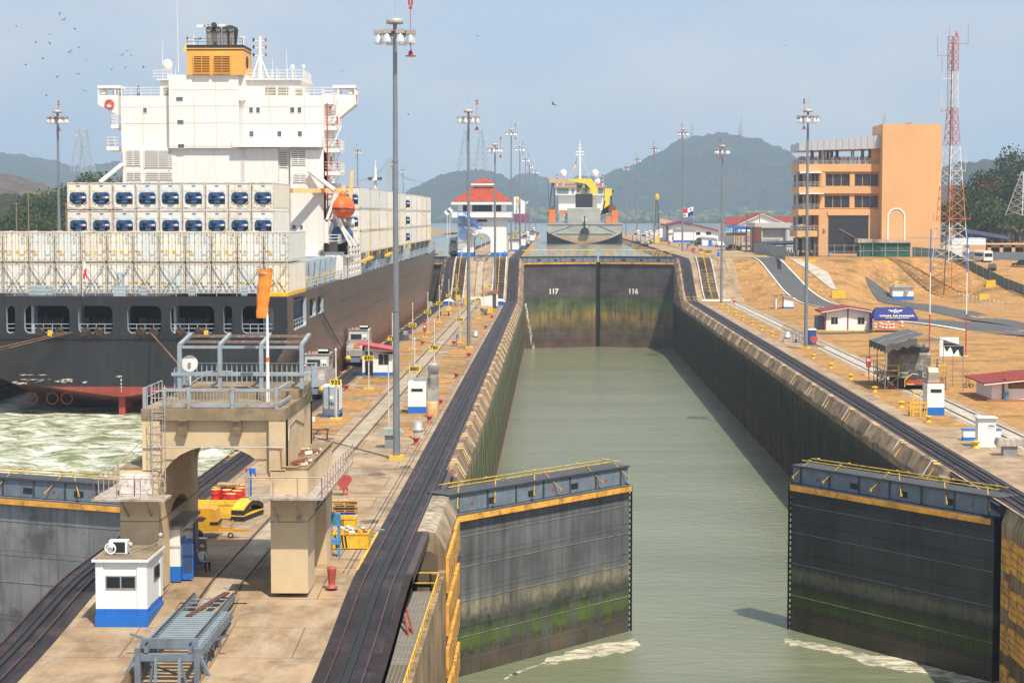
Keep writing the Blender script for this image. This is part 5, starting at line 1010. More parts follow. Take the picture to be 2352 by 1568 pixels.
# ================================================================ CONTROL HOUSE
def tiled(name, c1, axis='x', sc=7.0):
    m, N, L, b = newmat(name); co = coords(N, L, kind='World'); wv = N.new('ShaderNodeTexWave'); wv.bands_direction = 'X' if axis == 'x' else 'Y'; wv.inputs['Scale'].default_value = sc/6.28*1.0; wv.inputs['Distortion'].default_value = .3; L.new(co, wv.inputs['Vector'])
    f = noise_f(N, L, co, .7, 8, .35, .7); c = mix(N, L, f, c1, [x*.6 for x in c1]); c = mix(N, L, wv.outputs[0], [x*.45 for x in c1], c)
    L.new(c, b.inputs['Base Color']); b.inputs['Roughness'].default_value = .8; bump(N, L, b, wv.outputs[0], .8, .12); return m
TILE = tiled('roof_tiles', (.62,.1,.045)); TILER = tiled('roof_sheets', (.5,.085,.06), sc=5); TILEY = tiled('roof_tiles_side', (.62,.1,.045), 'y')
ch = thing('control_house', 'white control house with red tiled roof above the centre incline', 'building')
Yc = 456; S_ = lambda cx, cy, Y=Yc: (lambda q: (q.x, q.z))(atY((1780+cx*.24236)*.57422, (680+cy*.24236)*.57422, Y))
x0, x1 = S_(210,0)[0], S_(1015,0)[0]; zt = S_(0,790)[1]; z0 = 8.5; D_ = 9.5
ax0, ax1 = S_(472,0)[0], S_(752,0)[0]; zs = S_(0,1165)[1]; zc_ = S_(0,1040)[1]
b = MB(); b.prism([(x0,z0),(ax0,z0)]+arc(ax0,ax1,zs,zc_-zs)[::-1]+[(ax1,z0),(x1,z0),(x1,zt),(x0,zt)], Yc, Yc+D_); zw = S_(0,560)[1]
b.box(x0,x1,Yc+.3,Yc+D_,zt,zw); bx0, bx1 = S_(112,0)[0], S_(1100,0)[0]; bz0, bz1 = S_(0,785)[1], S_(0,690)[1]; b.box(bx0,bx1,Yc-1.2,Yc+D_+1,bz0,bz1); b.box(bx0-.05,bx1+.05,Yc-1.25,Yc-1.2,bz1-.08,bz1)
b.box(x0-.1,x1+.1,Yc-.12,Yc,S_(0,895)[1],S_(0,870)[1]); ez = S_(0,520)[1]; rx0, rx1 = S_(105,0)[0], S_(1100,0)[0]; b.box(rx0,rx1,Yc-1.4,Yc+D_+1.2,ez-.75,ez); b.build('wall', WHITE, ch)
b = MB(); b.box(x0-.02,ax0,Yc-.04,Yc+D_,z0,z0+1.05); b.box(ax1,x1+.03,Yc-.04,Yc+D_,z0,z0+1.05); b.build('plinth', BLUE, ch)
b = MB(); A = arc(ax0-.45,ax1+.45,zs,zc_-zs+.45); B = arc(ax0,ax1,zs,zc_-zs); b.prism([(ax0-.45,z0+1.05)]+A[::-1]+[(ax1+.45,z0+1.05),(ax1,z0+1.05)]+B+[(ax0,z0+1.05)], Yc-.14, Yc-.005); b.build('arch_moulding', WHITE, ch)
def hip(mb, x0, x1, y0, y1, z0, z1, tx0, tx1, ty0, ty1, mi=0, mj=0):
    v = [(x0,y0,z0),(x1,y0,z0),(x1,y1,z0),(x0,y1,z0),(tx0,ty0,z1),(tx1,ty0,z1),(tx1,ty1,z1),(tx0,ty1,z1)]
    mb.add(v, [(0,1,5,4),(2,3,7,6)], mi); mb.add(v, [(1,2,6,5),(3,0,4,7)], mj); mb.add(v, [(4,5,6,7)], mi)
b = MB(); z1 = S_(0,268)[1]; cx_ = (S_(515,0)[0]+S_(770,0)[0])/2; tw = 1.6; ym = Yc+D_/2; hip(b, rx0-.1, rx1+.1, Yc-1.5, Yc+D_+1.3, ez, z1, cx_-tw-.6, cx_+tw, ym-2, ym+2, 0, 1)
z2, z3 = S_(0,240)[1], S_(0,118)[1]; hip(b, cx_-3.2, cx_+2.6, ym-3, ym+3, z2+.35, z3, cx_-.3, cx_-.1, ym-.3, ym+.3, 0, 1); b.build('roof', [TILE, TILEY], ch)
b = MB(); b.box(cx_-2.1,cx_+1.6,ym-2.2,ym+2.2,z1-.3,z2-.05,0); b.box(cx_-3.15,cx_+2.55,ym-2.95,ym+2.95,z2-.15,z2+.33,0); b.build('cupola', WHITE, ch)
for c0, c1 in ((295,362),(450,555),(560,663),(668,772),(825,925)):
    b = MB(); b.box(S_(c0,0)[0],S_(c1,0)[0],Yc+.24,Yc+.35,S_(0,683)[1],S_(0,580)[1]); b.box(S_(c0,0)[0]-.08,S_(c1,0)[0]+.08,Yc+.27,Yc+.33,S_(0,690)[1],S_(0,574)[1],1); b.build('window', [GLASS, GREYM], ch)
b = MB(); b.box(S_(525,0)[0],S_(695,0)[0],Yc-.06,Yc+.1,S_(0,855)[1],S_(0,815)[1]); b.build('window', GLASS, ch)
for k in range(3): b = MB(); b.box(x1-.02,x1+.05,Yc+1.2+k*2.6,Yc+2.4+k*2.6,S_(0,683)[1],S_(0,580)[1]); b.build('window', GLASS, ch)
# blue outside stair
b = MB(); Ys_ = Yc-1.3; P = lambda cx, cy: Vector((S_(cx,cy,Ys_)[0], Ys_, S_(cx,cy,Ys_)[1]))
for dy in (0,-1.1):
    o = Vector((0,dy,0)); b.bar(P(218,768)+o, P(315,768)+o, .15, .35); b.bar(P(315,768)+o, P(540,965)+o, .15, .35); b.bar(P(540,965)+o, P(608,965)+o, .15, .3)
    for a, c in ((P(218,680),P(315,680)),(P(315,680),P(530,872)),(P(530,872),P(608,872))): b.bar(a+o, c+o, .07)
    for i in range(9): u = i/8; a = P(315,768).lerp(P(540,965), u)+o; b.bar(a, a+Vector((0,0,1.35)), .05)
    b.bar(P(218,768)+o, P(218,680)+o, .07); b.bar(P(608,965)+o, P(608,872)+o, .07)
for i in range(14): u = i/14; a = P(315,768).lerp(P(540,965), u); b.box(a.x,a.x+.45,Ys_-1.1,Ys_,a.z,a.z+.06)
b.build('stair', BLUE, ch)
b = MB()
for i in range(22):
    cx = 222+i*(530-222)/21; zt_ = 775 if cx < 315 else 775+(cx-315)*.885; zb_ = 1150 if cx < 330 else 1150-(cx-330)*.83
    if zb_ > zt_: b.bar(P(cx,zt_), P(cx,zb_), .09, .05)
for cy in (780,905,1030,1150): a = 530 if cy < 790 else (470 if cy < 920 else (400 if cy < 1040 else 330)); b.bar(P(220,cy), P(a if cy > 790 else 330,cy), .12, .06)
b.build('stair_screen', M('screen_blue', (.03,.2,.5), .5), ch)
# ================================================================ towing locomotives
STL = M('loco_stainless', (.46,.45,.42), .35, .35, var=.1, streak=((.3,.27,.22), .4)); LBL = M('loco_blue', (.16,.2,.28), .5)
def make_loco(num):
    t = empty('towing_locomotive', (0,0,0)); L2 = 5.0
    b = MB(); b.prism([(-L2,1.15),(-L2,1.9),(-L2+1.6,2.35),(-1.7,2.45),(-1.7,1.0)], -1.2, 1.2, 'x'); b.prism([(L2,1.15),(L2,1.9),(L2-1.6,2.35),(1.7,2.45),(1.7,1.0)], -1.2, 1.2, 'x'); b.box(-1.2,1.2,-1.75,1.75,1.0,2.45); b.build('body', STL, t)
    b = MB(); b.prism([(-1.75,2.4),(-1.95,3.0),(-1.6,4.1),(1.6,4.1),(1.95,3.0),(1.75,2.4)], -1.2, 1.2, 'x'); b.box(-1.28,1.28,-1.75,1.75,4.1,4.2); b.build('cab', STL, t)
    b = MB(); 
    for s in (-1,1): b.prism([(s*1.96,3.0),(s*1.78,3.62),(s*1.74,3.6),(s*1.92,3.0)], -.95, .35, 'x'); b.box(s*1.21,s*1.215,-1.2,1.2,3.0,3.8)
    b.build('window', GLASS, t)
    b = MB(); b.box(-1.3,1.3,-L2-.15,L2+.15,.45,1.0); b.box(-1.05,1.05,-L2+.4,L2-.4,.1,.5,1)
    for y in (-3.6,-2.2,2.2,3.6):
        for x in (-.75,.75): b.lathe([(.42,-.07),(.42,.07)], 14, (x,y,.45), ax='x', mi=1)
    b.build('frame', [LBL, BLACK], t)
    for s in (-1,1):
        for x in (-.95,.95): b = MB(); b.lathe([(.1,-.2),(.1,0),(.36,.02),(.36,.1)], 16, (x,s*(L2+.2),.9) if s > 0 else (x,-L2-.35,.9), ax='y'); b.build('buffer', YEL2 if 0 else bpy.data.materials['yellow_paint'], t)
    b = MB(); b.box(.1,1.1,-1.4,-.2,4.2,4.62); b.prism([(-1.4,4.2),(-1.4,4.45),(-1.2,4.62),(-.2,4.62),(-.2,4.2)], .1, 1.1, 'x'); b.build('air_conditioner', WHITE, t)
    for x, m in ((-.9,'lens_green'),(-.55,'lens_red'),(-.2,'lens_amber')):
        b = MB(); b.tube((x,-1.5,4.2),(x,-1.5,4.45), .09); c = {'lens_green':(.0,.25,.1),'lens_red':(.5,.02,.02),'lens_amber':(.8,.2,.02)}[m]; b.build('signal_light', bpy.data.materials.get(m) or M(m, c, .3), t)
    b = MB(); b.box(-.3,.35,-L2+.6,-L2+1.3,2.2,2.7); b.build('tool_box', ORANGE, t)
    b = MB(); b.rail([(-1.2,-1.8,2.3),(-1.2,-L2+.2,1.9)], .8, .025, 2, 1); b.rail([(1.2,-1.8,2.3),(1.2,-L2+.2,1.9)], .8, .025, 2, 1); b.rail([(-1.2,-L2+.2,1.9),(1.2,-L2+.2,1.9)], .75, .025, 2, 1); b.build('handrail', GALV, t)
    if num: b = MB(); b.box(.42,1.0,-1.99,-1.92,2.95,3.6,1); text_mesh(b, num, .36, facing(.71,-2.0,3.12), 0, .02, bold=.01); b.build('number_plate', [BLACK, WHITE], t)
    return t
LG = 'towing locomotives'
o = tag(make_loco('184'), 'nearer towing locomotive numbered 184, behind the grey cabinet and beside the ship', 'locomotive', LG); o.location = (-23.6,195,.1)
o = tag(make_loco('183'), 'towing locomotive numbered 183, behind the red roofed booth', 'locomotive', LG); o.location = (-23.6,237,.1)
lp = make_loco(''); tag(lp, 'towing locomotive at the left of the control house, in its shade', 'locomotive', LG); lp.location = (-23.6,468,8.6)
for x, y, lab in ((-8.6,620,'towing locomotive on the centre island just beyond the control house'),(-8.6,838,'farther towing locomotive on the centre island, left of the dredger'),(29.55,628,'nearest of three towing locomotives on the right bank'),(29.55,690,'farthest left of three towing locomotives on the right bank'),(33.2,675,'towing locomotive partly hidden behind the nearest one on the right bank')):
    copy_tree(lp, (x,y,8.6), label=lab)
# ================================================================ RIGHT BANK: roads
def dstrip(name, m, A, B_, z=None, dz=.05, n=1):
    b = MB(); P = []
    def sub(L_):
        o = []
        for p, q in zip(L_, L_[1:]): o += [(p[0]+(q[0]-p[0])*i/6, p[1]+(q[1]-p[1])*i/6) for i in range(6)]
        return o+[L_[-1]]
    A = sub(A); B_ = sub(B_)
    for (a, c), (d, e) in zip(zip(A, B_), zip(A[1:], B_[1:])):
        for k in range(4):
            u, v = k/4, (k+1)/4; l = lambda p, q, w_: (p[0]+(q[0]-p[0])*w_, p[1]+(q[1]-p[1])*w_)
            pts = [l(a,c,u), l(a,c,v), l(d,e,v), l(d,e,u)]; b.add([(x,y,zter(x,y)+dz) for x, y in pts], [(0,1,2,3)])
    o = b.build(name, m, fixn=False); o['kind'] = 'structure'; return o
gz = lambda k, l: [tuple(cG(k, x, y)[:2]) for x, y in l]
RL = [(45,449),(45.6,440),(46.8,425),(48.3,410),(50.5,396),(53.3,382)]
RR = [(50.5,449),(51,440),(52.3,425),(54,410),(56.5,396),(59.2,382)]
dstrip('road', ASPH, RL, RR, dz=.12)
dstrip('road', ASPH, gz('g',[(870,1103),(1100,1108),(1330,1148),(1850,1228),(2294,1335),(2700,1420)]), gz('g',[(890,1112),(1150,1170),(1480,1230),(1850,1312),(2294,1372),(2700,1422)]), dz=.10)
dstrip('road', ASPH, gz('g',[(760,1190),(1000,1258),(1330,1290),(1700,1320),(1870,1325),(2294,1370),(2700,1420)]), gz('g',[(500,1190),(650,1238),(1330,1330),(1780,1383),(2294,1440),(2700,1500)]), dz=.08)
dstrip('road_marking', ROADP, gz('g',[(650,1236),(1330,1328),(1780,1380)]), gz('g',[(650,1241),(1330,1334),(1780,1386)]), dz=.11)
dstrip('road_marking', ROADP, RL, [(x+.28,y) for x, y in RL], dz=.16); dstrip('road_marking', ROADP, [(x-.28,y) for x, y in RR[:7]], RR[:7], dz=.16)
dstrip('path', ASPH, gz('g',[(440,1412),(900,1405),(960,1400)]), gz('g',[(470,1430),(900,1418),(960,1412)]), dz=.05)
dstrip('kerb_strip', CONCL, [(53.2,440),(56,425),(58.5,410)], [(55.5,441),(60,424),(59.5,409)], dz=.13)
dstrip('paved_yard', ASPH, [(58,452),(80,462),(110,480),(150,470)], [(58,520),(80,530),(110,560),(150,560)], dz=.06)
dstrip('paved_yard', CONC, gz('g',[(130,1340),(230,1330),(340,1400)]), gz('g',[(90,1500),(300,1560),(520,1540)]), dz=.03)
# ---- visitor centre
OR = M('ochre_render', (.68,.38,.17), .8, var=.07, scale=.12, streak=((.5,.3,.16), .25)); ORD = OR
vc = thing('visitor_centre', 'ochre visitor centre with terraced balconies and a tall blank stair tower', 'building')
YT, YW = 458.0, 462.0
fx = lambda cx, Y=YW: cY('f', cx, 1000, Y).x
fz = lambda cy, Y=YW: cY('f', 600, cy, Y).z
gz_ = lambda cy, Y=YW: cY('g', 600, cy, Y).z
b = MB(); b.box(fx(1028,YT), fx(1558,YT), YT, YT+15, 7.5, fz(888,YT)); b.build('stair_tower', OR, vc)
b = MB(); A = [(g0, g1) for g0, g1 in []]; cxm = (fx(1078,YT)+fx(1240,YT))/2; rr = (fx(1240,YT)-fx(1078,YT))/2; zs = gz_(375,YT)
b.prism([(cxm-rr,8.4),(cxm-rr,zs)]+arc(cxm-rr,cxm+rr,zs,rr)[::-1][1:-1]+[(cxm+rr,zs),(cxm+rr,8.4),(cxm+rr-.32,8.4),(cxm+rr-.32,zs)]+arc(cxm-rr+.32,cxm+rr-.32,zs,rr-.32)[1:-1]+[(cxm-rr+.32,zs),(cxm-rr+.32,8.4)], YT-.15, YT-.005); b.build('arch_moulding', WHITE, vc)
xr = fx(1003)+1.2; b = MB()
b.box(fx(470), xr, YW+.5, YW+14, gz_(305), fz(1245)-.05); b.box(fx(462), xr, YW-.2, YW+14, 7.5, gz_(305)); b.box(fx(930), xr, YW+.4, YW+5, fz(1245), fz(1108))
b.build('wall', OR, vc)
for cx0, cx1, k, c0, c1 in ((218,1003,'f',1245,1315),(218,1003,'f',1450,1510),(215,465,'g',305,360),(205,450,'g',498,553)):
    z0_, z1_ = cY(k,600,c1,YW).z, cY(k,600,c0,YW).z; xl = fx(cx0+62); b = MB(); w = fx(cx1)
    b.box(xl, w, YW-.35, YW+14.2, z0_, z1_); b.build('balcony', OR, vc)
    if (k, c0) != ('f', 1245): w = fx(470 if k == 'f' else 462)
    r = MB(); r.rail([(w,YW-.2,z1_),(xl+.15,YW-.2,z1_),(xl+.15,YW+14,z1_)], 1.15, .04, 3, 1.1); r.build('handrail', GALV, vc)
b = MB(); b.box(fx(285),fx(478),YW-1.2,YW,fz(1328),fz(1316)); b.box(fx(285),fx(500),YW-1.2,YW,gz_(172),gz_(164)); b.build('awning', WHITE, vc)
for k, c0, c1 in (('f',1335,1443),('g',185,293)):
    for a0, a1 in ((513,738),(783,995)):
        w0, w1 = fx(a0), min(fx(a1), xr-.4); z0_, z1_ = cY(k,600,c1,YW).z, cY(k,600,c0,YW).z; n = 3
        b = MB(); b.box(w0,w1,YW+.42,YW+.52,z0_,z1_); b.build('window', M('tinted_glass', (.035,.033,.035), .08, var=.2) if 'tinted_glass' not in bpy.data.materials else bpy.data.materials['tinted_glass'], vc)
        fr = MB(); fr.box(w0-.15,w1+.1,YW+.3,YW+.5,z0_-.15,z0_); fr.box(w0-.15,w1+.1,YW+.3,YW+.5,z1_,z1_+.15)
        for i in range(n+1): x = w0+(w1-w0)*i/n; fr.box(x-.05,x+.05,YW+.36,YW+.5,z0_,z1_)
        fr.build('window_frame', ORD, vc)
for c0, c1 in ((470,512),(738,780)):
    b = MB(); b.tube((((fx(c0)+fx(c1))/2),YW+.4,fz(1448)),((fx(c0)+fx(c1))/2,YW+.4,fz(1320)), .85, n=16) if c0 == 470 else b.box(fx(c0),fx(c1),YW,YW+.6,fz(1448),fz(1318)); b.build('column', OR, vc)
    b = MB(); b.box(fx(c0),fx(c1),YW+.1,YW+.6,gz_(300),gz_(165)); b.build('column', OR, vc)
b = MB(); w0, w1, z0_, z1_ = fx(552), fx(905), gz_(692), gz_(362); b.box(w0,w1,YW-.28,YW-.22,z0_,z1_); b.build('atrium_glass', bpy.data.materials['tinted_glass'], vc)
fr = MB()
for u in (0,.37,.68,1): x = w0+(w1-w0)*u; fr.box(x-.06,x+.06,YW-.34,YW-.28,z0_,z1_)
for u in (0,.3,.62,.83,1): z = z0_+(z1_-z0_)*u; fr.box(w0,w1,YW-.34,YW-.28,z-.05,z+.05)
fr.bar((w0+2.5,YW-.36,z0_+5.5),(w0+6,YW-.36,z0_+3.6), .3, .08, 1); fr.box(w0-.3,w1+.3,YW-.5,YW-.22,z1_,z1_+1.1,2); fr.build('window_frame', [DARK, ORD, OR], vc)
b = MB()   # solid blocks, room shade painted in, behind the open storeys at the west end
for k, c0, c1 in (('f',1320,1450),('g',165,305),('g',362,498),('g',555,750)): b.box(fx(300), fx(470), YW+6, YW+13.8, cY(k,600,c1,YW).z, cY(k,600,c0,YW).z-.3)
b.build('interior', M('interior_painted_dim', (.12,.1,.085), .8), vc)
for cx in (410,450,290,350): b = MB(); b.tube((fx(cx),YW+4.5,8.5),(fx(cx),YW+4.5,fz(1320)), .35, n=10); b.build('column', M('grey_column', (.45,.45,.46), .5) if 'grey_column' not in bpy.data.materials else bpy.data.materials['grey_column'], vc)
# roof over the top terrace
RF = M('roof_cladding', (.5,.52,.55), .4, .3, var=.05); b = MB(); xl, zb_ = fx(272), fz(1128)
for i in range(14):
    u0, u1 = i/14, (i+1)/14; xa, xb = xl+(xr-xl)*u0, xl+(xr-xl)*u1; ta, tb_ = fz(1057)+(fz(985)-fz(1057))*u0, fz(1057)+(fz(985)-fz(1057))*u1; ba, bb = zb_+(fz(1108)-zb_)*u0, zb_+(fz(1108)-zb_)*u1
    b.add([(xa+.03,YW-1.5,ba),(xb-.03,YW-1.5,bb),(xb-.03,YW-1.5,tb_),(xa+.03,YW-1.5,ta),(xa+.03,YW+15,ba),(xb-.03,YW+15,bb),(xb-.03,YW+15,tb_),(xa+.03,YW+15,ta)], [(0,1,2,3),(4,7,6,5),(0,4,5,1),(1,5,6,2),(2,6,7,3),(3,7,4,0)])
b.prism([(xl,zb_),(xl,fz(1057)),(xl+.05,fz(1057)),(xl+.05,zb_)], YW-1.5, YW+15); b.build('terrace_roof', RF, vc)
for cx, yy in ((495,0),(762,0),(430,6),(520,9),(560,10),(600,11),(640,12),(690,12),(870,3)): b = MB(); b.tube((fx(cx),YW+.6+yy,fz(1245)),(fx(cx),YW+.6+yy,fz(1110)+.2), .42 if yy == 0 else .4, n=12); b.build('column', bpy.data.materials['grey_column'], vc)
b = MB(); b.tube((fx(1040,YT),YT+2,fz(890,YT)),(fx(1040,YT),YT+2,fz(822,YT)), .06); b.tube((fx(1058,YT),YT+2,fz(890,YT)),(fx(1058,YT),YT+2,fz(780,YT)), .06); b.bar((fx(1245,YT),YT+2,fz(882,YT)),(fx(1305,YT),YT+2,fz(876,YT)), .2, .2, 1); b.build('roof_fittings', [GREYM, RED], vc)
b = MB(); b.box(cY('g',550,700,YW-1).x, cY('g',578,700,YW-1).x, YW-1, YW-.4, 8.6, 9.4); b.box(cY('g',494,600,YW).x, cY('g',513,600,YW).x, YW-.6, YW-.25, 14.6, 15.3); b.build('air_conditioner', GALV, vc)
# green screened pen and ramp cover in front
pen = thing('screened_pen', 'dark green screened enclosure with white roof edge at the foot of the visitor centre', 'enclosure'); x0 = cY('g',825,700,452).x; x1 = cY('g',1275,700,452).x
b = MB(); b.box(x0,x1,452,456.5,8.4,11.9); b.build('mesh_screen', M('green_mesh', (.02,.1,.075), .8, var=.2), pen); b = MB(); b.prism([(x0-.6,11.9),(x1+.2,11.9),(x1+.2,12.3),(x0-.6,12.9)], 451.5, 457); b.build('roof', CONCL, pen); b = MB()
for i in range(5): x = x0+(x1-x0)*i/4; b.box(x-.07,x+.07,451.9,452,8.4,11.9)
b.box(x0,x1,451.9,451.98,10,10.1); b.build('post', GALV, pen)
# ---- lattice tower
stops = []; zz = lambda y: 18-(y-497)*.0951; R_, W_ = (.5,.13,.08), (.7,.7,.68)
for y, c in ((690,(.5,.2,.07)),(600,(.5,.2,.07)),(599,W_),(513,W_),(512,(.6,.2,.05)),(426,(.6,.2,.05)),(425,W_),(336,W_),(335,R_),(248,R_),(247,W_),(166,W_),(165,R_),(78,R_)): stops.append((zz(y), c))
TOW = bands('tower_paint', stops, rough=.5, var=.08, wob=.0, bmp=0)
def lattice(mb, c, H, w0, w1, n, r, knee=.72, rz=.5):
    hw = lambda z: (w0+(w1-w0)*min(1, z/(H*knee)))/2
    def P(i, z): a = rz+pi/4+i*pi/2; k = hw(z)*1.414; return Vector((c[0]+k*cos(a), c[1]+k*sin(a), c[2]+z))
    zs_ = [H*(1-(1-k/n)**1.25) if 0 else H*k/n for k in range(n+1)]
    for i in range(4):
        for a, d in zip(zs_, zs_[1:]):
            mb.bar(P(i,a), P(i,d), r*2.2, r*2.2); mb.bar(P(i,a), P(i+1,d), r, r); mb.bar(P(i+1,a), P(i,d), r, r); mb.bar(P(i,d), P(i+1,d), r, r)
c = cG('g', 1628, 1105); tw_ = thing('lattice_tower', 'tall red and white lattice radio tower beside the visitor centre', 'tower', (0,0,0))
b = MB(); lattice(b, (c.x,c.y,-.1), 57.2, 6.4, 1.6, 26, .065); b.build('lattice', TOW, tw_)
b = MB(); b.path([(c.x-1.4,c.y-.4,.3),(c.x-.5,c.y-.3,30),(c.x-.2,c.y,56)], .12); b.path([(c.x-9,c.y-3,3.0),(c.x-2.5,c.y-.5,2.9),(c.x-1.4,c.y-.4,4.5)], .1, mi=1); b.build('cable', [DARK, TOW], tw_)
b = MB()
for z, s, l in ((55.5,1,2.2),(53,-1,2.6),(48,-1,1.6),(41,-1,1.6),(28,1,2),(12.5+5,1,3.2),(17.5,-1,3.0)):
    b.bar((c.x,c.y,z),(c.x+s*(l+.9),c.y-.5,z), .12); b.tube((c.x+s*(l+.9),c.y-.5,z-.3),(c.x+s*(l+.9),c.y-.5,z+(4.5 if z > 27 else 1.2)), .05)
b.lathe([(.25,0),(.3,.5),(.1,1.2)], 8, (c.x+.7,c.y,57.2)); b.tube((c.x-.8,c.y,57),(c.x-.8,c.y,59.5), .05); b.build('aerials', TOW, tw_)
# ---- small buildings
def hut_(name, label, x0, x1, y0, y1, z, h, roof='shed', wallm=WHITE, roofm=None, base=None, over=.35, slope=.5, wins=(), door=None, group=None, cat='hut', pil=None):
    t = thing(name, label, cat, group=group); b = MB(); roofm = roofm or RUSTR
    if roof == 'gable': b.prism([(x0,z),(x1,z),(x1,z+h),((x0+x1)/2,z+h+slope),(x0,z+h)], y0, y1)
    elif roof == 'shed': b.prism([(x0,z),(x1,z),(x1,z+h),(x0,z+h+slope)], y0, y1)
    else: b.box(x0,x1,y0,y1,z,z+h)
    b.build('wall', wallm, t)
    if base: b = MB(); b.box(x0-.03,x1+.03,y0-.03,y1+.03,z,z+base); b.build('plinth', BLUE, t)
    b = MB(); th = .14
    if roof == 'gable': m_ = (x0+x1)/2; b.prism([(x0-over,z+h-over*slope/(m_-x0)),(m_,z+h+slope),(x1+over,z+h-over*slope/(m_-x0)),(x1+over,z+h+th),(m_,z+h+slope+th+.05),(x0-over,z+h+th)], y0-over, y1+over); b.prism([(x0-over,z+h-.12),(m_,z+h+slope-.08),(x1+over,z+h-.12),(x1+over,z+h+.02),(m_,z+h+slope+.02),(x0-over,z+h+.02)], y0-over-.04, y0-over-.005, mi=1)
    elif roof == 'shed': sl = -slope/(x1-x0); b.prism([(x0-over,z+h+slope-over*sl),(x1+over,z+h+over*sl),(x1+over,z+h+over*sl+th),(x0-over,z+h+slope-over*sl+th)], y0-over, y1+over); b.prism([(x0-over,z+h+slope-over*sl-.1),(x1+over,z+h+over*sl-.1),(x1+over,z+h+over*sl),(x0-over,z+h+slope-over*sl)], y0-over-.02, y0-over, mi=1)
    else: b.box(x0-over,x1+over,y0-over,y1+over,z+h,z+h+th)
    b.build('roof', [roofm, WHITE], t)
    for wx0, wx1, wz0, wz1 in wins:
        b = MB(); b.box(wx0,wx1,y0-.04,y0+.05,z+wz0,z+wz1); b.box(wx0-.06,wx1+.06,y0-.02,y0+.03,z+wz0-.06,z+wz1+.06,1); b.box((wx0+wx1)/2-.03,(wx0+wx1)/2+.03,y0-.06,y0,z+wz0,z+wz1,1); b.build('window', [GLASS, GALV], t)
    if door: b = MB(); b.box(door[0],door[1],y0-.06,y0+.02,z,z+door[2]); b.build('door', BLUE, t)
    if pil:
        for x in pil: b = MB(); b.box(x-.1,x+.1,y0-.08,y0+.02,z,z+h+(slope*.9 if roof == 'gable' and x not in (x0,x1) else 0)); b.build('pilaster', RUSTR, t)
    return t
ROOFR = tiled('red_sheet_roof', (.42,.06,.05), sc=9)
X = lambda cx, cy, k='g': cG(k, cx, cy)
a, c = X(515,1395), X(912,1395); h = hut_('hut', 'white gable hut with red roof, brown pilasters and two windows beside the blue canopy', a.x, c.x, a.y, a.y+6, 0, 3.0, 'gable', roofm=ROOFR, over=.8, slope=.7, wins=((a.x+.9,a.x+1.9,1.1,2.1),(c.x-1.9,c.x-.9,1.1,2.1)), pil=(a.x,(a.x+c.x)/2,c.x))
b = MB(); b.box(a.x-1.1,a.x,a.y+1,a.y+5,.0,2.2); b.build('porch', M('porch_painted_shade', (.1,.12,.2), .7), h); b = MB(); b.box(a.x-1.4,c.x+.5,a.y-.4,a.y+.1,.02,.12); b.build('kerb', YEL, h)  # solid block; the porch's shade is painted as dark blue
b = MB(); b.box(c.x+.05,c.x+.35,a.y-.2,a.y+.1,.2,2.1); b.build('door', BLUE, h)
a, c = X(1115,1118), X(1303,1118); h = hut_('hut', 'small white hut with blue base and a window air conditioner, below the lattice tower', a.x, c.x, a.y, a.y+4, 0, 2.6, 'flat', base=.75, roofm=GREYM, over=.4)
b = MB(); b.box(c.x-2.0,c.x-1.2,a.y-.5,a.y,1.55,2.1); b.build('air_conditioner', CONCL, h); b = MB(); b.box(a.x+.4,c.x-1.2,a.y+.5,a.y+3,2.74,3.1); b.build('roof_box', CONCL, h)
a, c = X(68,1197), X(228,1197); h = hut_('shelter', 'small open white shelter with red shed roof at the foot of the ramp road', a.x+1.6, c.x, a.y, a.y+3, 0, 2.2, 'shed', base=.35, roofm=ROOFR, slope=.35, cat='shelter')
b = MB(); b.box(a.x,a.x+.25,a.y,a.y+3,0,2.6); b.box(a.x-.2,a.x+1.7,a.y-.3,a.y+3.3,2.5,2.62,1); b.build('post', [WHITE, RUSTR], h)
a = X(2105,790,'h'); h = hut_('hut', 'white building with corrugated red roof, cut by the right border', a.x-1.1, a.x+8, a.y, a.y+7, .15, 2.6, 'shed', roofm=ROOFR, over=1.0, slope=-.95, pil=(a.x-.0,))
b = MB(); b.box(a.x-1.6,a.x+8,a.y-.5,a.y+7,.02,.15); b.build('plinth', M('porch_tiles', (.4,.13,.07), .7), h)
b = MB(); b.box(a.x+.5,a.x+4,a.y-.03,a.y+.02,1.2,1.95); b.build('window', GLASS, h); b = MB()
for i in range(30): b.bar((a.x+.5+i*.12,a.y-.06,1.2),(a.x+.9+i*.12,a.y-.06,1.95), .03, .03); b.bar((a.x+.9+i*.12,a.y-.05,1.2),(a.x+.5+i*.12,a.y-.05,1.95), .03, .03)
b.build('window_lattice', M('lattice_brown', (.45,.22,.1), .7), h); b = MB(); b.prism([(a.y-.9,2.0),(a.y,2.3),(a.y,2.36),(a.y-.9,2.06)], a.x+.1, a.x+5, 'x'); b.build('window_awning', ROOFR, h)
bn = thing('bin', 'blue lidded bin on the porch of the red roofed building', 'bin', (a.x+.2,a.y-.3,.15)); b = MB(); b.lathe([(.24,0),(.3,.7),(.33,.72),(.33,.78)], 12); b.build('bin_body', M('bin_blue', (.08,.28,.5), .5), bn)
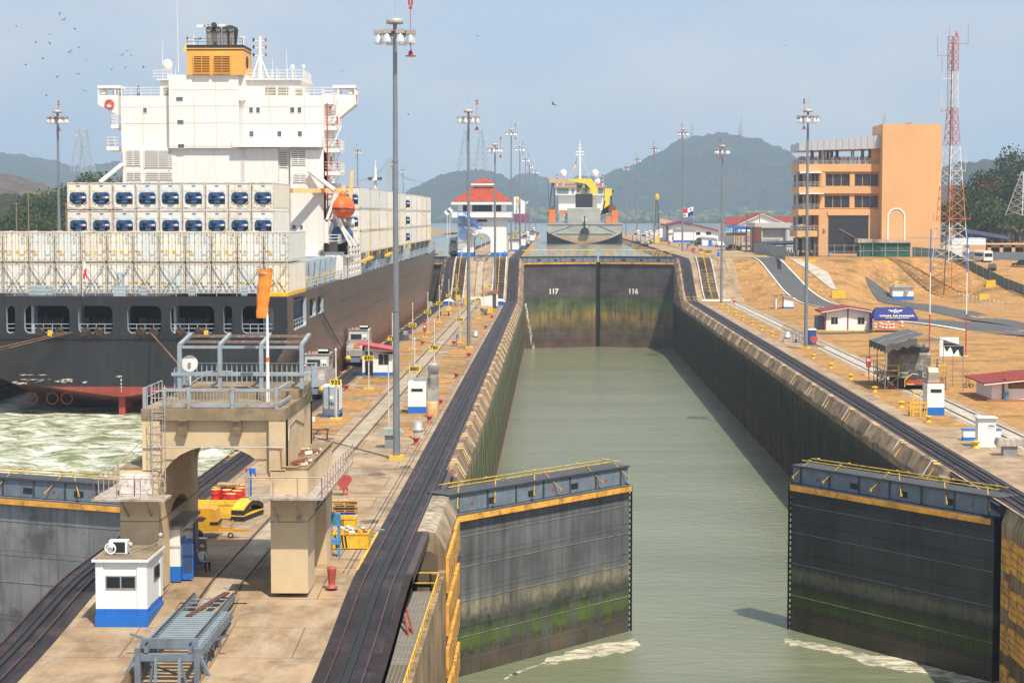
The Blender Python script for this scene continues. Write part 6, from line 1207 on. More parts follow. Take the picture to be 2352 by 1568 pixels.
# canopy with lettering
NAVY = M('canopy_navy', (.012,.02,.16), .7, var=.08); cn = thing('canopy', 'navy ridge canopy with a white star emblem and the words CANAL DE PANAMÁ', 'canopy')
a, c = at(2003,763), at(2105,763); y0, y1 = a.y-1.5, a.y+3.5; zt_, ze = 3.85, 2.15; ym_ = (y0+y1)/2; xa, xb = a.x, c.x
b = MB(); b.add([(xa,y0,ze),(xb,y0,ze),(xb-.6,ym_,zt_),(xa+.6,ym_,zt_),(xb,y1,ze),(xa,y1,ze)], [(0,1,2,3),(3,2,4,5),(0,3,5),(1,4,2)]); b.box(xa,xb,y0-.02,y0,ze-.25,ze); b.build('fabric', NAVY, cn)
b = MB()
for x in (xa,xb):
    for y in (y0,y1): b.tube((x,y,0),(x,y,ze), .035, n=6)
b.build('post', GALV, cn)
tl = math.atan2(zt_-ze, ym_-y0); T = Matrix.Translation(((xa+xb)/2+.2, y0+.62, ze+.42)) @ Matrix.Rotation(tl, 4, 'X') @ Matrix.Translation((0,0,.03)); b = MB(); text_mesh(b, 'CANAL DE PANAMÁ', .52, T, 0, .02, bold=.012, sx=1.12); T2 = Matrix.Translation(((xa+xb)/2+.2, y0+.2, ze+.13)) @ Matrix.Rotation(tl, 4, 'X') @ Matrix.Translation((0,0,.03)); text_mesh(b, 'ESCLUSAS DE PEDRO MIGUEL', .24, T2, 1, .02, bold=.008, sx=1.15)
T3 = Matrix.Translation(((xa+xb)/2+.2, y0+1.6, ze+1.1)) @ Matrix.Rotation(tl, 4, 'X') @ Matrix.Translation((0,0,.05)); b.T = T3
st_ = [(.62*(1 if i % 2 == 0 else .42)*sin(pi*i/5), .62*(1 if i % 2 == 0 else .42)*cos(pi*i/5)) for i in range(10)]; inn_ = [(x*.55, y*.55) for x, y in st_]
for i in range(10): j = (i+1) % 10; b.add([(*st_[i],0),(*st_[j],0),(*inn_[j],0),(*inn_[i],0)], [(0,1,2,3)])
for s in (-1,1):
    for k, yy in enumerate((.16,.0,-.16)): b.add([(s*.5,yy,.0),(s*(1.15-.15*k),yy+.06,0),(s*(1.1-.15*k),yy+.16,0),(s*.5,yy+.1,0)], [(0,1,2,3)])
b.T = None; b.build('lettering', [WHITE, YEL2], cn)
# barrels, cone, toilet
def barrel(mb): 
    for k in range(4): mb.lathe([(.3-.02*k,.0+.25*k),(.29-.02*k,.25+.25*k)], 14, mi=k % 2)
    mb.lathe([(.24,1.0),(.2,1.04),(.02,1.05)], 12)
t0 = empty('traffic_barrel', (0,0,0)); b = MB(); barrel(b); b.build('drum', [ORANGE, WHITE], t0); b = MB(); b.lathe([(.36,0),(.36,.06),(.3,.07)], 14); b.build('base', RUBBER, t0)
for i, (cx, cy) in enumerate(((958,1378),(1024,1382),(1055,1385),(1090,1385),(1120,1383),(1075,1362),(1200,1367),(1005,1372))):
    p = cG('g', cx, cy); lab = 'orange and white traffic barrel standing alone, right of the others' if cx == 1200 else f'{["leftmost","third","fourth","sixth","rightmost","fifth","","second"][i]} orange and white barrel in the cluster under the canopy'
    o = tag(t0, lab, 'traffic barrel', 'traffic barrels under the canopy') if i == 0 else copy_tree(t0, label=lab); o.location = p
p = cG('h', 1113, 678); t = thing('traffic_cone', 'orange traffic cone with a white band beside the welding shelter', 'traffic cone', p); b = MB(); b.lathe([(.17,.05),(.1,.42)], 12); b.lathe([(.1,.42),(.07,.6)], 12, mi=1); b.lathe([(.07,.6),(.03,.8)], 12); b.box(-.22,.22,-.22,.22,0,.05); b.build('cone', [ORANGE, WHITE], t)
p = cG('h', 398, 292); t = thing('portable_toilet', 'blue portable toilet with a white roof beside the lamp mast', 'portable toilet', p, .1); b = MB(); b.box(-.55,.55,0,1.1,.05,2.1); b.box(-.45,.45,-.03,0,.15,1.95,1); b.build('cabin', [M('toilet_blue', (.012,.05,.2), .5), M('toilet_door', (.02,.07,.26), .5)], t); b = MB(); b.prism([(-.6,2.1),(.6,2.1),(.5,2.32),(-.5,2.32)], -.05, 1.15); b.build('roof', WHITE, t)
# bollards
def bollard(name='mooring_bollard', m=YEL):
    o = MB().lathe([(.3,0),(.32,.04),(.2,.1),(.17,.32),(.26,.42),(.34,.5),(.34,.56),(.2,.6),(.02,.61)], 18).build(name, m); return o
yb_ = bollard(); first = True
pts = [('h',40,208),('h',405,412),('h',563,498),('h',740,598),('h',957,712),('h',1193,850),('h',1437,983),('h',1862,1215)]
ex = [at((2000+x*.4783)*.57422, (1000+y*.4783)*.57422) for x, y in ((2188,668),(2110,623),(2033,583),(1970,545),(1905,513),(1850,478))]
PL = [cG(*q) for q in pts]+ex; NTH = ['eighth','seventh','sixth','fifth','fourth','third','second','first']
for i, p in enumerate(PL):
    q = [1,2,3,4,5,6,7,8][i] if i < 8 else 0; nm = ['farthest on the open grass past the lamp mast','second past the lamp mast','third past the lamp mast','just before the red call box','below the welding shelter','left of the yellow cage','below the white hut with the hood','beside the white cabinet'][i] if i < 8 else f'{["nearest","second","third","fourth","fifth","most distant"][i-8]} of the six beyond the lamp mast'
    o = yb_ if i == 0 else copy_tree(yb_); tag(o, f'yellow mooring bollard on the right bank, {nm}', 'bollard', 'yellow mooring bollards'); o.location = p
# red fire boxes and shields
def callbox(p, lab, k=1.0):
    t = thing('call_box', lab, 'call box', p, 0, 'red call boxes'); b = MB(); b.tube((0,0,0),(0,0,1.0*k), .05); b.box(-.22*k,.22*k,-.14,.14,.75*k,1.8*k); b.box(-.14*k,.14*k,-.155,-.14,1.35*k,1.6*k,1); b.build('box', [RED, WHITE], t); b = MB(); b.box(-.4,.4,-.3,.3,0,.12); b.build('base', YEL, t)
callbox(cG('h',900,562), 'red call box on a yellow base left of the welding shelter', 1.2); callbox(at(1686,704), 'red call box at the foot of the right bank incline'); callbox(cG('j',1566,222), 'red call box on the centre island behind the 625 marker', 1.1)
def shield(p, lab, s=1.0):
    t = thing('hose_reel', lab, 'hose reel', p, 0, 'red hose reels'); b = MB(); b.prism([(0,.25*s),(-.55*s,1.0*s),(-.42*s,1.28*s),(0,1.38*s),(.42*s,1.28*s),(.55*s,1.0*s)], -.22, .22); b.build('cover', M('faded_red', (.42,.07,.06), .6) if 'faded_red' not in bpy.data.materials else bpy.data.materials['faded_red'], t); b = MB(); b.tube((0,0,0),(0,0,.5*s), .05); b.tube((.25,.1,0),(.2,.1,.5*s), .05); b.build('stand', ORANGE, t)
shield(cG('h',410,300), 'red hose reel in front of the portable toilet', 1.0)
# hut with ventilation hood, cage, cabinets
a, c = cG('h',1430,922), cG('h',1577,922); h = thing('hut', 'narrow white and blue hut with a tan ventilation hood on top, below the welding shelter', 'hut')
x0, x1, y0 = a.x-.05, c.x, a.y; b = MB(); b.box(x0,x1,y0,y0+2.2,.75,2.9); b.box(x0,x1,y0,y0+2.2,2.9,2.96,1); b.build('wall', [WHITE, RUSTR], h); b = MB(); b.box(x0-.02,x1+.02,y0-.02,y0+2.2,0,.75); b.build('plinth', BLUE, h)
b = MB(); b.box(x0+.3,x1-.25,y0-.03,y0,2.1,2.4); b.build('louvre', GLASS, h)
b = MB(); b.box(x0+.1,x0+1.1,y0+.4,y0+1.6,2.96,3.2); b.prism([(y0+.4,3.2),(y0+1.6,3.2),(y0+1.75,3.9),(y0+1.5,4.3),(y0+.6,4.3),(y0+.25,3.9)], x0+.15, x0+1.05, 'x'); b.build('ventilation_hood', M('hood_tan', (.42,.4,.32), .5), h)
p = cG('h',1345,925); t = thing('work_cage', 'yellow steel work cage standing against the narrow white hut', 'work cage', p)
b = MB()
for x in (-.75,.7):
    for y in (-.4,.6): b.bar((x,y,0),(x,y,1.25), .08)
for z in (.35,.8,1.2):
    b.bar((-.75,-.4,z),(.7,-.4,z), .07); b.bar((-.75,.6,z),(.7,.6,z), .07); b.bar((-.75,-.4,z),(-.75,.6,z), .07); b.bar((.7,-.4,z),(.7,.6,z), .07)
for x in (-.55,.1): b.bar((x,-.42,0),(x,-.42,2.2), .12)
b.bar((-.55,-.42,2.15),(.1,-.42,2.15), .12); b.box(-.7,.65,-.4,.6,.02,.3,1); b.build('cage', [YEL, WOOD], t)
a, c = cG('h',1880,1208), cG('h',2040,1208); t = thing('steel_cabinet', 'tall white cabinet marked DAS-1 near the right bank track', 'cabinet'); b = MB(); b.box(a.x,c.x,a.y,a.y+1.0,0,2.3); b.build('cabinet_body', WHITE, t); b = MB(); b.prism([(a.x-.12,2.3),(c.x+.12,2.3),(c.x+.12,2.36),(a.x-.12,2.42)], a.y-.2, a.y+1.2); b.build('roof', WHITE, t)
b = MB(); b.box(a.x+.68,c.x-.08,a.y-.02,a.y,1.55,1.85); text_mesh(b, 'DAS-1', .2, facing(c.x-.33,a.y-.03,1.7), 1, .01, bold=.006); b.build('sign', [WHITE, BLACK], t)
t = thing('bench_locker', 'long white locker with blue lid behind the tall white cabinet', 'locker', cG('h',1935,1150)); b = MB(); b.box(-1.6,1.4,.2,.9,.28,.85); b.build('box', WHITE, t); b = MB(); b.box(-1.65,1.45,.15,.95,.85,.93); b.box(-1.6,1.4,.19,.91,0,.28); b.build('lid', BLUE, t)
p = cG('h',2165,1278); t = thing('roof_ventilator', 'ribbed off-white ventilator on a square duct at the right border', 'ventilator', p); b = MB(); b.box(-.55,.5,-.4,.5,0,.75); b.build('duct', GREYM, t); b = MB(); b.prism([(-1.0,.75),(1.0,.75),(1.05,.95),(.95,1.25),(-.95,1.25),(-1.05,.95)], -.55, .65)
for i in range(5): x = -.9+i*.45; b.box(x-.03,x+.03,-.58,.68,.8,1.28)
b.build('hood', CONCL, t)
def mushroom(p, lab, s=1.0):
    t = thing('roof_ventilator', lab, 'ventilator', p, 0, 'galvanised drum ventilators'); b = MB(); b.box(-.5*s,.5*s,-.5*s,.5*s,0,.45*s); b.build('base', CONCL, t); b = MB(); b.lathe([(.4*s,.45*s),(.4*s,.62*s),(.56*s,.68*s),(.56*s,.76*s),(.4*s,.86*s),(.4*s,1.3*s),(.36*s,1.34*s),(.02,1.36*s)], 20); b.build('drum', GALV, t)
mushroom(cG('h',172,268), 'galvanised drum ventilator on the right bank left of the portable toilet', 1.15)
# wheeled handrail cart
t = thing('stair_cart', 'two wheeled steel stair cart with handrails beside the lamp mast on the right bank', 'cart', cG('h',240,270)); b = MB(); b.rail([(-1.1,1.5,.35),(1.6,-.2,.35)], 1.25, .03, 3, .55); b.rail([(-1.1,2.3,.35),(1.6,.6,.35)], 1.25, .03, 3, .55); b.bar((-1.1,1.9,.35),(1.6,.2,.35), .9, .08); b.build('frame', GREYM, t); b = MB(); b.lathe([(.28,-.08),(.28,.08)], 14, (.2,.2,.28), ax='x'); b.lathe([(.28,-.08),(.28,.08)], 14, (1.5,0,.28), ax='x'); b.build('wheel', RUBBER, t)
# welding shelter with locomotive 5003
sh = thing('work_shelter', 'worn grey tarpaulin shelter on thin poles over locomotive 5003', 'shelter'); P0 = {k: v for k, v in {'fl':(34.6,200.5),'fr':(41.9,200.5),'bl':(34.2,210.5),'br':(42.2,210.5)}.items()}
b = MB(); TARP = M('tarpaulin', (.1,.095,.09), .9, var=.25, scale=.6)
def tarp(u, v):
    x = 34.3+8.0*u; y = 200.4+10.4*v; z = 4.7+1.15*(1-abs(u*2-1))*(1 if u < .5 else 1)+.05*sin(u*25+v*9)*1; return (x, y, z)
b.grid(17, 14, tarp); b2_ = MB()
fs_ = [f for i, f in enumerate(b.f) if not ((i % 16) > 8 and (i//16) < 11)]; b.f = fs_; b.m = b.m[:len(fs_)]; b.sm = b.sm[:len(fs_)]
b.grid(20, 3, lambda u, v: (34.3+.0, 200.4+10.4*u, 4.72-.75*v-.12*sin(u*30)*v)); b.grid(20, 3, lambda u, v: (34.3+3.2*u, 200.38, 4.72+.9*u*.9-(.7+.15*sin(u*20))*v)); b.grid(20, 3, lambda u, v: (42.3, 200.4+10.4*u, 4.72-(.9+.3*sin(u*17))*v)); b.build('tarpaulin', TARP, sh, fixn=False)
b = MB()
for x in (34.3,38.3,42.3):
    for y in (200.5,205.6,210.7):
        if x != 38.3: b.tube((x,y,0),(x,y,4.7), .045, n=6)
for y in (200.5,205.6,210.7): b.tube((34.3,y,4.7),(38.3,y,5.85), .035); b.tube((38.3,y,5.85),(42.3,y,4.7), .035); b.tube((34.3,y,4.7),(42.3,y,4.7), .03)
for x, z in ((34.3,4.7),(38.3,5.85),(42.3,4.7)): b.tube((x,200.5,z),(x,210.7,z), .035)
b.build('pole', GREYM, sh)
lo = thing('locomotive', 'partly painted locomotive numbered 5003 under the tarpaulin shelter', 'locomotive', (37.7,202.5,0)); b = MB(); b.prism([(0,1.75),(0,3.6),(.3,4.0),(7,4.0),(7,1.75)], -1.65, 1.65, 'x'); b.build('body', M('bare_primer', (.16,.13,.11), .6, var=.25, dirt=((.4,.42,.42), .7, 1.4)), lo)
b = MB(); b.box(-1.7,1.7,-.05,7,1.2,1.85); b.build('skirt', M('loco_navy', (.05,.075,.12), .5), lo); b = MB(); b.box(-1.5,1.5,.1,7,4.0,4.35); b.box(-1.2,-1.0,.4,.6,4.3,4.7); b.box(.9,1.1,.4,.6,4.3,4.7); b.build('roof', DARK, lo)
for x in (-.45,.45): b = MB(); b.box(x-.33,x+.33,-.04,.02,2.05,2.6); b.box(x-.38,x+.38,-.03,.01,2.0,2.65,1); b.build('window', [M('old_glass', (.15,.2,.2), .2) if 'old_glass' not in bpy.data.materials else bpy.data.materials['old_glass'], CONCL], lo)
for x in (-1.15,1.3): b = MB(); b.box(x-.5,x+.45,-.1,-.05,1.25,1.82); text_mesh(b, '5003', .5, facing(x-.0,-.12,1.53), 1, .01, bold=.015, sx=.85); b.build('number_plate', [M('plate_grey', (.45,.44,.4), .6) if 'plate_grey' not in bpy.data.materials else bpy.data.materials['plate_grey'], BLACK], lo)
b = MB(); b.box(-1.5,1.5,.3,6.6,.35,1.2); b.box(-.9,1.2,-.1,.3,.5,1.15,1)
for y in (1,2.4,4.4,5.8):
    for x in (-.75,.75): b.lathe([(.5,-.08),(.5,.08)], 14, (x,y,.5), ax='x')
b.build('bogie', [BLACK, RUSTR], lo); b = MB(); b.path([(-1.1,-.5,.3),(-1.1,-.5,1.1),(-.3,-.4,1.7),(.3,-.4,1.6)], .05); b.box(-.9,-.1,-.6,-.1,.55,.62); b.build('step', YEL, lo)
for s, lab in ((-1,'timber and steel work platform left of locomotive 5003'),(1,'timber and steel work platform right of locomotive 5003')):
    t = thing('work_platform', lab, 'scaffold', (37.7,203,0), 0, 'work platforms'); b = MB(); xa, xb = s*1.75, s*3.2; lo_, hi_ = min(xa,xb), max(xa,xb); b.box(lo_,hi_,-.8,6,1.35,1.45); b.build('deck', WOOD, t); b = MB()
    for x in (lo_+.05,hi_-.05):
        for y in (-.8,1.5,3.7,6): b.bar((x,y,0),(x,y,1.4), .08); b.bar((x,y,0),(lo_+hi_-x,y,1.35), .06)
    b.bar((hi_,-.8,.1),(hi_,1.5,1.3), .06); b.build('frame', M('rusty_brown', (.16,.1,.06), .8) if 'rusty_brown' not in bpy.data.materials else bpy.data.materials['rusty_brown'], t); b = MB(); b.rail([(lo_ if s < 0 else hi_,6,1.45),(lo_ if s < 0 else hi_,-.8,1.45),(lo_+hi_-(lo_ if s < 0 else hi_),-.8,1.45)], 1.1, .04, 2, 1.4, 0); b.build('handrail', [YEL], t)
t = thing('white_screen', 'white sheet panel standing behind the tarpaulin shelter', 'panel', cG('h',1625,390)); b = MB(); b.box(-1.25,1.2,0,.1,.05,2.45); b.box(-1.25,2.4,-.3,.3,0,.05); b.build('sheet', WHITE, t)
p = cG('h',1790,672); t = thing('gas_trolley', 'two wheeled trolley with welding gas cylinders right of the shelter', 'trolley', p); b = MB(); b.lathe([(.12,.1),(.12,1.3),(.05,1.45),(.05,1.6)], 10, (-.1,0,0)); b.lathe([(.12,.1),(.12,1.1),(.05,1.25)], 10, (.22,.1,0)); b.build('cylinder', M('cylinder_ochre', (.4,.22,.05), .5), t); b = MB(); b.torus((.35,-.15,.22), .2, .04, 'y'); b.torus((-.2,.2,.22), .2, .04, 'y'); b.path([(.1,.2,.2),(.3,.25,1.3),(.55,.2,1.45)], .02); b.build('wheel', RUBBER, t)
# banded poles
def zoned(name, segs):
    return segs
for cx, lab in ((1455,'left of two tall red, white and blue striped poles'),(1783,'right of two tall red, white and blue striped poles')):
    X0 = atY(*cp('g',cx,900),251.6).x; t = thing('striped_pole', lab, 'pole', (X0,251.6,0), 0, 'striped poles'); b = MB(); b.tube((0,0,0),(0,0,5.4), .09, .08, 8, 0); b.tube((0,0,5.4),(0,0,10.8), .08, .075, 8, 1); b.tube((0,0,10.8),(0,0,16.4), .075, .07, 8, 2); b.build('pole', [RED, WHITE, BLUE], t)
    b = MB(); b.bar((-3.2 if cx > 1500 else -3.2,0,15.3),(3.0,0,15.1), .05); b.build('crossbar', BLUE, t)
# yellow blocks, posts, standpipe, fence
for k, cx0, cx1, cy, hgt, lab in (('g',567,690,1098,1.5,'yellow concrete block beside the ramp road'),('g',1885,1982,1115,1.2,'yellow concrete block near the row of small posts'),('g',1948,2035,998,1.4,'yellow stepped block high on the sandy slope'),('g',315,425,778,.5,'low yellow barrier at the top of the slope left of the building'),('g',1030,1078,776,.4,'low yellow barrier below the green screened pen')):
    q = cp(k,(cx0+cx1)/2,cy); lo_, hi_ = 240., 520.
    for _ in range(40):      # where the view ray meets the ground
        mid = (lo_+hi_)/2; p = atY(*q, mid)
        if p.z > zter(p.x, mid): lo_ = mid
        else: hi_ = mid
    wd = (cx1-cx0)*.2563*mid/4460/2; z = zter(p.x, mid); t = thing('concrete_block', lab, 'block', (p.x,mid,z), 0, 'yellow concrete blocks'); b = MB(); b.prism([(-wd,-.6),(wd,-.9),(wd,hgt),(-wd*.9,hgt-.15)], -.4, .9); b.build('block', YEL, t)
def onground(px, py, lo_=150., hi_=560.):
    for _ in range(40):
        mid = (lo_+hi_)/2; p = atY(px, py, mid)
        if p.z > zter(p.x, mid): lo_ = mid
        else: hi_ = mid
    return Vector((p.x, mid, zter(p.x, mid)))
o0 = None
for i in range(11):
    q = onground(*cp('g', 1715+i*38.5, 1142+i*8)); q.z = zter(q.x,q.y); 
    if o0 is None: o0 = MB().tube((0,0,0),(0,0,1.7), .05, n=6).lathe([(.12,1.5),(.14,1.8),(.05,1.95)], 8).build('marker_post', M('post_grey', (.5,.48,.45), .6)); o = o0
    else: o = copy_tree(o0)
    tag(o, ['left end','second from the left','third from the left','fourth from the left','fifth from the left','middle','fifth from the right','fourth from the right','third from the right','second from the right','right end'][i]+' in the row of small pale posts below the slope', 'post', 'row of small pale posts'); o.location = q
# chain link fence with posts along the car park
FN = M('fence_mesh', (.09,.13,.12), .8, var=.2); pts = [(60.5,453),(72,455),(84,456),(91,452),(96,442),(99,428),(101,410),(103,385),(104,340)]
t = thing('chain_fence', 'dark mesh fence with grey posts along the car park edge', 'fence'); b = MB(); r = MB()
for (xa, ya), (xb, yb2) in zip(pts[2:], pts[3:]):
    za, zb2 = zter(xa,ya), zter(xb,yb2); b.add([(xa,ya,za),(xb,yb2,zb2),(xb,yb2,zb2+2.3),(xa,ya,za+2.3),(xa+.04,ya+.04,za),(xb+.04,yb2+.04,zb2),(xb+.04,yb2+.04,zb2+2.3),(xa+.04,ya+.04,za+2.3)], [(0,1,2,3),(4,7,6,5),(3,2,6,7)])
    n = max(2, int(math.hypot(xb-xa,yb2-ya)/3))
    for i in range(n): u = i/n; x, y, z = xa+(xb-xa)*u, ya+(yb2-ya)*u, za+(zb2-za)*u; r.tube((x-.05,y-.05,z-.3),(x-.05,y-.05,z+2.6), .05, n=5)
b.build('mesh', FN, t); r.build('post', GALV, t)
t = thing('chain_fence', 'thin fence of pale posts at the foot of the visitor centre', 'fence'); r = MB()
for (xa, ya), (xb, yb2) in zip(pts[:3], pts[1:4]):
    for i in range(5): u = i/5; x, y = xa+(xb-xa)*u, ya+(yb2-ya)*u-3; z = zter(x,y+2); r.tube((x,y,z-.3),(x,y,z+2.9), .05, n=5)
    for h in (1.4,2.8): r.tube((xa,ya-3,8.5+h),(xb,yb2-3,8.5+h), .025, n=4)
r.build('post', GALV, t)
# ================================================================ DREDGER beyond the far gate
dr = thing('dredger', 'grey and rust stained dredger with yellow cranes, stern on beyond the far gate', 'ship'); YD = 757
E = lambda cx, cy, dy=0: cY('e', cx, cy, YD+dy)
DG = bands('dredger_grey', [(6,(.2,.13,.08)),(8,(.42,.25,.12)),(10,(.4,.33,.22)),(11.5,(.38,.38,.33)),(40,(.38,.4,.37))], rough=.6, var=.15, bmp=0); CRY = M('crane_yellow', (.8,.6,.02), .5, var=.05); SHW2 = WHITE
def ebox(mb, cx0, cx1, cy0, cy1, d0, d1, mi=0): a = E(cx0, cy1, d0); c = E(cx1, cy0, d0); mb.box(a.x, c.x, YD+d0, YD+d1, a.z, c.z, mi)
def eprism(mb, pts, d0, d1, mi=0): mb.prism([(E(x,y,d0).x, E(x,y,d0).z) for x, y in pts], YD+d0, YD+d1, 'y', mi)
b = MB(); eprism(b, [(418,1000),(1097,1000),(1093,1070),(1080,1085),(1020,1115),(940,1145),(865,1163),(760,1178),(700,1178),(640,1160),(560,1135),(480,1100),(430,1075),(418,1060)], 0, 3); b.box(E(505,1085).x,E(1010,1085).x,YD-.3,YD,E(1,1087).z,E(1,1080).z)
eprism(b, [(418,1000),(1097,1000),(1095,1180),(420,1180)], 3, 90, 1); eprism(b, [(640,1200),(880,1200),(880,1160),(640,1160)], .5, 3, 1)
eprism(b, [(414,1004),(1100,1004),(1100,994),(414,994)], -.3, 90); b.build('hull', [DG, M('dredger_underbody', (.05,.035,.03), .5)], dr)
b = MB(); ebox(b, 605, 900, 858, 1000, 4, 20); ebox(b, 530, 605, 910, 1000, 6, 20); ebox(b, 830, 872, 740, 860, 10, 16); ebox(b, 520, 560, 905, 912, 6, 9); b.build('deckhouse', DG, dr)
b = MB(); ebox(b, 678, 830, 727, 852, 8, 16); b.build('stern_screen', BLACK, dr)
b = MB(); ebox(b, 525, 925, 740, 900, 60, 75); ebox(b, 500, 930, 665, 740, 58, 76); ebox(b, 486, 950, 655, 668, 57, 77, 1); b.build('wheelhouse', [SHW2, M('stripe_orange', (.7,.25,.1), .6)], dr)
for a0, a1 in ((512,615),(645,662),(725,800),(878,925)): b = MB(); ebox(b, a0, a1, 682, 724, 57.8, 58.1); b.build('window', M('sea_glass', (.1,.22,.22), .15) if 'sea_glass' not in bpy.data.materials else bpy.data.materials['sea_glass'], dr)
b = MB(); b.bar(E(437,612,20), E(665,622,20), 1.1, 1.6); b.build('crane_boom', M('boom_cream', (.6,.38,.16), .6), dr)
b = MB(); eprism(b, [(625,600),(690,592),(820,592),(830,612),(878,680),(870,738),(805,722),(815,690),(770,640),(700,628),(640,618)], 14, 17); b.build('crane_head', CRY, dr)
b = MB(); eprism(b, [(940,680),(1000,682),(1003,740),(985,752),(970,910),(935,912),(915,905),(925,830),(938,760)], 12, 15); eprism(b, [(915,840),(935,790),(945,790),(925,900)], 12, 13); b.build('crane_tower', CRY, dr)
b = MB(); ebox(b, 990, 1005, 700, 830, 14, 15); ebox(b, 1005, 1020, 697, 718, 13, 15); eprism(b, [(905,880),(990,820),(1010,822),(1040,850),(1040,880),(905,920)], 12, 14, 1); eprism(b, [(425,905),(445,850),(490,835),(500,900),(480,930),(430,930)], 10, 14, 1); ebox(b, 428, 490, 965, 1000, 3, 6); b.tube(E(430,612,20),E(435,800,20), .1); b.tube(E(470,625,20),E(445,850,20), .25); b.tube(E(480,625,20),E(490,850,20), .25); b.build('deck_machinery', [DARK, M('machinery_rust', (.14,.05,.025), .8)], dr)
for x in (713,787): b = MB(); b.tube(E(x,722,22),E(x,640,22), 1.2, n=12); b.tube(E(x,648,22),E(x,630,20), 1.25, n=12, mi=1); b.build('exhaust_pipe', [M('pipe_brown', (.3,.24,.19), .6) if 'pipe_brown' not in bpy.data.materials else bpy.data.materials['pipe_brown'], BLACK], dr)
b = MB(); b.tube(E(716,592,64),E(716,390,64), .55, .45, 8); b.tube(E(716,390,64),E(716,245,64), .3, .15, 6)
for y, w in ((378,40),(352,38),(318,18),(292,10)): b.bar(E(716-w,y,64),E(716+w,y,64), .4)
for i in range(8): b.bar(E(708,400+i*24,64),E(724,412+i*24,64), .5)
for s in (-1,1): b.tube(E(716,380,64),E(716+s*115,640,64), .06, n=4)
b.build('mast', SHW2, dr)
for x, y, r in ((568,540,1.45),(853,540,1.45),(880,615,1.1)): b = MB(); p = E(x,y,64); b.lathe([(r*.8,-r),(r,-.3*r),(r*.9,r*.4),(r*.5,r*.85),(.02,r)], 12, p); b.tube(p, E(x,655,64), .25); b.build('satellite_dome', SHW2, dr)
b = MB(); 
for x in (512,920):
    b.tube(E(x,548,62),E(x,655,62), .3)
    for y in (560,590,620): b.box(E(x-5,y,61).x,E(x+5,y,61).x,YD+61.5,YD+62.5,E(x,y+8,61).z,E(x,y-8,61).z,1)
b.build('signal_mast', [SHW2, DARK], dr)
b = MB(); b.add([E(685,412,60),E(691,412,60),E(680,470,60),E(672,462,60)],[(0,1,2,3)]); b.add([E(672,462,60),E(680,470,60),E(672,500,60),E(662,496,60)],[(0,1,2,3)],1); b.build('signal_flag', [RED, YEL2], dr)
b = MB(); eprism(b, [(715,1075),(735,1035),(765,1030),(785,1035),(803,1075),(785,1090),(735,1090)], -1.5, -.3); b.bar(E(758,930,-1),E(758,1035,-1), .5, mi=0); b.bar(E(742,1040,-.6),E(752,950,2), .5, mi=1); b.bar(E(778,1040,-.6),E(768,950,2), .5, mi=1); b.build('stern_anchor', [BLACK, DG], dr)
b = MB(); b.rail([E(420,1000,.5),E(1095,1000,.5)], 1.2, .08, 2, 3); b.tube(E(440,1085,-.1),E(680,1000,-.2), .1); b.tube(E(1040,1080,-.1),E(870,1000,-.2), .1); b.build('stern_rail', GREYM, dr)
for i, (a0, a1, c0, c1, d) in enumerate(((436,495,870,933,4),(436,495,936,998,2),(528,600,875,912,7),(1002,1057,877,928,6),(948,1000,932,998,3),(1003,1060,932,998,3))):
    t = thing('shipping_container', ['upper orange container at the left of the dredger deck','lower orange container at the left of the dredger deck','orange container on the dredger deckhouse left of the dark screen','upper orange container at the right of the dredger deck','inner lower orange container at the right of the dredger deck','outer lower orange container at the right of the dredger deck'][i], 'shipping container', (0,0,0), 0, 'orange containers on the dredger'); b = MB(); ebox(b, a0, a1, c0, c1, d, d+6); q0, q1 = E(a0,c1,d), E(a1,c0,d)
    for k in range(7): x = q0.x+(q1.x-q0.x)*(k+.5)/7; b.box(x-.12,x+.12,YD+d-.08,YD+d,q0.z+.2,q1.z-.2)
    b.build('container_body', M('dredger_orange', (.75,.2,.02), .6) if 'dredger_orange' not in bpy.data.materials else bpy.data.materials['dredger_orange'], t)
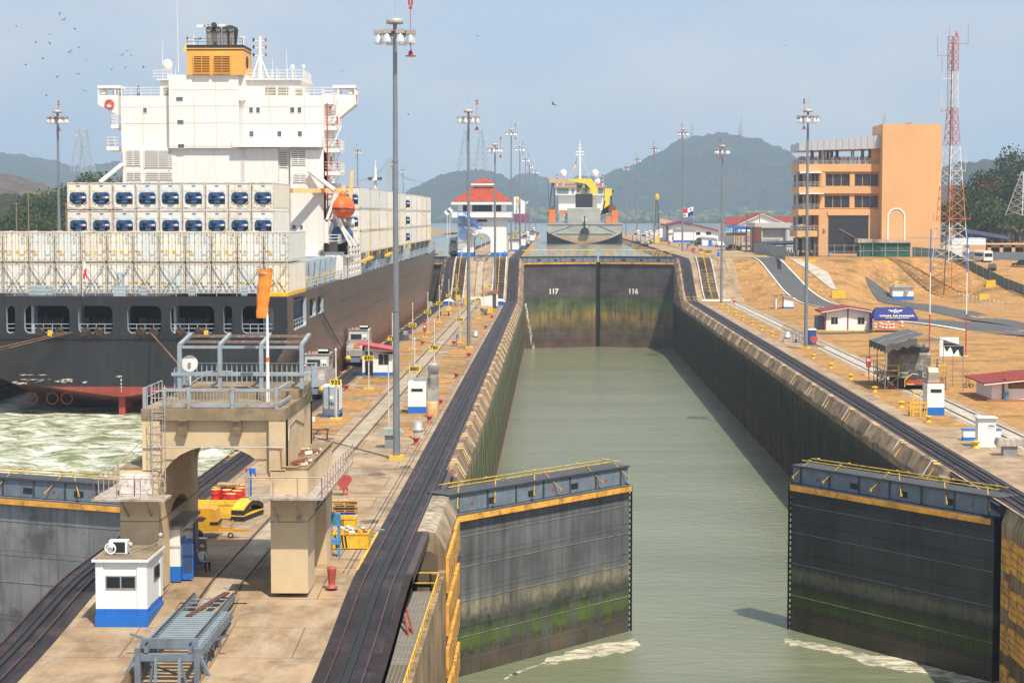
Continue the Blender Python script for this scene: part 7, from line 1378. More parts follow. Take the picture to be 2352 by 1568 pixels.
# ================================================================ PEOPLE
SKIN = M('skin', (.3,.16,.09), .6); HAIR = M('hair', (.012,.01,.01), .8); CLO = {n: M('cloth_'+n, c, .85) for n, c in (('white',(.7,.7,.68)),('red',(.5,.03,.03)),('pink',(.65,.25,.3)),('blue',(.03,.08,.35)),('navy',(.012,.018,.06)),('green',(.05,.25,.08)),('lime',(.55,.8,.05)),('orange',(.8,.2,.03)),('grey',(.25,.25,.26)),('khaki',(.35,.28,.17)),('black',(.02,.02,.02)),('purple',(.2,.08,.3)))}
def body_mesh(pose='stand'):
    """one continuous skinned body, five fingers to a hand; returns vertices, faces"""
    V = []; Ed = []; R = []
    def v(p, r): V.append(p); R.append(r); return len(V)-1
    def chain(i, pts):
        for p, r in pts: j = v(p, r); Ed.append((i, j)); i = j
        return i
    sit = pose == 'sit'; z = .48 if sit else .93
    pel = v((0,0,z), (.15,.11)); sp = chain(pel, [((0,.0,z+.22),(.14,.1)),((0,.01,z+.42),(.17,.115)),((0,.01,z+.5),(.12,.09))]); chain(sp, [((0,0,z+.57),(.055,.055)),((0,-.02,z+.65),(.07,.075)),((0,-.025,z+.74),(.085,.095)),((0,-.01,z+.81),(.06,.07))])
    for s in (-1,1):
        if sit: chain(pel, [((s*.1,-.05,z),(.09,.09)),((s*.13,-.42,z+.02),(.065,.065)),((s*.12,-.42,.1),(.045,.045)),((s*.13,-.55,.05),(.045,.035))])
        else: d = .0 if pose == 'stand' else s*.16; chain(pel, [((s*.1,0,z-.08),(.09,.09)),((s*.11,-d,.5),(.062,.062)),((s*.11,-d*.6+.02,.1),(.042,.042)),((s*.12,-d-.12,.04),(.045,.032))])
        sh_ = chain(sp, [((s*.19,.01,z+.48),(.06,.06))])
        el, ha = ((s*.27,.02,z+.24),(s*.27,-.05,z-.01)) if pose != 'lean' and not sit else ((s*.26,-.12,z+.24),(s*.16,-.38,z+.22))
        if sit: el, ha = (s*.26,-.08,z+.2),(s*.14,-.3,z+.12)
        w = chain(sh_, [(el,(.042,.042)),(ha,(.028,.028))]); H = Vector(ha); D = (H-Vector(el)).normalized(); pm = chain(w, [(tuple(H+D*.06),(.034,.018))]); S_2 = D.cross(Vector((s,0,0))).normalized() if abs(D.x) < .9 else Vector((0,0,1))
        for k in range(4): o = S_2*(k-1.5)*.019; chain(pm, [(tuple(H+D*.1+o),(.009,.009)),(tuple(H+D*(.17 if k in (1,2) else .155)+o+Vector((-s*.015,0,0))),(.008,.008))])
        chain(w, [(tuple(H+D*.04+S_2*.045),(.01,.01)),(tuple(H+D*.09+S_2*.06+Vector((-s*.01,0,0))),(.009,.009))])
    me = bpy.data.meshes.new('body'); me.from_pydata(V, Ed, []); o = bpy.data.objects.new('body', me); COL.objects.link(o); md = o.modifiers.new('s', 'SKIN')
    for i, r in enumerate(R): me.skin_vertices[0].data[i].radius = r
    me.skin_vertices[0].data[0].use_root = True; ms = o.modifiers.new('u', 'SUBSURF'); ms.levels = 1
    ev = bpy.data.meshes.new_from_object(o.evaluated_get(bpy.context.evaluated_depsgraph_get())); vs = [tuple(x.co) for x in ev.vertices]; fs = [tuple(p.vertices) for p in ev.polygons]; bpy.data.objects.remove(o); bpy.data.meshes.remove(ev); return vs, fs, z
BOD = {k: body_mesh(k) for k in ('stand','walk','lean','sit')}
def person(pose, top, low, hat=None, skirt=False):
    vs, fs, z = BOD[pose]; t = empty('person', (0,0,0)); b = MB()
    hand = .26 if pose in ('stand','walk') else 9
    for f in fs:
        c = Vector((0,0,0)); 
        for i in f: c += Vector(vs[i])
        c /= len(f); m = 1
        if c.z > z+.53: m = 0
        elif abs(c.x) > .2 and c.z < z+.02 and pose in ('stand','walk'): m = 0
        elif pose in ('lean','sit') and c.y < -.3 and c.z > z+.08: m = 0
        elif c.z < z+.02 and not (abs(c.x) > .22 and pose != 'sit'): m = 2 if c.z > .09 else 3
        b.add([vs[i] for i in f], [tuple(range(len(f)))], m, True)
    hz = z+.74; hy = -.025
    for s in (-1,1): b.lathe([(.004,-.006),(.013,0),(.004,.006)], 6, (s*.033,hy-.098,hz+.01), 4, 'y'); b.box(s*.088-.008,s*.088+.008,hy-.015,hy+.015,hz-.02,hz+.03,0)
    b.add([(-.013,hy-.095,hz-.03),(.013,hy-.095,hz-.03),(0,hy-.125,hz-.028),(0,hy-.095,hz+.015)], [(0,1,2),(0,2,3),(1,3,2)], 0); b.box(-.025,.025,hy-.1,hy-.092,hz-.058,hz-.05,5)
    b.build('body', [SKIN, CLO[top], CLO[low], BLACK, BLACK, RED], t, fixn=False)
    h = MB(); h.lathe([(.1,-.03),(.103,.04),(.085,.09),(.045,.12),(.005,.125)], 12, (0,hy+.015,hz+.0)) if not hat else h.lathe([(.14,.02),(.14,.03),(.11,.035),(.105,.1),(.06,.15),(.005,.16)], 12, (0,hy,hz))
    h.build('hair' if not hat else 'helmet', HAIR if not hat else {'white': WHITE, 'yellow': YEL2, 'green': CLO['green']}[hat], t); return t
random.seed(21)
PV = [(p_, tp, lw) for p_, tp, lw in (('lean','white','khaki'),('stand','red','navy'),('lean','pink','white'),('stand','blue','grey'),('lean','lime','black'),('stand','white','navy'),('lean','red','khaki'),('stand','grey','blue'),('lean','orange','navy'),('stand','purple','grey'),('lean','navy','khaki'),('stand','khaki','navy'))]
PM = [person(*q) for q in PV]; uP = set()
COLN = {'white':'white','red':'red','pink':'pink','blue':'blue','lime':'lime','grey':'grey','orange':'orange','purple':'purple','navy':'navy','khaki':'khaki','green':'green'}
UN = 'first second third fourth fifth sixth seventh eighth ninth tenth eleventh twelfth thirteenth fourteenth fifteenth sixteenth seventeenth eighteenth nineteenth'.split()
def ordw(k): return UN[k-1] if k < 20 else ({2:'twentieth',3:'thirtieth',4:'fortieth',5:'fiftieth',6:'sixtieth'}[k//10] if k % 10 == 0 else {2:'twenty',3:'thirty',4:'forty',5:'fifty',6:'sixty'}[k//10]+' '+UN[k % 10-1])
def crowd(n, fn, where, group):
    for i in range(n):
        k = random.randrange(12) if n < 60 else (random.choice([0,1,2,3,5,6,7,8,9,10,11]) if i != n//2+10 else 4); x, y, z, rz = fn(i); pr = PM[k]
        lab = f'visitor in {COLN[PV[k][1]]}, {ordw(i+1)} from the {"front corner" if "west" in where else "left"} {where}'
        o = tag(pr, lab, 'person', group) if k not in uP else copy_tree(pr, label=lab); uP.add(k); o['category'] = 'person'; o['group'] = group; o.location = (x, y, z); o.rotation_euler.z = rz
xl = fx(285); zt4 = fz(1245)
crowd(62, lambda i: ((lambda x: (x, YW+.25+random.uniform(0,1.4), zt4, random.uniform(-.6,.3)))(xl+(fx(965)-xl)*(i+random.random())/62)), 'at the railing of the top terrace', 'visitors on the top terrace')
crowd(14, lambda i: (xl+.7+random.uniform(0,.8), YW+1+i*.85, zt4, -1.2), 'along the west terrace railing', 'visitors on the west side of the top terrace')
zt1 = cY('g',600,498,YW).z; xl1 = fx(268)
crowd(14, lambda i: (xl1+.4+i*.72, YW+.3+random.uniform(0,1.2), zt1, random.uniform(-.5,.3)), 'on the lowest balcony', 'visitors on the lowest balcony'); crowd(12, lambda i: (xl1+.7+random.uniform(0,.6), YW+1+i*.9, zt1, -1.2), 'along the west railing of the lowest balcony', 'visitors on the west side of the lowest balcony')
crowd(16, lambda i: (fx(150)+(i+random.random())/16*(fx(440)-fx(150)), YW-2+random.uniform(0,7), 8.5, random.uniform(-3,3)), 'standing under the building by the fence', 'visitors on the ground by the fence')
def one(pose, top, low, hat, loc, rz, lab, group=None): t = person(pose, top, low, hat); tag(t, lab, 'person', group); t.location = loc; t.rotation_euler.z = rz; return t
one('walk','blue','blue','green', at(*cp('e',1680,1235),8.5), .4, 'worker in blue overalls and green helmet walking on the right bank')
one('stand','orange','navy','yellow', at(*cp('e',1907,1205),8.5), .2, 'worker in orange vest beside the blue doored booth')
one('stand','blue','navy','green', (40.0,202.4,1.45), 1.2, 'welder in blue with green helmet on the platform beside locomotive 5003')
se = one('sit','white','navy','white', (-17.85,97.6,.0), .9, 'seated worker in white shirt and white helmet beside the hut under the gantry')
one('sit','blue','navy',None, (-11.6,393,.3), -.8, 'worker sitting inside the small open booth at the foot of the incline'); one('sit','navy','black',None, (-21.0,220.3,.2), .2, 'worker in dark clothes sitting in the doorway of the red roofed booth')
one('stand','white','grey',None, (atY(264,215,246).x,246,atY(264,219,246).z-.9), 0, 'crewman in white on the left bridge wing of the container ship'); one('stand','grey','navy',None, (atY(318,215,246).x,246,atY(318,219,246).z-.6), 0, 'crewman in grey on the deck beside the left bridge wing'); one('stand','white','navy',None, (atY(817,215,245).x,244.9,atY(817,219,246).z-.9), .8, 'crewman in white at the end of the right bridge wing')
one('lean','orange','orange',None, (X_(751)+.3,YA+2,Z_(393)), 1.2, 'crewman in orange bent over on the lowest ship platform'); one('stand','white','navy',None, (cY('d',830,820,238).x,236.5,DK+1.2), 0, 'crewman standing by the yellow rail below the lifeboat')
for i, cx in enumerate((555,575,588,935)): one(['stand','lean','stand','stand'][i], 'blue', 'navy', 'white', (E(cx,1000,1.5).x, YD+1.8, E(cx,1000,1.5).z-.2), .3*i, ['leftmost','second','third','rightmost'][i]+' crewman in blue at the stern rail of the dredger', 'crew at the dredger stern')
one('walk','white','navy','yellow', at(*cp('e',1270,1125),8.5), 0, 'worker in white near the right bank locomotives'); one('walk','white','blue',None, at(*cp('g',2075,768),8.5) if 0 else (96.5,478,zter(96.5,478)), 0, 'pedestrian in white by the ochre gatehouse'); one('stand','red','navy',None, (98.2,480,zter(98.2,480)), 0, 'pedestrian in red by the ochre gatehouse')
# ================================================================ CENTRE ISLAND objects
def patch(x0, x1, y0, y1, lab=None, seed=0, z=None):
    random.seed(seed); P = []; n = 7
    for i in range(n): P.append((x0+(x1-x0)*i/n, y0+random.uniform(-.3,.3)))
    for i in range(n): P.append((x1+random.uniform(-.12,.12), y0+(y1-y0)*i/n))
    for i in range(n): P.append((x1-(x1-x0)*i/n, y1+random.uniform(-.3,.3)))
    for i in range(n): P.append((x0+random.uniform(-.12,.12), y1-(y1-y0)*i/n))
    b = MB(); b.prism(P, .0, .03, 'z'); return b
k = 0; allp = MB()
for (x0, x1) in ((-14.0,-10.6),(-21.2,-17.9)):
    Y = 158 if x0 > -15 else 160
    while Y < 396:
        L_ = random.uniform(9,15); b = patch(x0+random.uniform(-.2,.2), x1+random.uniform(-.3,.3), Y, Y+L_, seed=k); o = len(allp.v); allp.add(b.v, b.f); Y += L_+random.uniform(2.5,5); k += 1
tag(allp.build('dry_grass', GROUND), kind='stuff')
# fine deck markings and joints
b = MB(); random.seed(31)
for i in range(46): x = random.uniform(-21.5,-10.5); y = random.uniform(98,400); b.box(x-.3,x+.3,y-.12,y+.12,.006,.012)
b.build('deck_marking', MARKY)['kind'] = 'structure'
b = MB()
for i in range(26): y = 98+i*12.3; b.box(-21.9,-17.8,y,y+.07,.004,.008); b.box(-14.4,-10.1,y+3,y+3.07,.004,.008)
for x in (-10.35,-10.6,-21.75,-22.0): b.box(x-.03,x+.03,97,405,.004,.009)
b.build('deck_joint', DARK)['kind'] = 'structure'
b = MB(); 
for x0,x1,y0,y1 in ((-12.6,-9.98,97.9,98.05),(-10.05,-9.92,98,110),(-13,-9.9,109.9,110.05)): b.box(x0,x1,y0,y1,.01,.018)
b.build('yellow_line', MARKY)['kind'] = 'structure'
# number markers
NUM = [('935',('j',770,626)),('880',('j',1475,505)),('830',('j',1063,407)),('780',('j',1650,315)),('725',('j',1276,231)),('625',('j',1457,111)),('590',('j',1881,65)),('520',('d',1593,1338)),('430',('d',1697,1261)),('375',('d',2043,1230)),('325',('d',1782,1192)),('275',('d',2097,1163)),('240',('d',1847,1135)),('175',('d',2145,1112))]
wp = M('post_white', (.6,.57,.5), .6, dirt=((.3,.25,.2), .6, 3))
def marker(num, p, z0, lab):
    t = thing('distance_marker', f'white post with yellow board reading {num}, {lab}', 'sign', (p.x,p.y,z0), 0, 'yellow distance number boards'); b = MB(); b.tube((0,0,.1),(0,0,6.1), .085, .07, 8); b.lathe([(.1,6.1),(.12,6.2),(.05,6.35)], 8); b.build('post', wp, t)
    b = MB(); b.box(-.55,.55,-.4,.4,0,.16); b.build('base', YEL, t); b = MB(); b.box(-.52,.52,-.14,-.09,3.05,3.58); text_mesh(b, num, .56, facing(0,-.15,3.31), 1, .012, bold=.02, sx=1.05); b.build('number_board', [YEL2, BLACK], t)
for i, (num, q) in enumerate(NUM): marker(num, at(*cp(*q), 3.3), 0, ordw(i+1)+' nearest on the lower island')
for num, q in (('890',(602,1130)),('790',(670,1103))): marker(num, at((1780+q[0]*.24236)*.57422, (680+q[1]*.24236)*.57422, 11.8), 8.5, 'seen through the control house arch, '+('nearer' if num == '890' else 'farther'))
for i in range(9): marker(['730','680','630','580','530','480','430','380','330'][i], Vector((-13.2,520+i*42,0)), 8.5, ordw(i+1)+' in the row beyond the control house')
# red bollards on the island
rb_ = bollard('mooring_bollard', M('bollard_red', (.4,.075,.05), .6, dirt=((.2,.04,.03), .5, 4)))
RB = [('j',1488,1182),('j',1607,980),('j',1705,830),('j',1850,590),('j',1960,402),('j',2112,148),('j',2168,55),('j',1545,290),('j',1828,290),('j',1440,197),('j',1567,97),('j',863,700),('d',1960,1610)]
RLb = ['in front of the drum ventilator near the largest mast','right of the cream drum','right of the hooded duct','alone on the grass right of the 780 marker','below the second mast, on the chamber side','on the chamber side beyond the second mast','farthest on the chamber side','right of the 880 post','left of the second lamp mast','beside the drum ventilator behind the largest mast','behind the 625 marker','beside the grey cabinet','beyond the second mast']
for i, q in enumerate(RB[:12]):
    o = rb_ if i == 0 else copy_tree(rb_); tag(o, 'red mooring bollard '+RLb[i], 'bollard', 'red mooring bollards'); o.location = cG(*q)
o = MB().lathe([(.36,0),(.38,.05),(.2,.12),(.19,.3),(.26,1.1),(.28,1.2),(.24,1.28),(.02,1.3)], 20).build('mooring_bollard', bpy.data.materials['bollard_red']); tag(o, 'big tapered red bollard standing right of the gantry leg', 'bollard'); o.location = at(762,1348)+Vector((0,0,-.02)); o.scale = (.85,.85,.8)
# booth 830, cabinet, hut 880
a, c = cG('j',1008,570), cG('j',1275,570); h = thing('booth', 'white and blue booth with a sloping red roof behind the 830 marker', 'booth'); x0, x1, y0 = a.x, c.x, a.y
b = MB(); b.box(x0,x0+.25,y0,y0+3.2,0,3.4); b.box(x0+1.2,x1,y0,y0+3.2,0,2.75); b.prism([(x0,3.4),(x0,2.9),(x1,2.5),(x1,2.85)], y0, y0+3.2); b.box(x0,x1,y0+3,y0+3.2,0,2.8); b.build('wall', WHITE, h); b = MB(); b.box(x0-.02,x0+.27,y0-.02,y0+3.2,0,.45); b.box(x0+1.18,x1+.02,y0-.02,y0+3.2,0,.45); b.build('plinth', BLUE, h)
b = MB(); b.prism([(x0-.5,3.65),(x1+.3,2.95),(x1+.3,3.07),(x0-.5,3.77)], y0-.7, y0+3.8); b.build('roof', M('pink_red_roof', (.5,.07,.09), .6), h); b = MB(); b.box(x0+1.85,x0+2.95,y0-.04,y0,1.35,2.5); b.box(x0+1.8,x0+3.0,y0-.02,y0+.01,1.3,2.55,1); b.box(x0+2.37,x0+2.43,y0-.05,y0,1.35,2.5,1); b.build('window', [GLASS, GALV], h)
a, c = cG('j',652,942), cG('j',800,942); t = thing('steel_cabinet', 'grey steel cabinet with white top behind the 935 marker', 'cabinet'); x0, x1, y0 = a.x, c.x, a.y; b = MB(); b.box(x0,x1,y0,y0+2.4,.25,2.75); b.box(x0-.02,x1+.02,y0-.02,y0+2.4,2.75,2.85,1); b.box(x1,x1+.02,y0+.1,y0+2.3,.7,2.7,1); b.build('cabinet_body', [M('cabinet_blue_grey', (.3,.37,.42), .5), WHITE], t)
b = MB(); b.box(x0+.08,x1-.12,y0-.05,y0,.25,2.6); b.box(x0+.55,x0+.95,y0-.07,y0-.05,1.7,1.95,1)
for i in range(9): z = .35+i*.26; b.box(x0+.0,x0+.12,y0-.07,y0-.05,z,z+.08,2); b.box(x1-.14,x1-.02,y0-.07,y0-.05,z,z+.08,2)
for a_ in (.4,1.6,2.7): b.bar((x0+.8,y0-.09,1.3),(x0+.8+.28*cos(a_),y0-.09,1.3+.28*sin(a_)), .03, mi=2); b.bar((x0+.8,y0-.09,1.3),(x0+.8-.28*cos(a_),y0-.09,1.3-.28*sin(a_)), .03, mi=2)
b.build('door', [bpy.data.materials['cabinet_blue_grey'], MARKW, DARK], t); b = MB(); b.box(x0-.02,x1+.03,y0-.03,y0+2.42,0,.25); b.box(x1,x1+.03,y0,y0+2.4,0,.7); b.build('plinth', BLUE, t)
a, c = cG('j',1417,905), cG('j',1578,905); h = thing('hut', 'narrow white hut with blue base and roof hatch, left of the hooded duct', 'hut'); x0, x1, y0 = a.x, c.x, a.y; b = MB(); b.box(x0,x1,y0,y0+2.0,.65,2.9); b.build('wall', WHITE, h); b = MB(); b.box(x0-.02,x1+.02,y0-.02,y0+2.02,0,.65); b.build('plinth', BLUE, h); b = MB(); b.box(x0+.3,x1-.3,y0-.03,y0,2.05,2.3); b.build('louvre', GLASS, h); b = MB(); b.box(x0+.5,x1+.1,y0+.6,y0+1.8,2.9,3.15); b.bar((x0,y0,2.9),(x0,y0,3.9), .05); b.build('roof_hatch', GREYM, h)
p = cG('j',1640,900); t = thing('hooded_duct', 'grey duct rising into a cowl beside the narrow white hut', 'ventilation duct', p); DUC = M('duct_grey', (.38,.38,.35), .5, .2); b = MB(); b.box(-.5,.5,.25,1.1,0,2.2); b.build('duct', DUC, t); b = MB(); b.lathe([(.48,2.2),(.5,2.3),(.47,2.6),(.5,2.65),(.47,3.1),(.5,3.15),(.46,3.6)], 18, (0,.7,0)); b.grid(15, 12, lambda u, v: (.5*cos(2*pi*u)*(1), .7-.55*sin(v*pi*.6)+.5*sin(2*pi*u)*cos(v*pi*.55), 3.6+.75*sin(v*pi*.5)+.5*sin(2*pi*u)*sin(v*pi*.5)*-.6)); b.build('cowl', DUC, t, fixn=False)
o = MB().lathe([(.5,0),(.52,.05),(.52,1.3),(.5,1.34),(.02,1.35)], 20).build('drum', M('cream_paint', (.7,.42,.17), .6, dirt=((.35,.2,.1), .5, 3))); tag(o, 'cream drum standing in front of the hooded duct', 'drum'); o.location = cG('j',1632,930)
p = cG('j',1268,1205); t = thing('roof_ventilator', 'grey hooded ventilator left of the foot of the largest mast', 'ventilator', p); b = MB(); b.box(-.5,.5,-.4,.5,0,1.0); b.build('duct', GREYM, t); b = MB(); b.prism([(-.95,1.0),(.95,1.0),(.95,1.15),(.6,1.5),(-.6,1.5),(-.95,1.15)], -.6, .7); b.build('hood', M('vent_hood', (.33,.36,.33), .6), t)
mushroom(cG('j',1505,1120), 'galvanised drum ventilator right of the foot of the largest mast', .95); mushroom(cG('j',1395,245), 'galvanised drum ventilator behind the largest mast', 1.0); mushroom(cG('j',2020,250), 'galvanised drum ventilator right of the second mast', 1.0)
# thin poles with boxes
for q, h_, lab in ((('j',1242,1030),5.4,'thin white pole with a red lamp left of the largest mast'),(('j',1650,505),6.0,'thin white lamp post behind the hooded duct')):
    t = thing('thin_pole', lab, 'pole', cG(*q)); b = MB(); b.tube((0,0,0),(0,0,h_), .07, .06, 8); b.bar((0,0,h_-.05),(.55,0,h_-.05), .05); b.build('pole', wp, t); b = MB(); b.tube((.5,0,h_),(.5,0,h_+.3), .1); b.build('lamp', RED, t)
# yellow and blue gear under the gantry (n = crop at 700,1850)
nP = lambda cx, cy, z=0: at((700+cx*.3401)*.57422, (1850+cy*.3401)*.57422, z)
HAZ = lambda mb, x0, x1, y, z0, z1: [mb.prism([(x0+(x1-x0)*i/7,z0),(x0+(x1-x0)*(i+.5)/7,z0),(x0+(x1-x0)*(i+.0)/7,z1),(x0+(x1-x0)*(i-.5)/7,z1)], y-.02, y-.005, 'y', 1) for i in range(1, 5)]
def skip(lab, p, w_, d, h_, rz=0):
    t = thing('skip_bin', lab, 'skip', p, rz, 'yellow skips'); b = MB()
    b.box(-w_/2,w_/2,0,.08,.05,h_); b.box(-w_/2,w_/2,d-.08,d,.05,h_); b.box(-w_/2,-w_/2+.08,.08,d-.08,.05,h_); b.box(w_/2-.08,w_/2,.08,d-.08,.05,h_); b.box(-w_/2+.08,w_/2-.08,.08,d-.08,.05,.15); b.box(-w_/2-.03,w_/2+.03,-.03,0,h_-.1,h_)
    for x in (-w_*.1,w_*.25): b.torus((x,-.02,h_+.05), .09, .03, 'y', 10)
    HAZ(b, -w_/2, w_*.15, 0, .1, h_-.12); b.build('skip_body', [YEL, BLACK], t); return t
p = nP(480,665); skip('yellow skip with black hazard stripes in front of the red drums', p, 2.7, 1.5, .95)
p2 = nP(2065,1020); skip('yellow hazard striped skip full of scrap right of the gantry', p2, 1.95, 1.3, .9); p3 = nP(2010,830); skip('small yellow skip behind the scrap filled one', p3, 1.1, 1.0, .9)
b = MB(); random.seed(2)
for i in range(26): x = random.uniform(-.75,.75); y = random.uniform(.3,1.1); blob(b, (p2.x+x,p2.y+y,.85+random.uniform(0,.25)), (.12,.1,.09), i, i % 3)
tag(b.build('scrap', [WHITE, GALV, WOOD]), kind='stuff')
dm = [M('drum_red', (.55,.02,.015), .4), M('drum_lid', (.75,.42,.12), .6)]
d0 = empty('oil_drum', (0,0,0)); b = MB(); b.lathe([(.29,0),(.3,.03),(.29,.3),(.305,.32),(.29,.34),(.29,.6),(.305,.62),(.29,.64),(.3,.88)], 18); b.build('drum_body', dm[0], d0); b = MB(); b.lathe([(.3,.88),(.31,.9),(.3,.92),(.02,.9)], 18); b.build('lid', dm[1], d0)
dc = [(500,400),(595,372),(680,395),(765,405),(770,370),(480,425),(610,430),(730,440),(660,480),(560,350)]
for i, (cx, cy) in enumerate(dc):
    q = nP(cx,cy+30,.25); lab = ['leftmost of the back row','rear middle','centre','right of centre','rear right corner','front left','front middle','front right','lowest, under the timber pallet','farthest back'][i]; o = tag(d0, '', 'drum') if i == 0 else copy_tree(d0); tag(o, f'red oil drum with rusty lid, {lab}, behind the yellow skip', 'drum', 'red oil drums'); o.location = (q.x, q.y, .12)
q = nP(600,500); b = MB(); b.box(-1.5,1.6,-.2,2.3,.0,.1); 
for x in (-1.2,0,1.2): b.box(x-.1,x+.1,-.2,2.3,-.02,.12)
o = b.build('drum_platform', DARK); tag(o, 'low dark platform carrying the red oil drums', 'platform'); o.location = (q.x+.1, q.y+.3, 0)
def pallet(name, lab, p, m, w_=1.2, rz=0, grp='stacked pallets'):
    b = MB()
    for i in range(6): b.box(-w_/2,w_/2,i*.17,i*.17+.12,.1,.13)
    for x in (-w_/2+.05,0,w_/2-.05): b.box(x-.05,x+.05,0,.97,.03,.1)
    for i in range(3): b.box(-w_/2,w_/2,i*.4,i*.4+.12,0,.03)
    o = b.build(name, m); tag(o, lab, 'pallet', grp); o.location = p; o.rotation_euler.z = rz; return o
q = nP(625,480); pallet('timber_pallet', 'timber pallet lying on the red drums', (q.x,q.y-.1,1.08), WOOD, 1.35, .05, None)
MATW = [M('pallet_blue', (.02,.1,.45), .7), WOOD, M('pallet_dark', (.12,.08,.05), .9), M('pallet_orange', (.6,.25,.04), .7), M('plank_yellow', (.7,.42,.05), .7)]
q = nP(1990,610)
for i, (m_, nm) in enumerate(((0,'blue pallet at the bottom of the stack'),(3,'orange brown pallet, second from the bottom of the stack'),(2,'dark pallet in the middle of the stack'),(1,'bare timber pallet near the top of the stack'),(4,'yellow planks laid on top of the pallet stack'))): pallet('timber_pallet', nm+' right of the gantry', (q.x+(i % 2)*.05,q.y,i*.15), MATW[m_], 1.35+(.25 if i == 4 else 0), .03*i)
o = MB().box(-.9,.9,0,.9,0,.05).box(.3,1.9,.3,.36,.05,.1).build('plywood_sheet', WOOD); tag(o, 'plywood sheet and timber lying on the pallet stack', 'board'); o.location = (q.x,q.y,.78)
shield(nP(1985,385), 'red hose reel behind the pallet stack right of the gantry', 1.0)
# curved yellow topped fenders
for i, (cx, cy, z, rz) in enumerate(((745,690,0,.25),(760,640,.36,.3))):
    t = thing('curved_fender', ['lower black fender with yellow top beside the red drums','upper black fender with yellow top, arched over the lower one'][i], 'fender', nP(735,690)+Vector((0,0,z)), math.atan2(nP(968,600).y-nP(735,690).y, nP(968,600).x-nP(735,690).x)-pi/2, 'curved yellow and black fenders'); arch_ = (lambda u: .42*sin(pi*u)*i)
    for m_, nm, za, zb_ in ((BLACK,'fender_body',0,.3),(YEL,'fender_top',.3,.37)):
        b = MB(); b.grid(2, 12, lambda u, v: (-.4+.8*u, 3.1*v, arch_(v)+zb_), sm=False); b.grid(2, 12, lambda u, v: (-.4+.8*u, 3.1*v, arch_(v)+za), sm=False)
        for x in (-.4,.4): b.grid(2, 12, lambda u, v: (x, 3.1*v, arch_(v)+za+(zb_-za)*u), sm=False)
        b.quad((-.4,0,za),(.4,0,za),(.4,0,zb_),(-.4,0,zb_)); b.quad((-.4,3.1,za),(.4,3.1,za),(.4,3.1,zb_),(-.4,3.1,zb_)); b.build(nm, m_, t, fixn=False)
# compressor trailer
t = thing('compressor_trailer', 'yellow towable compressor numbered 123 in the shade of the gantry', 'compressor', nP(370,905)); CY = M('compressor_yellow', (.6,.29,.015), .5); b = MB(); b.prism([(-1.3,.45),(.62,.45),(.62,1.0),(.5,1.65),(.3,1.75),(-1.3,1.75)], 0, 1.4); b.build('canopy', CY, t); b = MB(); b.bar((.5,.3,.5),(1.9,.7,.42), .1, .14); b.bar((.5,1.1,.5),(1.9,.7,.42), .1, .14); b.tube((1.35,.7,.45),(1.35,.7,1.0), .04); b.bar((1.8,.7,.42),(2.3,.7,.45), .08); b.build('drawbar', CY, t); b = MB(); b.torus((1.25,.6,.15), .13, .04, 'y'); b.lathe([(.3,-.1),(.3,.1)], 14, (-.5,.05,.3), ax='y'); b.build('wheel', RUBBER, t); b = MB(); b.box(.2,.66,-.03,1.42,.85,1.0); b.build('bumper_strip', BLACK, t); b = MB(); text_mesh(b, '123', .24, facing(-.35,-.02,1.25), 0, .01); b.build('number', RED, t)
# misc shade items
t = thing('water_cooler', 'steel water cooler beside the seated worker', 'cooler', nP(310,1130)); b = MB(); b.box(-.25,.25,0,.4,0,1.05); b.box(-.27,.27,-.02,.42,1.05,1.08,1); b.build('cooler_body', [M('cooler_tan', (.3,.27,.22), .5), GALV], t)
bn = thing('bin', 'dark green bin between the seated worker and the cooler', 'bin', nP(305,1175)); b = MB(); b.lathe([(.2,0),(.24,.6),(.26,.62)], 12); b.build('bin_body', M('bin_green', (.01,.06,.04), .6), bn)
t = thing('mop', 'mop leaning on the ground before the seated worker', 'mop'); a = nP(370,1222); b = MB(); b.tube(a, a+Vector((-.75,.5,1.3)), .02, n=6); b.build('handle', WOOD, t); b = MB(); b.lathe([(.12,0),(.1,.06),(.03,.1)], 10, a); b.build('head', CONCL, t)
t = thing('blue_standpipe', 'blue standpipe behind the curved fenders', 'standpipe', nP(893,432)); b = MB(); b.tube((0,0,0),(0,0,1.9), .06); b.box(-.1,.3,-.1,.1,1.7,2.0); b.tube((.25,0,1.75),(.32,0,1.5), .06); b.build('pipe', BLUE, t)
for q, lab in ((nP(843,380),'beacon post with a red light behind the drums'),(nP(2013,330),'beacon post with a red light behind the red hose reel')):
    t = thing('beacon_post', lab, 'beacon', q, 0, 'beacon posts'); b = MB(); b.tube((0,0,0),(0,0,1.4), .04); b.box(-.13,.13,-.08,.08,.9,1.5); b.build('post', GALV, t); b = MB(); b.tube((0,0,1.5),(0,0,1.75), .07); b.build('light', RED, t)
for q, w_, h_, m_, lab in ((nP(1665,1185),.5,2.5,BLUE,'blue control stand beside the right gantry leg'),(nP(1890,1110),.45,2.3,M('cabinet_sky_blue', (.06,.24,.5), .5),'blue open cabinet behind the right gantry leg')):
    t = thing('control_cabinet', lab, 'cabinet', q+Vector((0,0,0)), 0, 'blue cabinets'); b = MB(); b.box(-w_/2,w_/2,0,.5,h_*.72,h_) ; b.box(w_*.2,w_/2,.05,.3,0,h_*.72); b.box(-w_/2,w_/2,-.05,.55,h_*.3,h_*.42); b.build('cabinet_body', m_, t); b = MB(); b.box(-.12,.05,-.02,0,h_*.8,h_*.88); b.build('display', CLO['green'], t)
o = MB().box(0,.06,0,1.7,.1,2.9).build('white_board', WHITE); tag(o, 'white painted board between the two right piers of the gantry', 'board'); o.location = (-12.9,95.6,0)
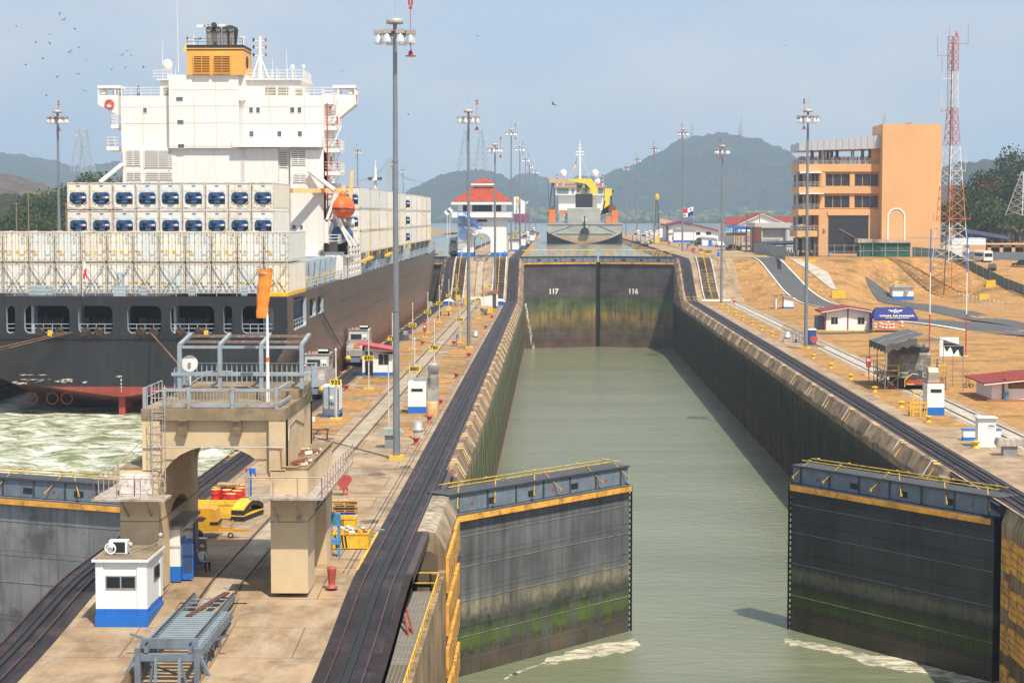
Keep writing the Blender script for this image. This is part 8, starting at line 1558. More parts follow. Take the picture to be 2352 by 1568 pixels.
# incline furniture: steps, kerb, portals, trestle
def steps(x0, x1, lab, zz=zc):
    t = thing('stairway', lab, 'stairs', group='stairs up the incline'); b = MB(); Y = 411.0; zl = zz(x0, 411)
    while Y < 441:
        z = zz((x0+x1)/2, Y); b.box(x0,x1,Y,Y+.62,z-.3,z+.3); b.box(x0-.01,x1+.01,Y-.02,Y,z-.3,z+.24,1); Y += .8
    b.build('steps', [COPC, BLACK], t); r = MB(); P = [(x0+.9*(x1-x0)/2.,Y,zz(x0,Y)+.3) for Y in (411,414,417,420,423,426,429,432,435,438,441)]
    for a, c in zip(P, P[1:]): a = Vector(a); c = Vector(c); r.tube(a+Vector((0,0,1)), c+Vector((0,0,1)), .05); r.tube(a, a+Vector((0,0,1)), .04)
    r.build('handrail', YEL, t)
    w_ = MB()
    for x in (x0-.35,x1+.05): 
        P = [(Y, zz(x,Y)+.45) for Y in range(410,443,2)]; w_.prism([(y,z) for y, z in P]+[(y,z-.8) for y, z in P[::-1]], x, x+.3, 'x')
    w_.build('side_wall', CONCL, t)
steps(-21.6,-19.4, 'flight of concrete steps up the incline on the ship side of the island'); steps(-12.9,-10.6, 'flight of concrete steps up the incline on the chamber side of the island'); steps(32.4,35.2, 'flight of concrete steps up the right bank incline', zter)
b = MB(); b.box(-18.9,-13.2,410.2,410.6,.5,1.0); b.box(-18.9,-17.9,410.1,410.6,.9,1.25); b.box(-14.4,-13.3,410.1,410.6,.9,1.25); b.box(31.4,37.4,409.2,409.6,.2,.6); tag(b.build('white_kerb', WHITE), 'white painted kerbs across the foot of the inclines', 'kerb')
b = MB(); b.box(-18.8,-18.1,410.0,411.5,0,.5); b.box(-14.2,-13.4,410.0,411.5,0,.5); tag(b.build('portal', BLACK), 'black blocks for shaded portal openings under the white kerb at the foot of the incline', 'portal')  # solid black blocks; the shade inside the portals is their colour
t = thing('steel_trestle', 'dark blue steel trestle at the head of the centre incline', 'trestle', (-16.1,437,zf(437))); b = MB()
for x in (-1.4,1.4): b.bar((x,0,.4),(x,3.5,1.4), .3); b.bar((x,0,.4),(x*1.3,-3.0,-1.8), .2); b.bar((x,-.4,1.2),(x,-.4,-1.2), .25)
for z in (.0,.6,1.2): b.bar((-1.5,-.5,z),(1.5,-.5,z), .16)
b.bar((-1.4,-.5,-.6),(1.4,-.5,1.2), .14); b.bar((1.4,-.5,-.6),(-1.4,-.5,1.2), .14); b.build('trestle_frame', STEELB, t)
# booth at the foot of the incline, domes, mixer, yellow bin, cart
cI = lambda cx, cy, z=0: at((1750+cx*.15945)*.57422, (1050+cy*.15945)*.57422, z)
a, c = cI(1097,1150), cI(1512,1150); h = thing('booth', 'small open white booth with rising red roof at the foot of the centre incline', 'booth'); x0, x1, y0 = a.x, c.x, a.y
b = MB(); b.box(x0,x0+2.2,y0,y0+2.4,0,2.7); b.box(x1-.3,x1,y0,y0+2.4,0,3.1); b.box(x0,x1,y0+2.2,y0+2.4,0,2.8); b.prism([(x0,2.6),(x1,3.1),(x1,3.4),(x0,2.9)], y0, y0+2.4); b.build('wall', WHITE, h); b = MB(); b.box(x0-.02,x0+2.22,y0-.02,y0+2.4,0,.4); b.box(x1-.32,x1+.02,y0-.02,y0+2.4,0,.4); b.build('plinth', BLUE, h); b = MB(); b.prism([(x0-.3,2.85),(x1+.25,3.5),(x1+.25,3.65),(x0-.3,3.0)], y0-.4, y0+2.8); b.build('roof', bpy.data.materials['pink_red_roof'], h)
for q, lab in ((cI(280,1075),'left of two white domed covers on blue boxes at the foot of the incline'),(cI(1560,1075),'right of two white domed covers on blue boxes at the foot of the incline')):
    t = thing('domed_cover', lab, 'ventilator', q, 0, 'white domed covers'); b = MB(); b.box(-1,1,-.6,.6,0,.7); b.build('box', BLUE, t); b = MB(); b.grid(13, 9, lambda u, v: (1.1*cos(pi*(1-u)), -.8+1.6*v, .7+.65*sin(pi*u)*sin(pi*(.12+.76*v)))); b.build('dome', WHITE, t)
t = thing('cement_mixer', 'grey drum cement mixer on wheels with an orange frame, before the small booth', 'cement mixer', cI(1170,1330)); b = MB(); b.lathe([(.3,.5),(.75,1.2),(.75,1.5),(.55,1.6)], 14); b.build('drum', M('mixer_grey', (.35,.34,.28), .6), t); b = MB(); b.box(-.85,-.7,-.2,.2,.2,1.7); b.box(.7,1.6,-.2,.3,.5,1.6); b.bar((-.8,0,1.75),(.8,0,1.75), .15); b.build('frame', YEL, t); b = MB(); b.torus((.3,-.5,.3), .22, .08, 'y'); b.bar((-1.2,0,.35),(1.4,0,.35), .1, mi=1); b.build('wheel', [RUBBER, BLUE], t)
t = thing('tool_rack', 'wire rack of gas bottles and yellow bins at the foot of the incline', 'rack', cI(510,1110)); b = MB()
for x in (-1.2,-.4,.4,1.2):
    for y in (0,.8): b.bar((x,y,0),(x,y,1.7), .05)
for z in (.1,.8,1.65): b.bar((-1.2,0,z),(1.2,0,z), .05); b.bar((-1.2,.8,z),(1.2,.8,z), .05)
b.build('rack_frame', GALV, t); b = MB()
for i in range(6): b.lathe([(.13,.12),(.13,.7+.1*(i % 2))], 8, (-1+i*.4,.4,0), i % 3)
b.build('bottles', [YEL, RUSTR, GALV], t)
t = thing('yellow_stand', 'yellow steel stand with a slanted panel left of the second lamp mast', 'stand', cI(690,1105)); b = MB(); b.prism([(-.6,0),(-.1,.9),(-.1,2.2),(-.3,2.3),(.5,2.3),(.35,.9),(.7,0),(.4,0),(.1,.6),(-.3,0)], 0, .5); b.box(-1.9,-.9,.5,.6,1.2,2.3); b.build('stand_body', YEL, t)
t = thing('hand_cart', 'low wooden cart with rubber wheels beside the 325 marker', 'cart', cI(175,1335)); b = MB(); b.box(-.6,.6,-.5,.8,.6,.9); b.box(.3,1.2,.6,1.6,.9,1.5,1); b.build('cart_bed', [WOOD, YEL], t); b = MB()
for x in (-.75,.75): b.lathe([(.42,-.1),(.42,.1)], 12, (x,-.1,.42), ax='x')
b.build('wheel', RUBBER, t)
t = thing('bench_table', 'pale blue bench beside the second lamp mast', 'bench', cG('j',1965,215)); b = MB(); b.box(-.9,1.1,-.3,.3,.75,.85); b.box(-.8,-.7,-.3,.3,0,.75); b.box(.9,1,-.3,.3,0,.75); b.build('bench', M('bench_blue', (.1,.35,.6), .5), t)
t = thing('blue_standpipe', 'blue standpipe with a hose elbow left of the second lamp mast', 'standpipe', cG('j',1853,300)); b = MB(); b.tube((0,0,0),(0,0,1.5), .06); b.box(-.1,.25,-.1,.1,1.3,1.6); b.build('pipe', BLUE, t)
t = thing('white_bucket', 'white bucket with a red lid left of the grey cabinet', 'bucket', cG('j',568,978)); b = MB(); b.lathe([(.15,0),(.18,.5)], 12); b.build('bucket', WHITE, t); b = MB(); b.lathe([(.18,.5),(.12,.62),(.02,.64)], 12); b.build('lid', RED, t)
t = thing('sawhorse', 'rusty steel sawhorses beside the gantry', 'sawhorse', cG('j',615,1150)); b = MB()
for x in (-.5,.6): b.bar((x,0,0),(x+.1,.4,.9), .07); b.bar((x,.9,0),(x+.1,.4,.9), .07)
b.bar((-.6,.4,.9),(.8,.4,.9), .12); b.bar((-.9,0,.6),(.9,1.2,1.0), .12, mi=1); b.build('frame', [RUSTR, GREYM], t)
# chamber guard marks, blue bollards at the head of the incline
for x, y, lab in ((-20.9,444,'left of two blue capped posts at the head of the centre incline'),(-11.0,444,'right of two blue capped posts at the head of the centre incline'),(38,447,'blue capped post at the head of the right bank incline')):
    t = thing('blue_post', lab, 'post', (x,y,8.5), 0, 'blue capped posts'); b = MB(); b.lathe([(.3,.25),(.32,1.2),(.2,1.35),(.15,1.6)], 12); b.build('post', BLUE, t); b = MB(); b.box(-.7,.7,-.5,.5,0,.25); b.build('base', YEL, t)
# mooring wires of the towing locomotives
for pts, lab in (([(-24.6,232,1.6),(-25.0,226,3.2),(-25.1,204,9.3)],'dark towing wire from locomotive 183 up to the ship'),([(-24.4,233,1.4),(-25.0,228,2.8),(-25.1,206,9)],'second dark towing wire from locomotive 183 up to the ship')):
    o = MB().path([Vector(p) for p in pts], .03, 4).build('towing_wire', BLACK); tag(o, lab, 'wire')
# ================================================================ UPPER RIGHT BANK
U = lambda cx, cy, k='e', z=8.5: at(*cp(k, cx, cy), z)
mQ = lambda cx, cy, z=8.5: at((2880+cx*.17857)*.57422, (800+cy*.17857)*.57422, z)
mY = lambda cx, cy, Y: atY((2880+cx*.17857)*.57422, (800+cy*.17857)*.57422, Y)
YB_ = 742; e_ = lambda cx, cy, Y=YB_: (lambda q: (q.x, q.z))(cY('e', cx, cy, Y))
w = thing('workshop', 'white workshop with a long low gable roof edged dark red and blue', 'building'); b = MB(); pts = [(1490,1150),(1490,1003),(1620,985),(1955,1063),(1955,1150)]; b.prism([e_(*p) for p in pts], YB_, YB_+25); b.build('wall', WHITE, w)
b = MB(); b.prism([e_(*p) for p in [(1472,1005),(1620,970),(1970,1055),(1970,1065),(1620,985),(1472,1015)]], YB_-1, YB_+26); b.build('roof', M('dark_red_roof', (.2,.03,.05), .7), w); b = MB(); b.prism([e_(*p) for p in [(1478,1013),(1620,984),(1700,1003),(1700,1010),(1620,992),(1478,1020)]], YB_-1.05, YB_-.9)
for i in range(4): b.box(e_(1490+i*7,0)[0],e_(1493+i*7,0)[0],YB_-.3,YB_,e_(0,1150)[1],e_(0,1020)[1])
b.build('blue_trim', M('navy_trim', (.01,.04,.2), .6), w)
for x0, x1 in ((1757,1795),(1848,1890)): b = MB(); a = e_(x0,1095); c = e_(x1,1070); b.box(a[0],c[0],YB_-.1,YB_,a[1],c[1]); b.build('window', GLASS, w)
h = hut_('store', 'plain white flat roofed store with blue base, in front of the workshop', U(1552,1165).x, U(1750,1165).x, 706, 712, 8.4, 4.9, 'flat', base=1.0, roofm=GREYM, over=.6, cat='building')
h = hut_('store', 'low white annex with small window left of the white store', U(1465,1150).x, U(1548,1150).x, 722, 727, 8.4, 3.3, 'flat', roofm=RUSTR, over=.4, cat='building', wins=((U(1492,1150).x,U(1525,1150).x,1.0,2.2),))
h = hut_('shed', 'far grey roofed shed behind the black lattice crane', U(1290,1128).x, U(1480,1128).x, 790, 800, 8.4, 3.4, 'gable', roofm=M('slate', (.1,.11,.13), .7), slope=2.2, cat='shed', base=1.0)
h = hut_('booth', 'small white booth with a bright blue door and roof', U(1800,1200).x, U(1930,1200).x, 612, 616, 8.4, 2.6, 'shed', slope=.5, base=.4, roofm=M('navy_roof', (.03,.06,.2), .6), door=(U(1855,1200).x,U(1885,1200).x,2.1), cat='booth')
dd = MB().lathe([(.3,0),(.3,.88),(.02,.9)], 10).build('oil_drum', dm[0]); dbl = MB().lathe([(.3,0),(.3,.88),(.02,.9)], 10).build('oil_drum', BLUE)
for i in range(16):
    src = dd if i % 3 else dbl; o = src if i in (0,1) else src.copy(); 
    if i > 1: COL.objects.link(o)
    r_ = i//8; lab = f'{"red" if i % 3 else "blue"} drum, {UN[i % 8]} from the left in the {"upper" if r_ else "lower"} row behind the blue doored booth'; tag(o, lab, 'drum', 'drums stacked behind the booth'); o.location = (U(1800,1115,z=11.5).x*.0+63+(i % 8)*1.6*.62+.0, 640, 9.9+r_*.92)
o = MB().box(-.6,5.6,-.6,.6,-.3,0).build('drum_rack', GREYM); tag(o, 'steel rack under the stacked drums', 'rack'); o.location = (62.9,640,9.88)
# lattice crane
t = thing('lattice_crane', 'black lattice crane with an orange tip on the right bank', 'crane', U(1405,1165)); b = MB(); H = 15.5
for s in (-1,1):
    for d in (-1,1): b.bar((s*.9,d*.9,0),(s*.35,d*.35,H), .16)
for i in range(12):
    z0, z1 = H*i/12, H*(i+1)/12; w0, w1 = .9-.55*i/12, .9-.55*(i+1)/12; s = 1 if i % 2 else -1; b.bar((-w0*s,-w0,z0),(w1*s,-w1,z1), .1); b.bar((-w0,w0*s,z0),(-w1,-w1*s,z1), .1); b.bar((-w0,-w0,z0),(w0,-w0,z0), .1)
b.build('jib', BLACK, t); b = MB(); b.lathe([(.6,H),(.9,H+1),(.5,H+2.2)], 8); b.box(-1,1,-1,1,0,2.2); b.build('crane_head', YEL, t)
t = thing('telescopic_crane', 'cream telescopic crane boom rising behind the workshop', 'crane'); b = MB(); b.bar(cY('e',1430,965,760), cY('e',1560,1000,760), 1.6, 1.8); b.bar(cY('e',1560,1000,760), cY('e',1540,1140,760), 2, 2); b.build('boom', M('boom_tan', (.55,.4,.22), .6), t)
# cars
def car(name, lab, p, rz, m, L_=4.4, H=1.5, W_=1.8, truck=False):
    t = thing(name, lab, 'car' if not truck else 'pickup truck', p, rz, 'parked cars'); b = MB(); l = L_/2
    pr = [(-l,.35),(-l,.8),(-l*.8,.92),(-l*.55,H-.04),(l*.2,H),(l*.52,.95),(l*.95,.82),(l,.6),(l,.35)] if not truck else [(-l,.5),(-l,1.0),(-l*.15,1.0),(-l*.1,H),(l*.35,H),(l*.55,1.1),(l*.97,1.0),(l,.7),(l,.5)]
    b.prism(pr, -W_/2, W_/2, 'y'); b.T = None; b.build('car_body', m, t); b = MB(); pw = [(-l*.66,.97),(-l*.5,H-.1),(l*.17,H-.07),(l*.42,.97)] if not truck else [(-l*.08,1.08),(-l*.05,H-.1),(l*.33,H-.1),(l*.47,1.08)]; b.prism(pw, -W_/2-.01, W_/2+.01, 'y'); b.prism([(u*1.02+.01,v) for u, v in pw], -W_/2+.15, W_/2-.15, 'y'); b.build('window', GLASS, t)
    for x in (-l*.62,l*.62): 
        for y in (-W_/2+.08,W_/2-.08): b = MB(); b.lathe([(.33,-.1),(.33,.1)], 14, (x,y,.33), ax='y'); b.lathe([(.18,-.11),(.18,.11)], 10, (x,y,.33), 1, ax='y'); b.build('wheel', [RUBBER, GALV], t)
    for y in (-W_/2+.25,W_/2-.25): b = MB(); b.box(-l-.01,-l+.05,y-.15,y+.15,.68,.8); b.build('tail_light', RED, t)
    return t
CK = M('car_black', (.015,.017,.02), .25); CS = M('car_silver', (.35,.33,.31), .3, .4); CW_ = M('car_white', (.75,.75,.74), .35); CG_ = M('car_grey', (.09,.1,.12), .25, .3)
car('parked_car', 'silver hatchback parked left of the blue doored booth', U(1735,1195), .1, CS); car('parked_car', 'black car parked beside the blue doored booth', U(1800,1198), 0.05, CK); car('parked_car', 'dark van behind the black car', U(1800,1168), .05, CG_, 4.8, 1.9); car('pickup_truck', 'white pickup truck right of the booth', U(1965,1205), -1.4, CW_, 5.2, 1.75, 1.9, True); car('parked_car', 'grey estate car facing right beside the corrugated fence', U(2092,1235), 0.05, CG_, 4.6, 1.65); car('parked_car', 'white car parked far behind the booth', U(1965,1110), 0, CW_)
car('parked_car', 'dark car cut by the right border in the car park', onground(*cp('g',2270,822),lo_=400,hi_=700), 2.9, CK, 4.6, 1.7); car('parked_car', 'dark car behind the chain fence in the car park', onground(*cp('g',2010,850),lo_=400,hi_=700), 1.3, CG_)
def bus(lab, p, rz, m, L_=7, H=2.8, W_=2.2, cat='bus', nm='minibus'):
    t = thing(nm, lab, cat, p, rz, 'buses'); b = MB(); b.prism([(-W_/2,.4),(W_/2,.4),(W_/2,H-.3),(W_/2-.2,H),(-W_/2+.2,H),(-W_/2,H-.3)], 0, L_); b.build('bus_body', m, t); b = MB(); b.box(-W_/2+.15,W_/2-.15,-.02,0,1.3,2.2); b.box(-W_/2-.02,-W_/2,.8,L_-.5,1.4,2.2); b.build('window', GLASS, t)
    for x in (-W_/2+.1,W_/2-.1):
        for y in (1.2,L_-1.4): b = MB(); b.lathe([(.4,-.12),(.4,.12)], 14, (x,y,.4), ax='x'); b.build('wheel', RUBBER, t)
bus('white minibus standing before the ochre wall in the car park', onground(*cp('g',1975,782),lo_=400,hi_=700), .15, CW_); bus('white and grey truck behind the foot of the lattice tower', onground(*cp('g',1610,765),lo_=400,hi_=700), -.5, CW_, 8, 3.4, 2.4, 'truck', 'box_truck')
# red roofed gable house, theatre, awnings, corrugated fence, gatehouse
Yg = 600; g_ = lambda cx, cy, Y=Yg: (lambda q: (q.x, q.z))(mY(cx, cy, Y)); gh = thing('gable_building', 'white building with a broad dark red gable roof behind the flat roofed theatre', 'building'); b = MB(); b.prism([g_(*p) for p in [(400,700),(400,560),(940,320),(1420,510),(1420,700)]], Yg, Yg+30); b.box(g_(150,0)[0],g_(400,0)[0],Yg+12,Yg+30,8.4,g_(0,540)[1]); b.build('wall', WHITE, gh)
b = MB(); b.prism([g_(*p) for p in [(385,560),(940,300),(1425,500),(1425,485),(940,282),(370,548)]], Yg-.6, Yg+30, mi=0); b.prism([g_(*p) for p in [(385,572),(940,318),(1425,512),(1425,500),(940,302),(385,558)]], Yg-.75, Yg-.62, mi=1)
z0, z1 = g_(0,545)[1], g_(0,378)[1]; x0, x1 = g_(95,0)[0], g_(560,0)[0]; b.add([(x0,Yg+4,z0),(x1+3,Yg+4,z0),(x1+3,Yg+14,z1),(x0+2,Yg+14,z1)], [(0,1,2,3)]); x2, x3, z2, z3 = g_(1150,0)[0], g_(2090,0)[0], g_(0,500)[1], g_(0,365)[1]; b.add([(x2,Yg+10,z2),(x3,Yg+10,z2),(x3,Yg+20,z3),(x2,Yg+20,z3)], [(0,1,2,3)]); b.build('roof', [ROOFR, WHITE], gh)
Yt = 520; q_ = lambda cx, cy, Y=Yt: (lambda q: (q.x, q.z))(mY(cx, cy, Y)); th_ = thing('theatre', 'pale grey windowless hall with two round columns beside the visitor centre', 'building'); GW = M('hall_grey', (.5,.5,.46), .7, var=.05); b = MB(); b.box(q_(870,0)[0],q_(1700,0)[0],Yt+.8,Yt+22,8.4,q_(0,620)[1]); b.build('wall', GW, th_); b = MB(); b.box(q_(788,0)[0],q_(1600,0)[0],Yt-.6,Yt+23,q_(0,625)[1],q_(0,510)[1]); b.build('roof_band', GW, th_)
for cx in (900,1525): b = MB(); b.tube((q_(cx,0)[0],Yt+.4,8.4),(q_(cx,0)[0],Yt+.4,q_(0,625)[1]), .8, n=16); b.build('column', GW, th_)
b = MB(); text_mesh(b, 'TEATRO MIRAFLORES', .62, facing(q_(1092,0)[0], Yt+.76, q_(0,897)[1]), 0, .03); b.build('lettering', GREYM, th_); b = MB(); b.box(q_(705,0)[0],q_(855,0)[0],Yt-9,Yt-2,8.4,q_(0,605,Yt-9)[1]); b.build('brown_block', M('brown_panel', (.17,.05,.03), .7), th_)
t = thing('blue_canopy', 'flat canopy with a bright blue fascia on slim posts, in front of the gable building', 'canopy'); b = MB(); b.box(q_(222,0,540)[0],q_(700,0,540)[0],540,548,q_(0,660,540)[1],q_(0,590,540)[1]); b.build('fascia', [BLUE], t); b = MB()
for cx in (310,365,480,600): b.bar((q_(cx,0,540)[0],541,8.4),(q_(cx,0,540)[0],541,q_(0,660,540)[1]), .3)
b.box(q_(135,0,540)[0],q_(650,0,540)[0],545,556,q_(0,800,540)[1],q_(0,735,540)[1]); b.build('post', CONCL, t); b = MB(); b.box(q_(135,0,538)[0],q_(295,0,538)[0],538,538.1,q_(0,725,538)[1],q_(0,625,538)[1]); b.build('poster', M('poster_blue', (.2,.4,.65), .5, var=.5, scale=1.5), t)
AW = M('awning_navy', (.025,.035,.065), .7, var=.15)
t = thing('awning', 'dark navy fabric awning over the entrance queue beside the visitor centre', 'awning'); ya = 495
b = MB(); xa, xb = q_(865,0,ya)[0], q_(1870,0,ya)[0]; b.grid(24, 8, lambda u, v: (xa+(xb-xa)*u, ya+9*v, q_(0,1035-25*u,ya)[1]+1.15*sin(pi*min(1,.15+.85*v)) +.06*sin(u*60))); b.box(xa,xb,ya,ya+.06,q_(0,1050,ya)[1],q_(0,1030,ya)[1]); b.build('fabric', AW, t, fixn=False); b = MB()
for i in range(6): b.tube((xa+(xb-xa)*i/5,ya+.2,8.4),(xa+(xb-xa)*i/5,ya+.2,q_(0,1030,ya)[1]), .05)
b.build('post', GALV, t)
t = thing('corrugated_fence', 'grey corrugated sheet fence curving along the upper road', 'fence'); P = [mQ(760,1190),mQ(1000,1225),mQ(1190,1265),mQ(1330,1310),mQ(1455,1345)]; b = MB()
for a, c in zip(P, P[1:]): b.add([a,c,c+Vector((0,0,2.7)),a+Vector((0,0,2.7)),a+Vector((.05,.05,0)),c+Vector((.05,.05,0)),c+Vector((.05,.05,2.7)),a+Vector((.05,.05,2.7))], [(0,1,2,3),(4,7,6,5),(3,2,6,7)])
b.build('sheet', M('corrugated_grey', (.18,.22,.24), .5, .2, var=.2), t)
t = thing('gatehouse', 'low ochre gatehouse with openings at the right border', 'building'); a = onground(*cp('g',1970,755),lo_=430,hi_=800); yq = 520; x0 = cY('g',1968,700,yq).x; zt_ = cY('g',1968,625,yq).z; z0 = zter(x0,yq); b = MB()
for i in range(6): x = x0+i*3.2; b.box(x,x+.9,yq,yq+.6,z0,zt_)
b.box(x0,x0+26,yq,yq+12,zt_-.7,zt_); b.box(x0,x0+26,yq+4,yq+12,z0,zt_-.7,1); b.box(x0-.3,x0+26,yq-.4,yq+12.4,zt_,zt_+.25); b.box(x0-11,x0-.5,yq,yq+.5,z0,z0+2.2); b.build('wall', [OR, M('gate_inner', (.25,.13,.06), .8)], t)
t = thing('white_canopy', 'white flat canopy on a round column behind the lattice tower', 'canopy'); yq = 505; b = MB(); x0, x1 = cY('g',1650,600,yq).x, cY('g',1952,600,yq).x; b.box(x0,x1,yq,yq+8,cY('g',0,625,yq).z,cY('g',0,565,yq).z); b.tube((cY('g',1803,0,yq).x,yq+1,zter(x0,yq)),(cY('g',1803,0,yq).x,yq+1,cY('g',0,625,yq).z), .55, n=12); b.build('canopy', WHITE, t)
t = thing('navy_sail', 'navy fabric sail canopy behind the white canopy', 'canopy'); b = MB(); p0 = cY('g',1760,520,540); p1 = cY('g',2135,580,540); b.grid(12, 5, lambda u, v: (p0.x+(p1.x-p0.x)*u, 536+10*v, p0.z+(p1.z-p0.z)*u+1.2*sin(pi*v)*1)); b.build('fabric', AW, t, fixn=False); b = MB(); b.tube((p0.x+2,540,8),(p0.x+2,540,p0.z), .15); b.tube((p1.x-1,540,8),(p1.x-1,540,p1.z), .15); b.build('post', GALV, t)
t = thing('rail_bridge', 'long grey concrete bridge on tapering piers behind the car park', 'bridge'); yb3 = 640; b = MB(); z0, z1 = cY('g',0,388,yb3).z, cY('g',0,362,yb3).z; b.box(cY('g',1540,0,yb3).x, cY('g',2294,0,yb3).x+120, yb3, yb3+5, z0, z1); b.build('deck', M('bridge_concrete', (.2,.2,.19), .85, var=.25), t)
for cx in (1600,1750,1925,1995,2190,2290): b = MB(); x = cY('g',cx,0,yb3).x; b.prism([(x-1.6,z0),(x+1.6,z0),(x+(5 if cx in (1995,2290) else 1.4),6),(x-1.4,6)], yb3+.8, yb3+4.2); b.build('pier', bpy.data.materials['bridge_concrete'], t)
b = MB(); xx = cY('g',1540,0,yb3).x; b.rail([(xx,yb3,z1),(xx+170,yb3,z1)], 1.2, .06, 2, 4); b.build('handrail', GALV, t)
# flag
t = thing('national_flag', 'red, white and blue quartered flag with two stars flying from a pole', 'flag', U(1737,1130)*.0+Vector((cY('e',1735,845,620).x,620,8.5))); yf = 620; tp = cY('e',1735,845,yf).z; b = MB(); b.tube((0,0,0),(0,0,tp-8.3), .09, .05, 8); b.build('pole', GALV, t)
b = MB(); W2, H2 = 3.7, 2.7; tp_ = tp-8.5
def fl(u, v): return (-W2*u, .2*sin(u*7+v), tp_-H2*v-.95*u+.1*sin(u*9))
def cell(u0, u1, v0, v1, mi): b.grid(8, 5, lambda u, v: fl(u0+(u1-u0)*u, v0+(v1-v0)*v), mi)
cell(0,.5,0,.5,0); cell(.5,1,0,.5,1); cell(0,.5,.5,1,2); cell(.5,1,.5,1,0)
for (cu, cv, mi) in ((.25,.25,2),(.75,.75,1)):
    P = [];
    for i in range(10): r = .17 if i % 2 == 0 else .07; x, y, z = fl(cu+r*.75*sin(pi*i/5), cv-r*cos(pi*i/5)); P.append((x, y-.06, z))
    c = fl(cu,cv); b.add([(c[0],c[1]-.06,c[2])]+P, [(0,1+i,1+(i+1) % 10) for i in range(10)], mi)
b.build('cloth', [WHITE, M('flag_red', (.6,.01,.05), .8), M('flag_blue', (.01,.03,.2), .8)], t, fixn=False)
# upper bank small items
for q, lab in ((U(1512,1195),'red hose reel nearest the right bank locomotives'),(U(1732,1270),'red hose reel at the head of the right bank incline')): shield(q, lab, 1.2)
callbox(U(1605,1215), 'red call box beside the mast near the national flag'); callbox(U(1787,1240), 'red call box between the two yellow based ventilators')
for q, lab in ((U(1810,1262),'left of two yellow based hooded ventilators on the upper right bank'),(U(1867,1278),'right of two yellow based hooded ventilators on the upper right bank')):
    t = thing('roof_ventilator', lab, 'ventilator', q, 0, 'yellow based ventilators'); b = MB(); b.box(-.8,.8,0,1,0,1.2); b.build('duct', YEL, t); b = MB(); b.prism([(-1.5,1.2),(1.5,1.2),(1.2,1.8),(-1.2,1.8)], -.4, 1.4); b.build('hood', CONCL, t)
for x0, x1, y in ((44,58,470),(44,60,520)): MB().box(x0,x1,y,y+.3,8.52,8.66).build('kerb', YEL)['kind'] = 'structure'
# lamp posts and signs
for cx, cy, lab in ((403,250,'left of three timber lamp posts before the red gable roof'),(607,250,'middle of three timber lamp posts before the red gable roof'),(887,255,'right of three timber lamp posts before the red gable roof')):
    p = mY(cx,cy,560); t = thing('street_lamp', lab, 'street lamp', (p.x,560,8.5), 0, 'timber lamp posts'); b = MB(); b.tube((0,0,0),(0,0,p.z-8.5), .16, .12, 8); b.build('post', M('pole_timber', (.22,.16,.11), .9) if 'pole_timber' not in bpy.data.materials else bpy.data.materials['pole_timber'], t); b = MB(); b.path([(0,0,p.z-10),(1.2,-.5,p.z-8.9),(2.6,-.8,p.z-8.6)], .05); b.box(2.3,3.6,-1,-.6,p.z-8.7,p.z-8.45); b.build('lamp_arm', GALV, t)
for cx, cy, top, Y, lab in ((145,600,358,300,'left timber lamp post on the far left bank'),(590,600,360,300,'timber lamp post just left of the refrigerated containers'),(252,420,265,420,'dark utility pole above the palm')):
    p = cY('c',cx,top,Y*1.0); t = thing('utility_pole', lab, 'pole', (p.x,Y,0)); b = MB(); b.tube((0,0,0),(0,0,p.z), .14, .1, 8); b.bar((-.5,0,p.z-.2),(.5,0,p.z-.2), .12); b.build('post', bpy.data.materials['pole_timber'], t)
# ================================================================ FAR THINGS
def pylon(lab, px, ptop, pbase, Y, w0=16, grp='distant power pylons', r=.5):
    a = atY(px,pbase,Y); H = atY(px,ptop,Y).z-a.z; t = thing('power_pylon', lab, 'pylon', (a.x,Y,a.z), 0, grp); b = MB(); lattice(b, (0,0,0), H, w0, w0*.12, 7, r, 1.0)
    if grp != 'lattice masts on the wooded hill': 
        for k in (.7,.82,.93): b.bar((-w0*.28,0,H*k),(w0*.28,0,H*k), r*1.4)
    b.build('lattice', GALV, t)
pylon('left of two tall pylons beyond the leftmost hills', 182, 294, 395, 3600, 26); pylon('right of two tall pylons beyond the leftmost hills', 199, 294, 395, 3600, 26)
pylon('left of two tall pylons behind the control house hill', 1069, 297, 393, 3900, 26); pylon('right of two tall pylons behind the control house hill', 1106, 297, 393, 3900, 26)
pylon('steel pylon in front of the dark trees at the right border', 2350, 395, 495, 560, 7, 'steel pylons on the right', .12)
for px, a0, lab in ((1582,305,'shorter mast left of the wooded hill top'),(1590,282,'tall thin mast left of the wooded hill top'),(1698,284,'thicker mast on the wooded hill top'),(1703,268,'tallest thin mast on the wooded hill top')): pylon(lab, px, a0, 326, 4450, 5, 'lattice masts on the wooded hill', .7)
t = thing('cable_stayed_bridge', 'pale cable stayed bridge pylon with fanned stays far beyond the ship', 'bridge'); Yb4 = 5600; p = atY(891,362,Yb4); b = MB(); b.box(p.x-7,p.x+7,Yb4,Yb4+8,7,p.z); b.build('pylon', CONCL, t); b = MB()
for i in range(16):
    u = .25+.75*i/15
    for s in (-1,1): q = atY(891+s*150*u, 447-15*u, Yb4); b.bar((p.x,Yb4,p.z-6*i*.6),(q.x,Yb4,q.z), .7)
b.build('stays', CONCL, t); b = MB(); b.bar(atY(720,440,Yb4), atY(1060,432,Yb4), 12, 6); b.build('deck', CONCL, t)
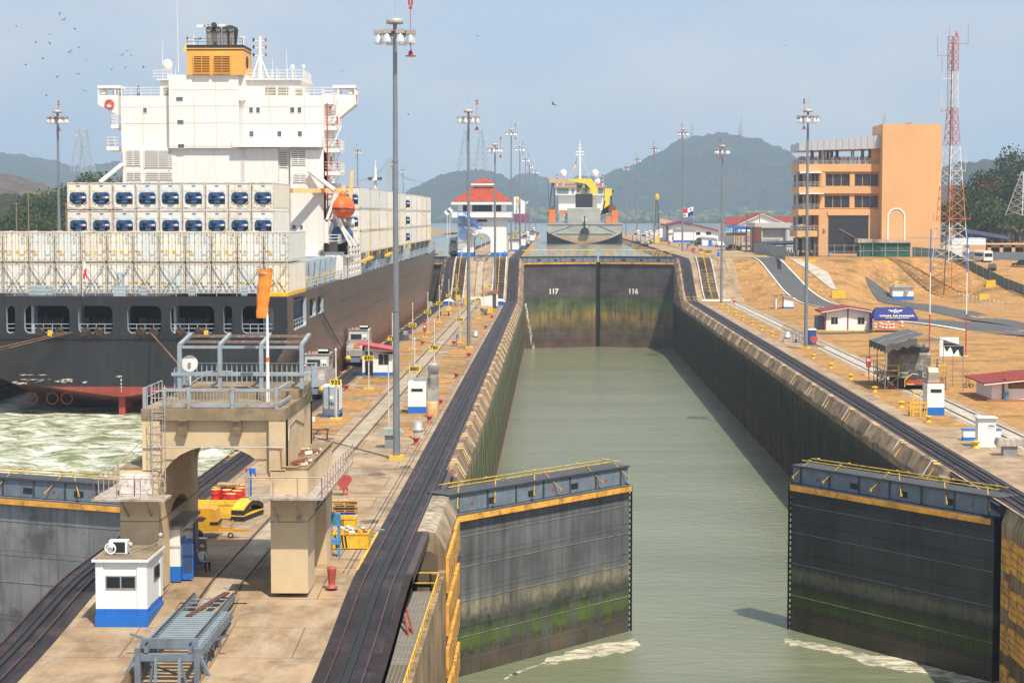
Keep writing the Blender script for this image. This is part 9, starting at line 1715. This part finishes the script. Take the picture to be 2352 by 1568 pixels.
# far white ship behind the control house, signs, navigation tower on the left bank
t = thing('distant_ship', 'distant white and maroon ship beyond the centre island', 'ship'); b = MB(); Yd = 1250; D3 = lambda x, y: (lambda q: (q.x, q.z))(atY(x, y, Yd)); b.prism([D3(1180,508),(D3(1211,508)),(D3(1213,492)),(D3(1180,492))] if 0 else [D3(1180,510),D3(1212,510),D3(1213,491),D3(1180,491)], Yd, Yd+60, mi=1); b.prism([D3(1180,491),D3(1208,491),D3(1208,470),D3(1214,463),D3(1200,461),D3(1190,452),D3(1180,452)], Yd+2, Yd+20); b.build('hull', [WHITE, M('maroon', (.25,.02,.07), .6)], t)
t = thing('signal_tower', 'white signal tower with floodlights seen above the forward containers', 'tower'); Yn = 480; p = atY(862,386,Yn); b = MB(); b.tube((p.x,Yn,DK),(p.x,Yn,p.z), .7, .3, 10); b.tube((p.x,Yn,p.z),(p.x,Yn,p.z+2), .12); 
zz_ = atY(862,412,Yn).z; b.box(p.x-1.6,p.x+1.6,Yn-1,Yn+1,zz_-.3,zz_)
for s in (-1.5,-.9,.9,1.5): b.box(p.x+s-.25,p.x+s+.25,Yn-1.3,Yn-.9,zz_-.1,zz_+.5,1)
b.build('tower_body', [WHITE, DARK], t)
for px, lab in ((936*1.0,'left diamond sign far beyond the island'),): pass
for i, (cx, cy) in enumerate(((37,700),(80,670))): p = atY((1780+cx*.24236)*.57422, (680+cy*.24236)*.57422, 900); t = thing('range_sign', ['lower of two white diamond signs far left of the control house','upper of two white diamond signs far left of the control house'][i], 'sign', (p.x,900,8), 0, 'white diamond signs'); h_ = p.z-8; b = MB(); b.prism([(0,h_-1.6),(1.6,h_),(0,h_+1.6),(-1.6,h_)], 0, .15); b.tube((0,.2,0),(0,.2,h_), .12); b.build('board', WHITE, t)
# low sheds on the island beyond the control house
for i, (cx0, cx1, Y) in enumerate(((1060,1215,525),(1250,1330,600),(1370,1480,720),(1400,1500,820))):
    Z = lambda cx: atY((1780+cx*.24236)*.57422, 500, Y).x; hut_('shelter', ['first','second','third','fourth'][i]+' white shelter with blue base beyond the control house', Z(cx0), Z(cx1), Y, Y+5, 8.45, 3.2, 'flat', base=.6, roofm=M('shelter_roof', (.12,.05,.08), .7) if 'shelter_roof' not in bpy.data.materials else bpy.data.materials['shelter_roof'], group='shelters beyond the control house', cat='shelter')
t = thing('lattice_crane', 'dark lattice crane with an orange tip just right of the control house', 'crane', (atY(1189,500,560).x,560,8.5)); b = MB()
for s in (-1,1):
    for d in (-1,1): b.bar((s*1.0,d*1.0,0),(s*.3,d*.3,13.5), .13)
for i in range(11): z0, z1 = 13.5*i/11, 13.5*(i+1)/11; w0, w1 = 1-.7*i/11, 1-.7*(i+1)/11; s = 1 if i % 2 else -1; b.bar((-w0*s,-w0,z0),(w1*s,-w1,z1), .09); b.bar((-w0,-w0,z0),(w0,-w0,z0), .09)
b.build('jib', DARK, t); b = MB(); b.lathe([(.4,13.5),(.5,14.3),(.2,15)], 8); b.build('crane_head', YEL, t)
# birds
def bird_mesh():
    b = MB(); b.lathe([(.02,-.5),(.1,-.3),(.12,0),(.08,.25),(.05,.32),(.01,.42)], 8, ax='y')
    for s in (-1,1): b.add([(s*.08,.18,.02),(s*.08,-.22,.02),(s*.75,-.05,.3),(s*.72,.22,.32),(s*1.45,-.3,.16),(s*1.4,-.12,.18)], [(0,1,2,3),(3,2,4,5)])
    b.add([(-.05,-.45,0),(.05,-.45,0),(.14,-.8,0),(-.14,-.8,0)], [(0,1,2,3)]); return b.build('bird', BLACK)
b0 = bird_mesh(); random.seed(6); BL = [('a',145,235),('a',232,584),('a',322,382),('a',446,312),('a',445,392),('a',535,125),('a',571,178),('a',670,262),('a',709,430),('a',630,463),('a',621,477),('a',385,527),('a',777,538),('a',700,666),('a',514,692),('a',754,815),('a',413,857),('a',1137,460),('a',1094,496),('a',1177,501),('a',1002,624),('a',1122,607),('a',1286,605),('b',820,645),('b',1418,1030),('b',2035,325),('f',155,187)]
for i, q in enumerate(BL):
    Y = random.uniform(330,420); o = b0 if i == 0 else copy_tree(b0); p = cY(*q, Y); side = 'above the funnel side' if q[0] == 'a' else 'in the open sky'
    tag(o, f'{ordw(i+1)} soaring black bird counted from the left part of the sky' if i else 'highest leftmost soaring black bird', 'bird', 'birds soaring over the ship'); o.location = p; o.rotation_euler = (random.uniform(-.5,.5), random.uniform(-.7,.7), random.uniform(0,6.28)); o.scale = (.45,.45,.45)
p = atY(1271,240,300); o = copy_tree(b0); tag(o, 'larger black bird in the open sky above the dredger', 'bird', 'birds soaring over the ship'); o.location = p; o.rotation_euler = (.2,.3,1.2); o.scale = (.7,.7,.7)
# flag at the ship stern
t = thing('ensign', 'small red and white flag hanging limp at the ship stern', 'flag', (atY(190,670,YS-.5).x, YS-.5, DK)); b = MB(); b.tube((0,0,0),(.05,0,3.6), .04, n=6); b.build('staff', wp, t); b = MB(); b.grid(6, 12, lambda u, v: (.02+.4*u*(.5+.5*v)+.05*sin(v*9), .1*sin(u*9), 3.5-2.0*v-.1*u)); b.build('cloth', [WHITE], t, fixn=False); b = MB(); b.grid(5, 6, lambda u, v: (.03+.36*u, -.04+.1*sin(u*9), 2.6-.9*v)); b.build('red_panel', bpy.data.materials['flag_red'], t, fixn=False)

b = MB(); random.seed(77)
for i in range(60):
    x = random.choice((random.uniform(-21,-17.6), random.uniform(-14.3,-10.3))); y = random.uniform(98,400); r = random.uniform(.15,.7); b.prism([(x+r*cos(a)*random.uniform(.6,1.2), y+r*1.6*sin(a)*random.uniform(.6,1.2)) for a in [2*pi*k/9 for k in range(9)]], .003, .009, 'z')
b.build('oil_stain', M('oil_stain', (.13,.095,.065), .8, var=.3, kind='World'))['kind'] = 'structure'
b = MB()
for i in range(22):
    x = random.uniform(-21.0,-9.9); y = random.uniform(99,405); b.box(x,x+.5,y,y+.35,.003,.03)
b.build('deck_cover', GREYM)['kind'] = 'structure'
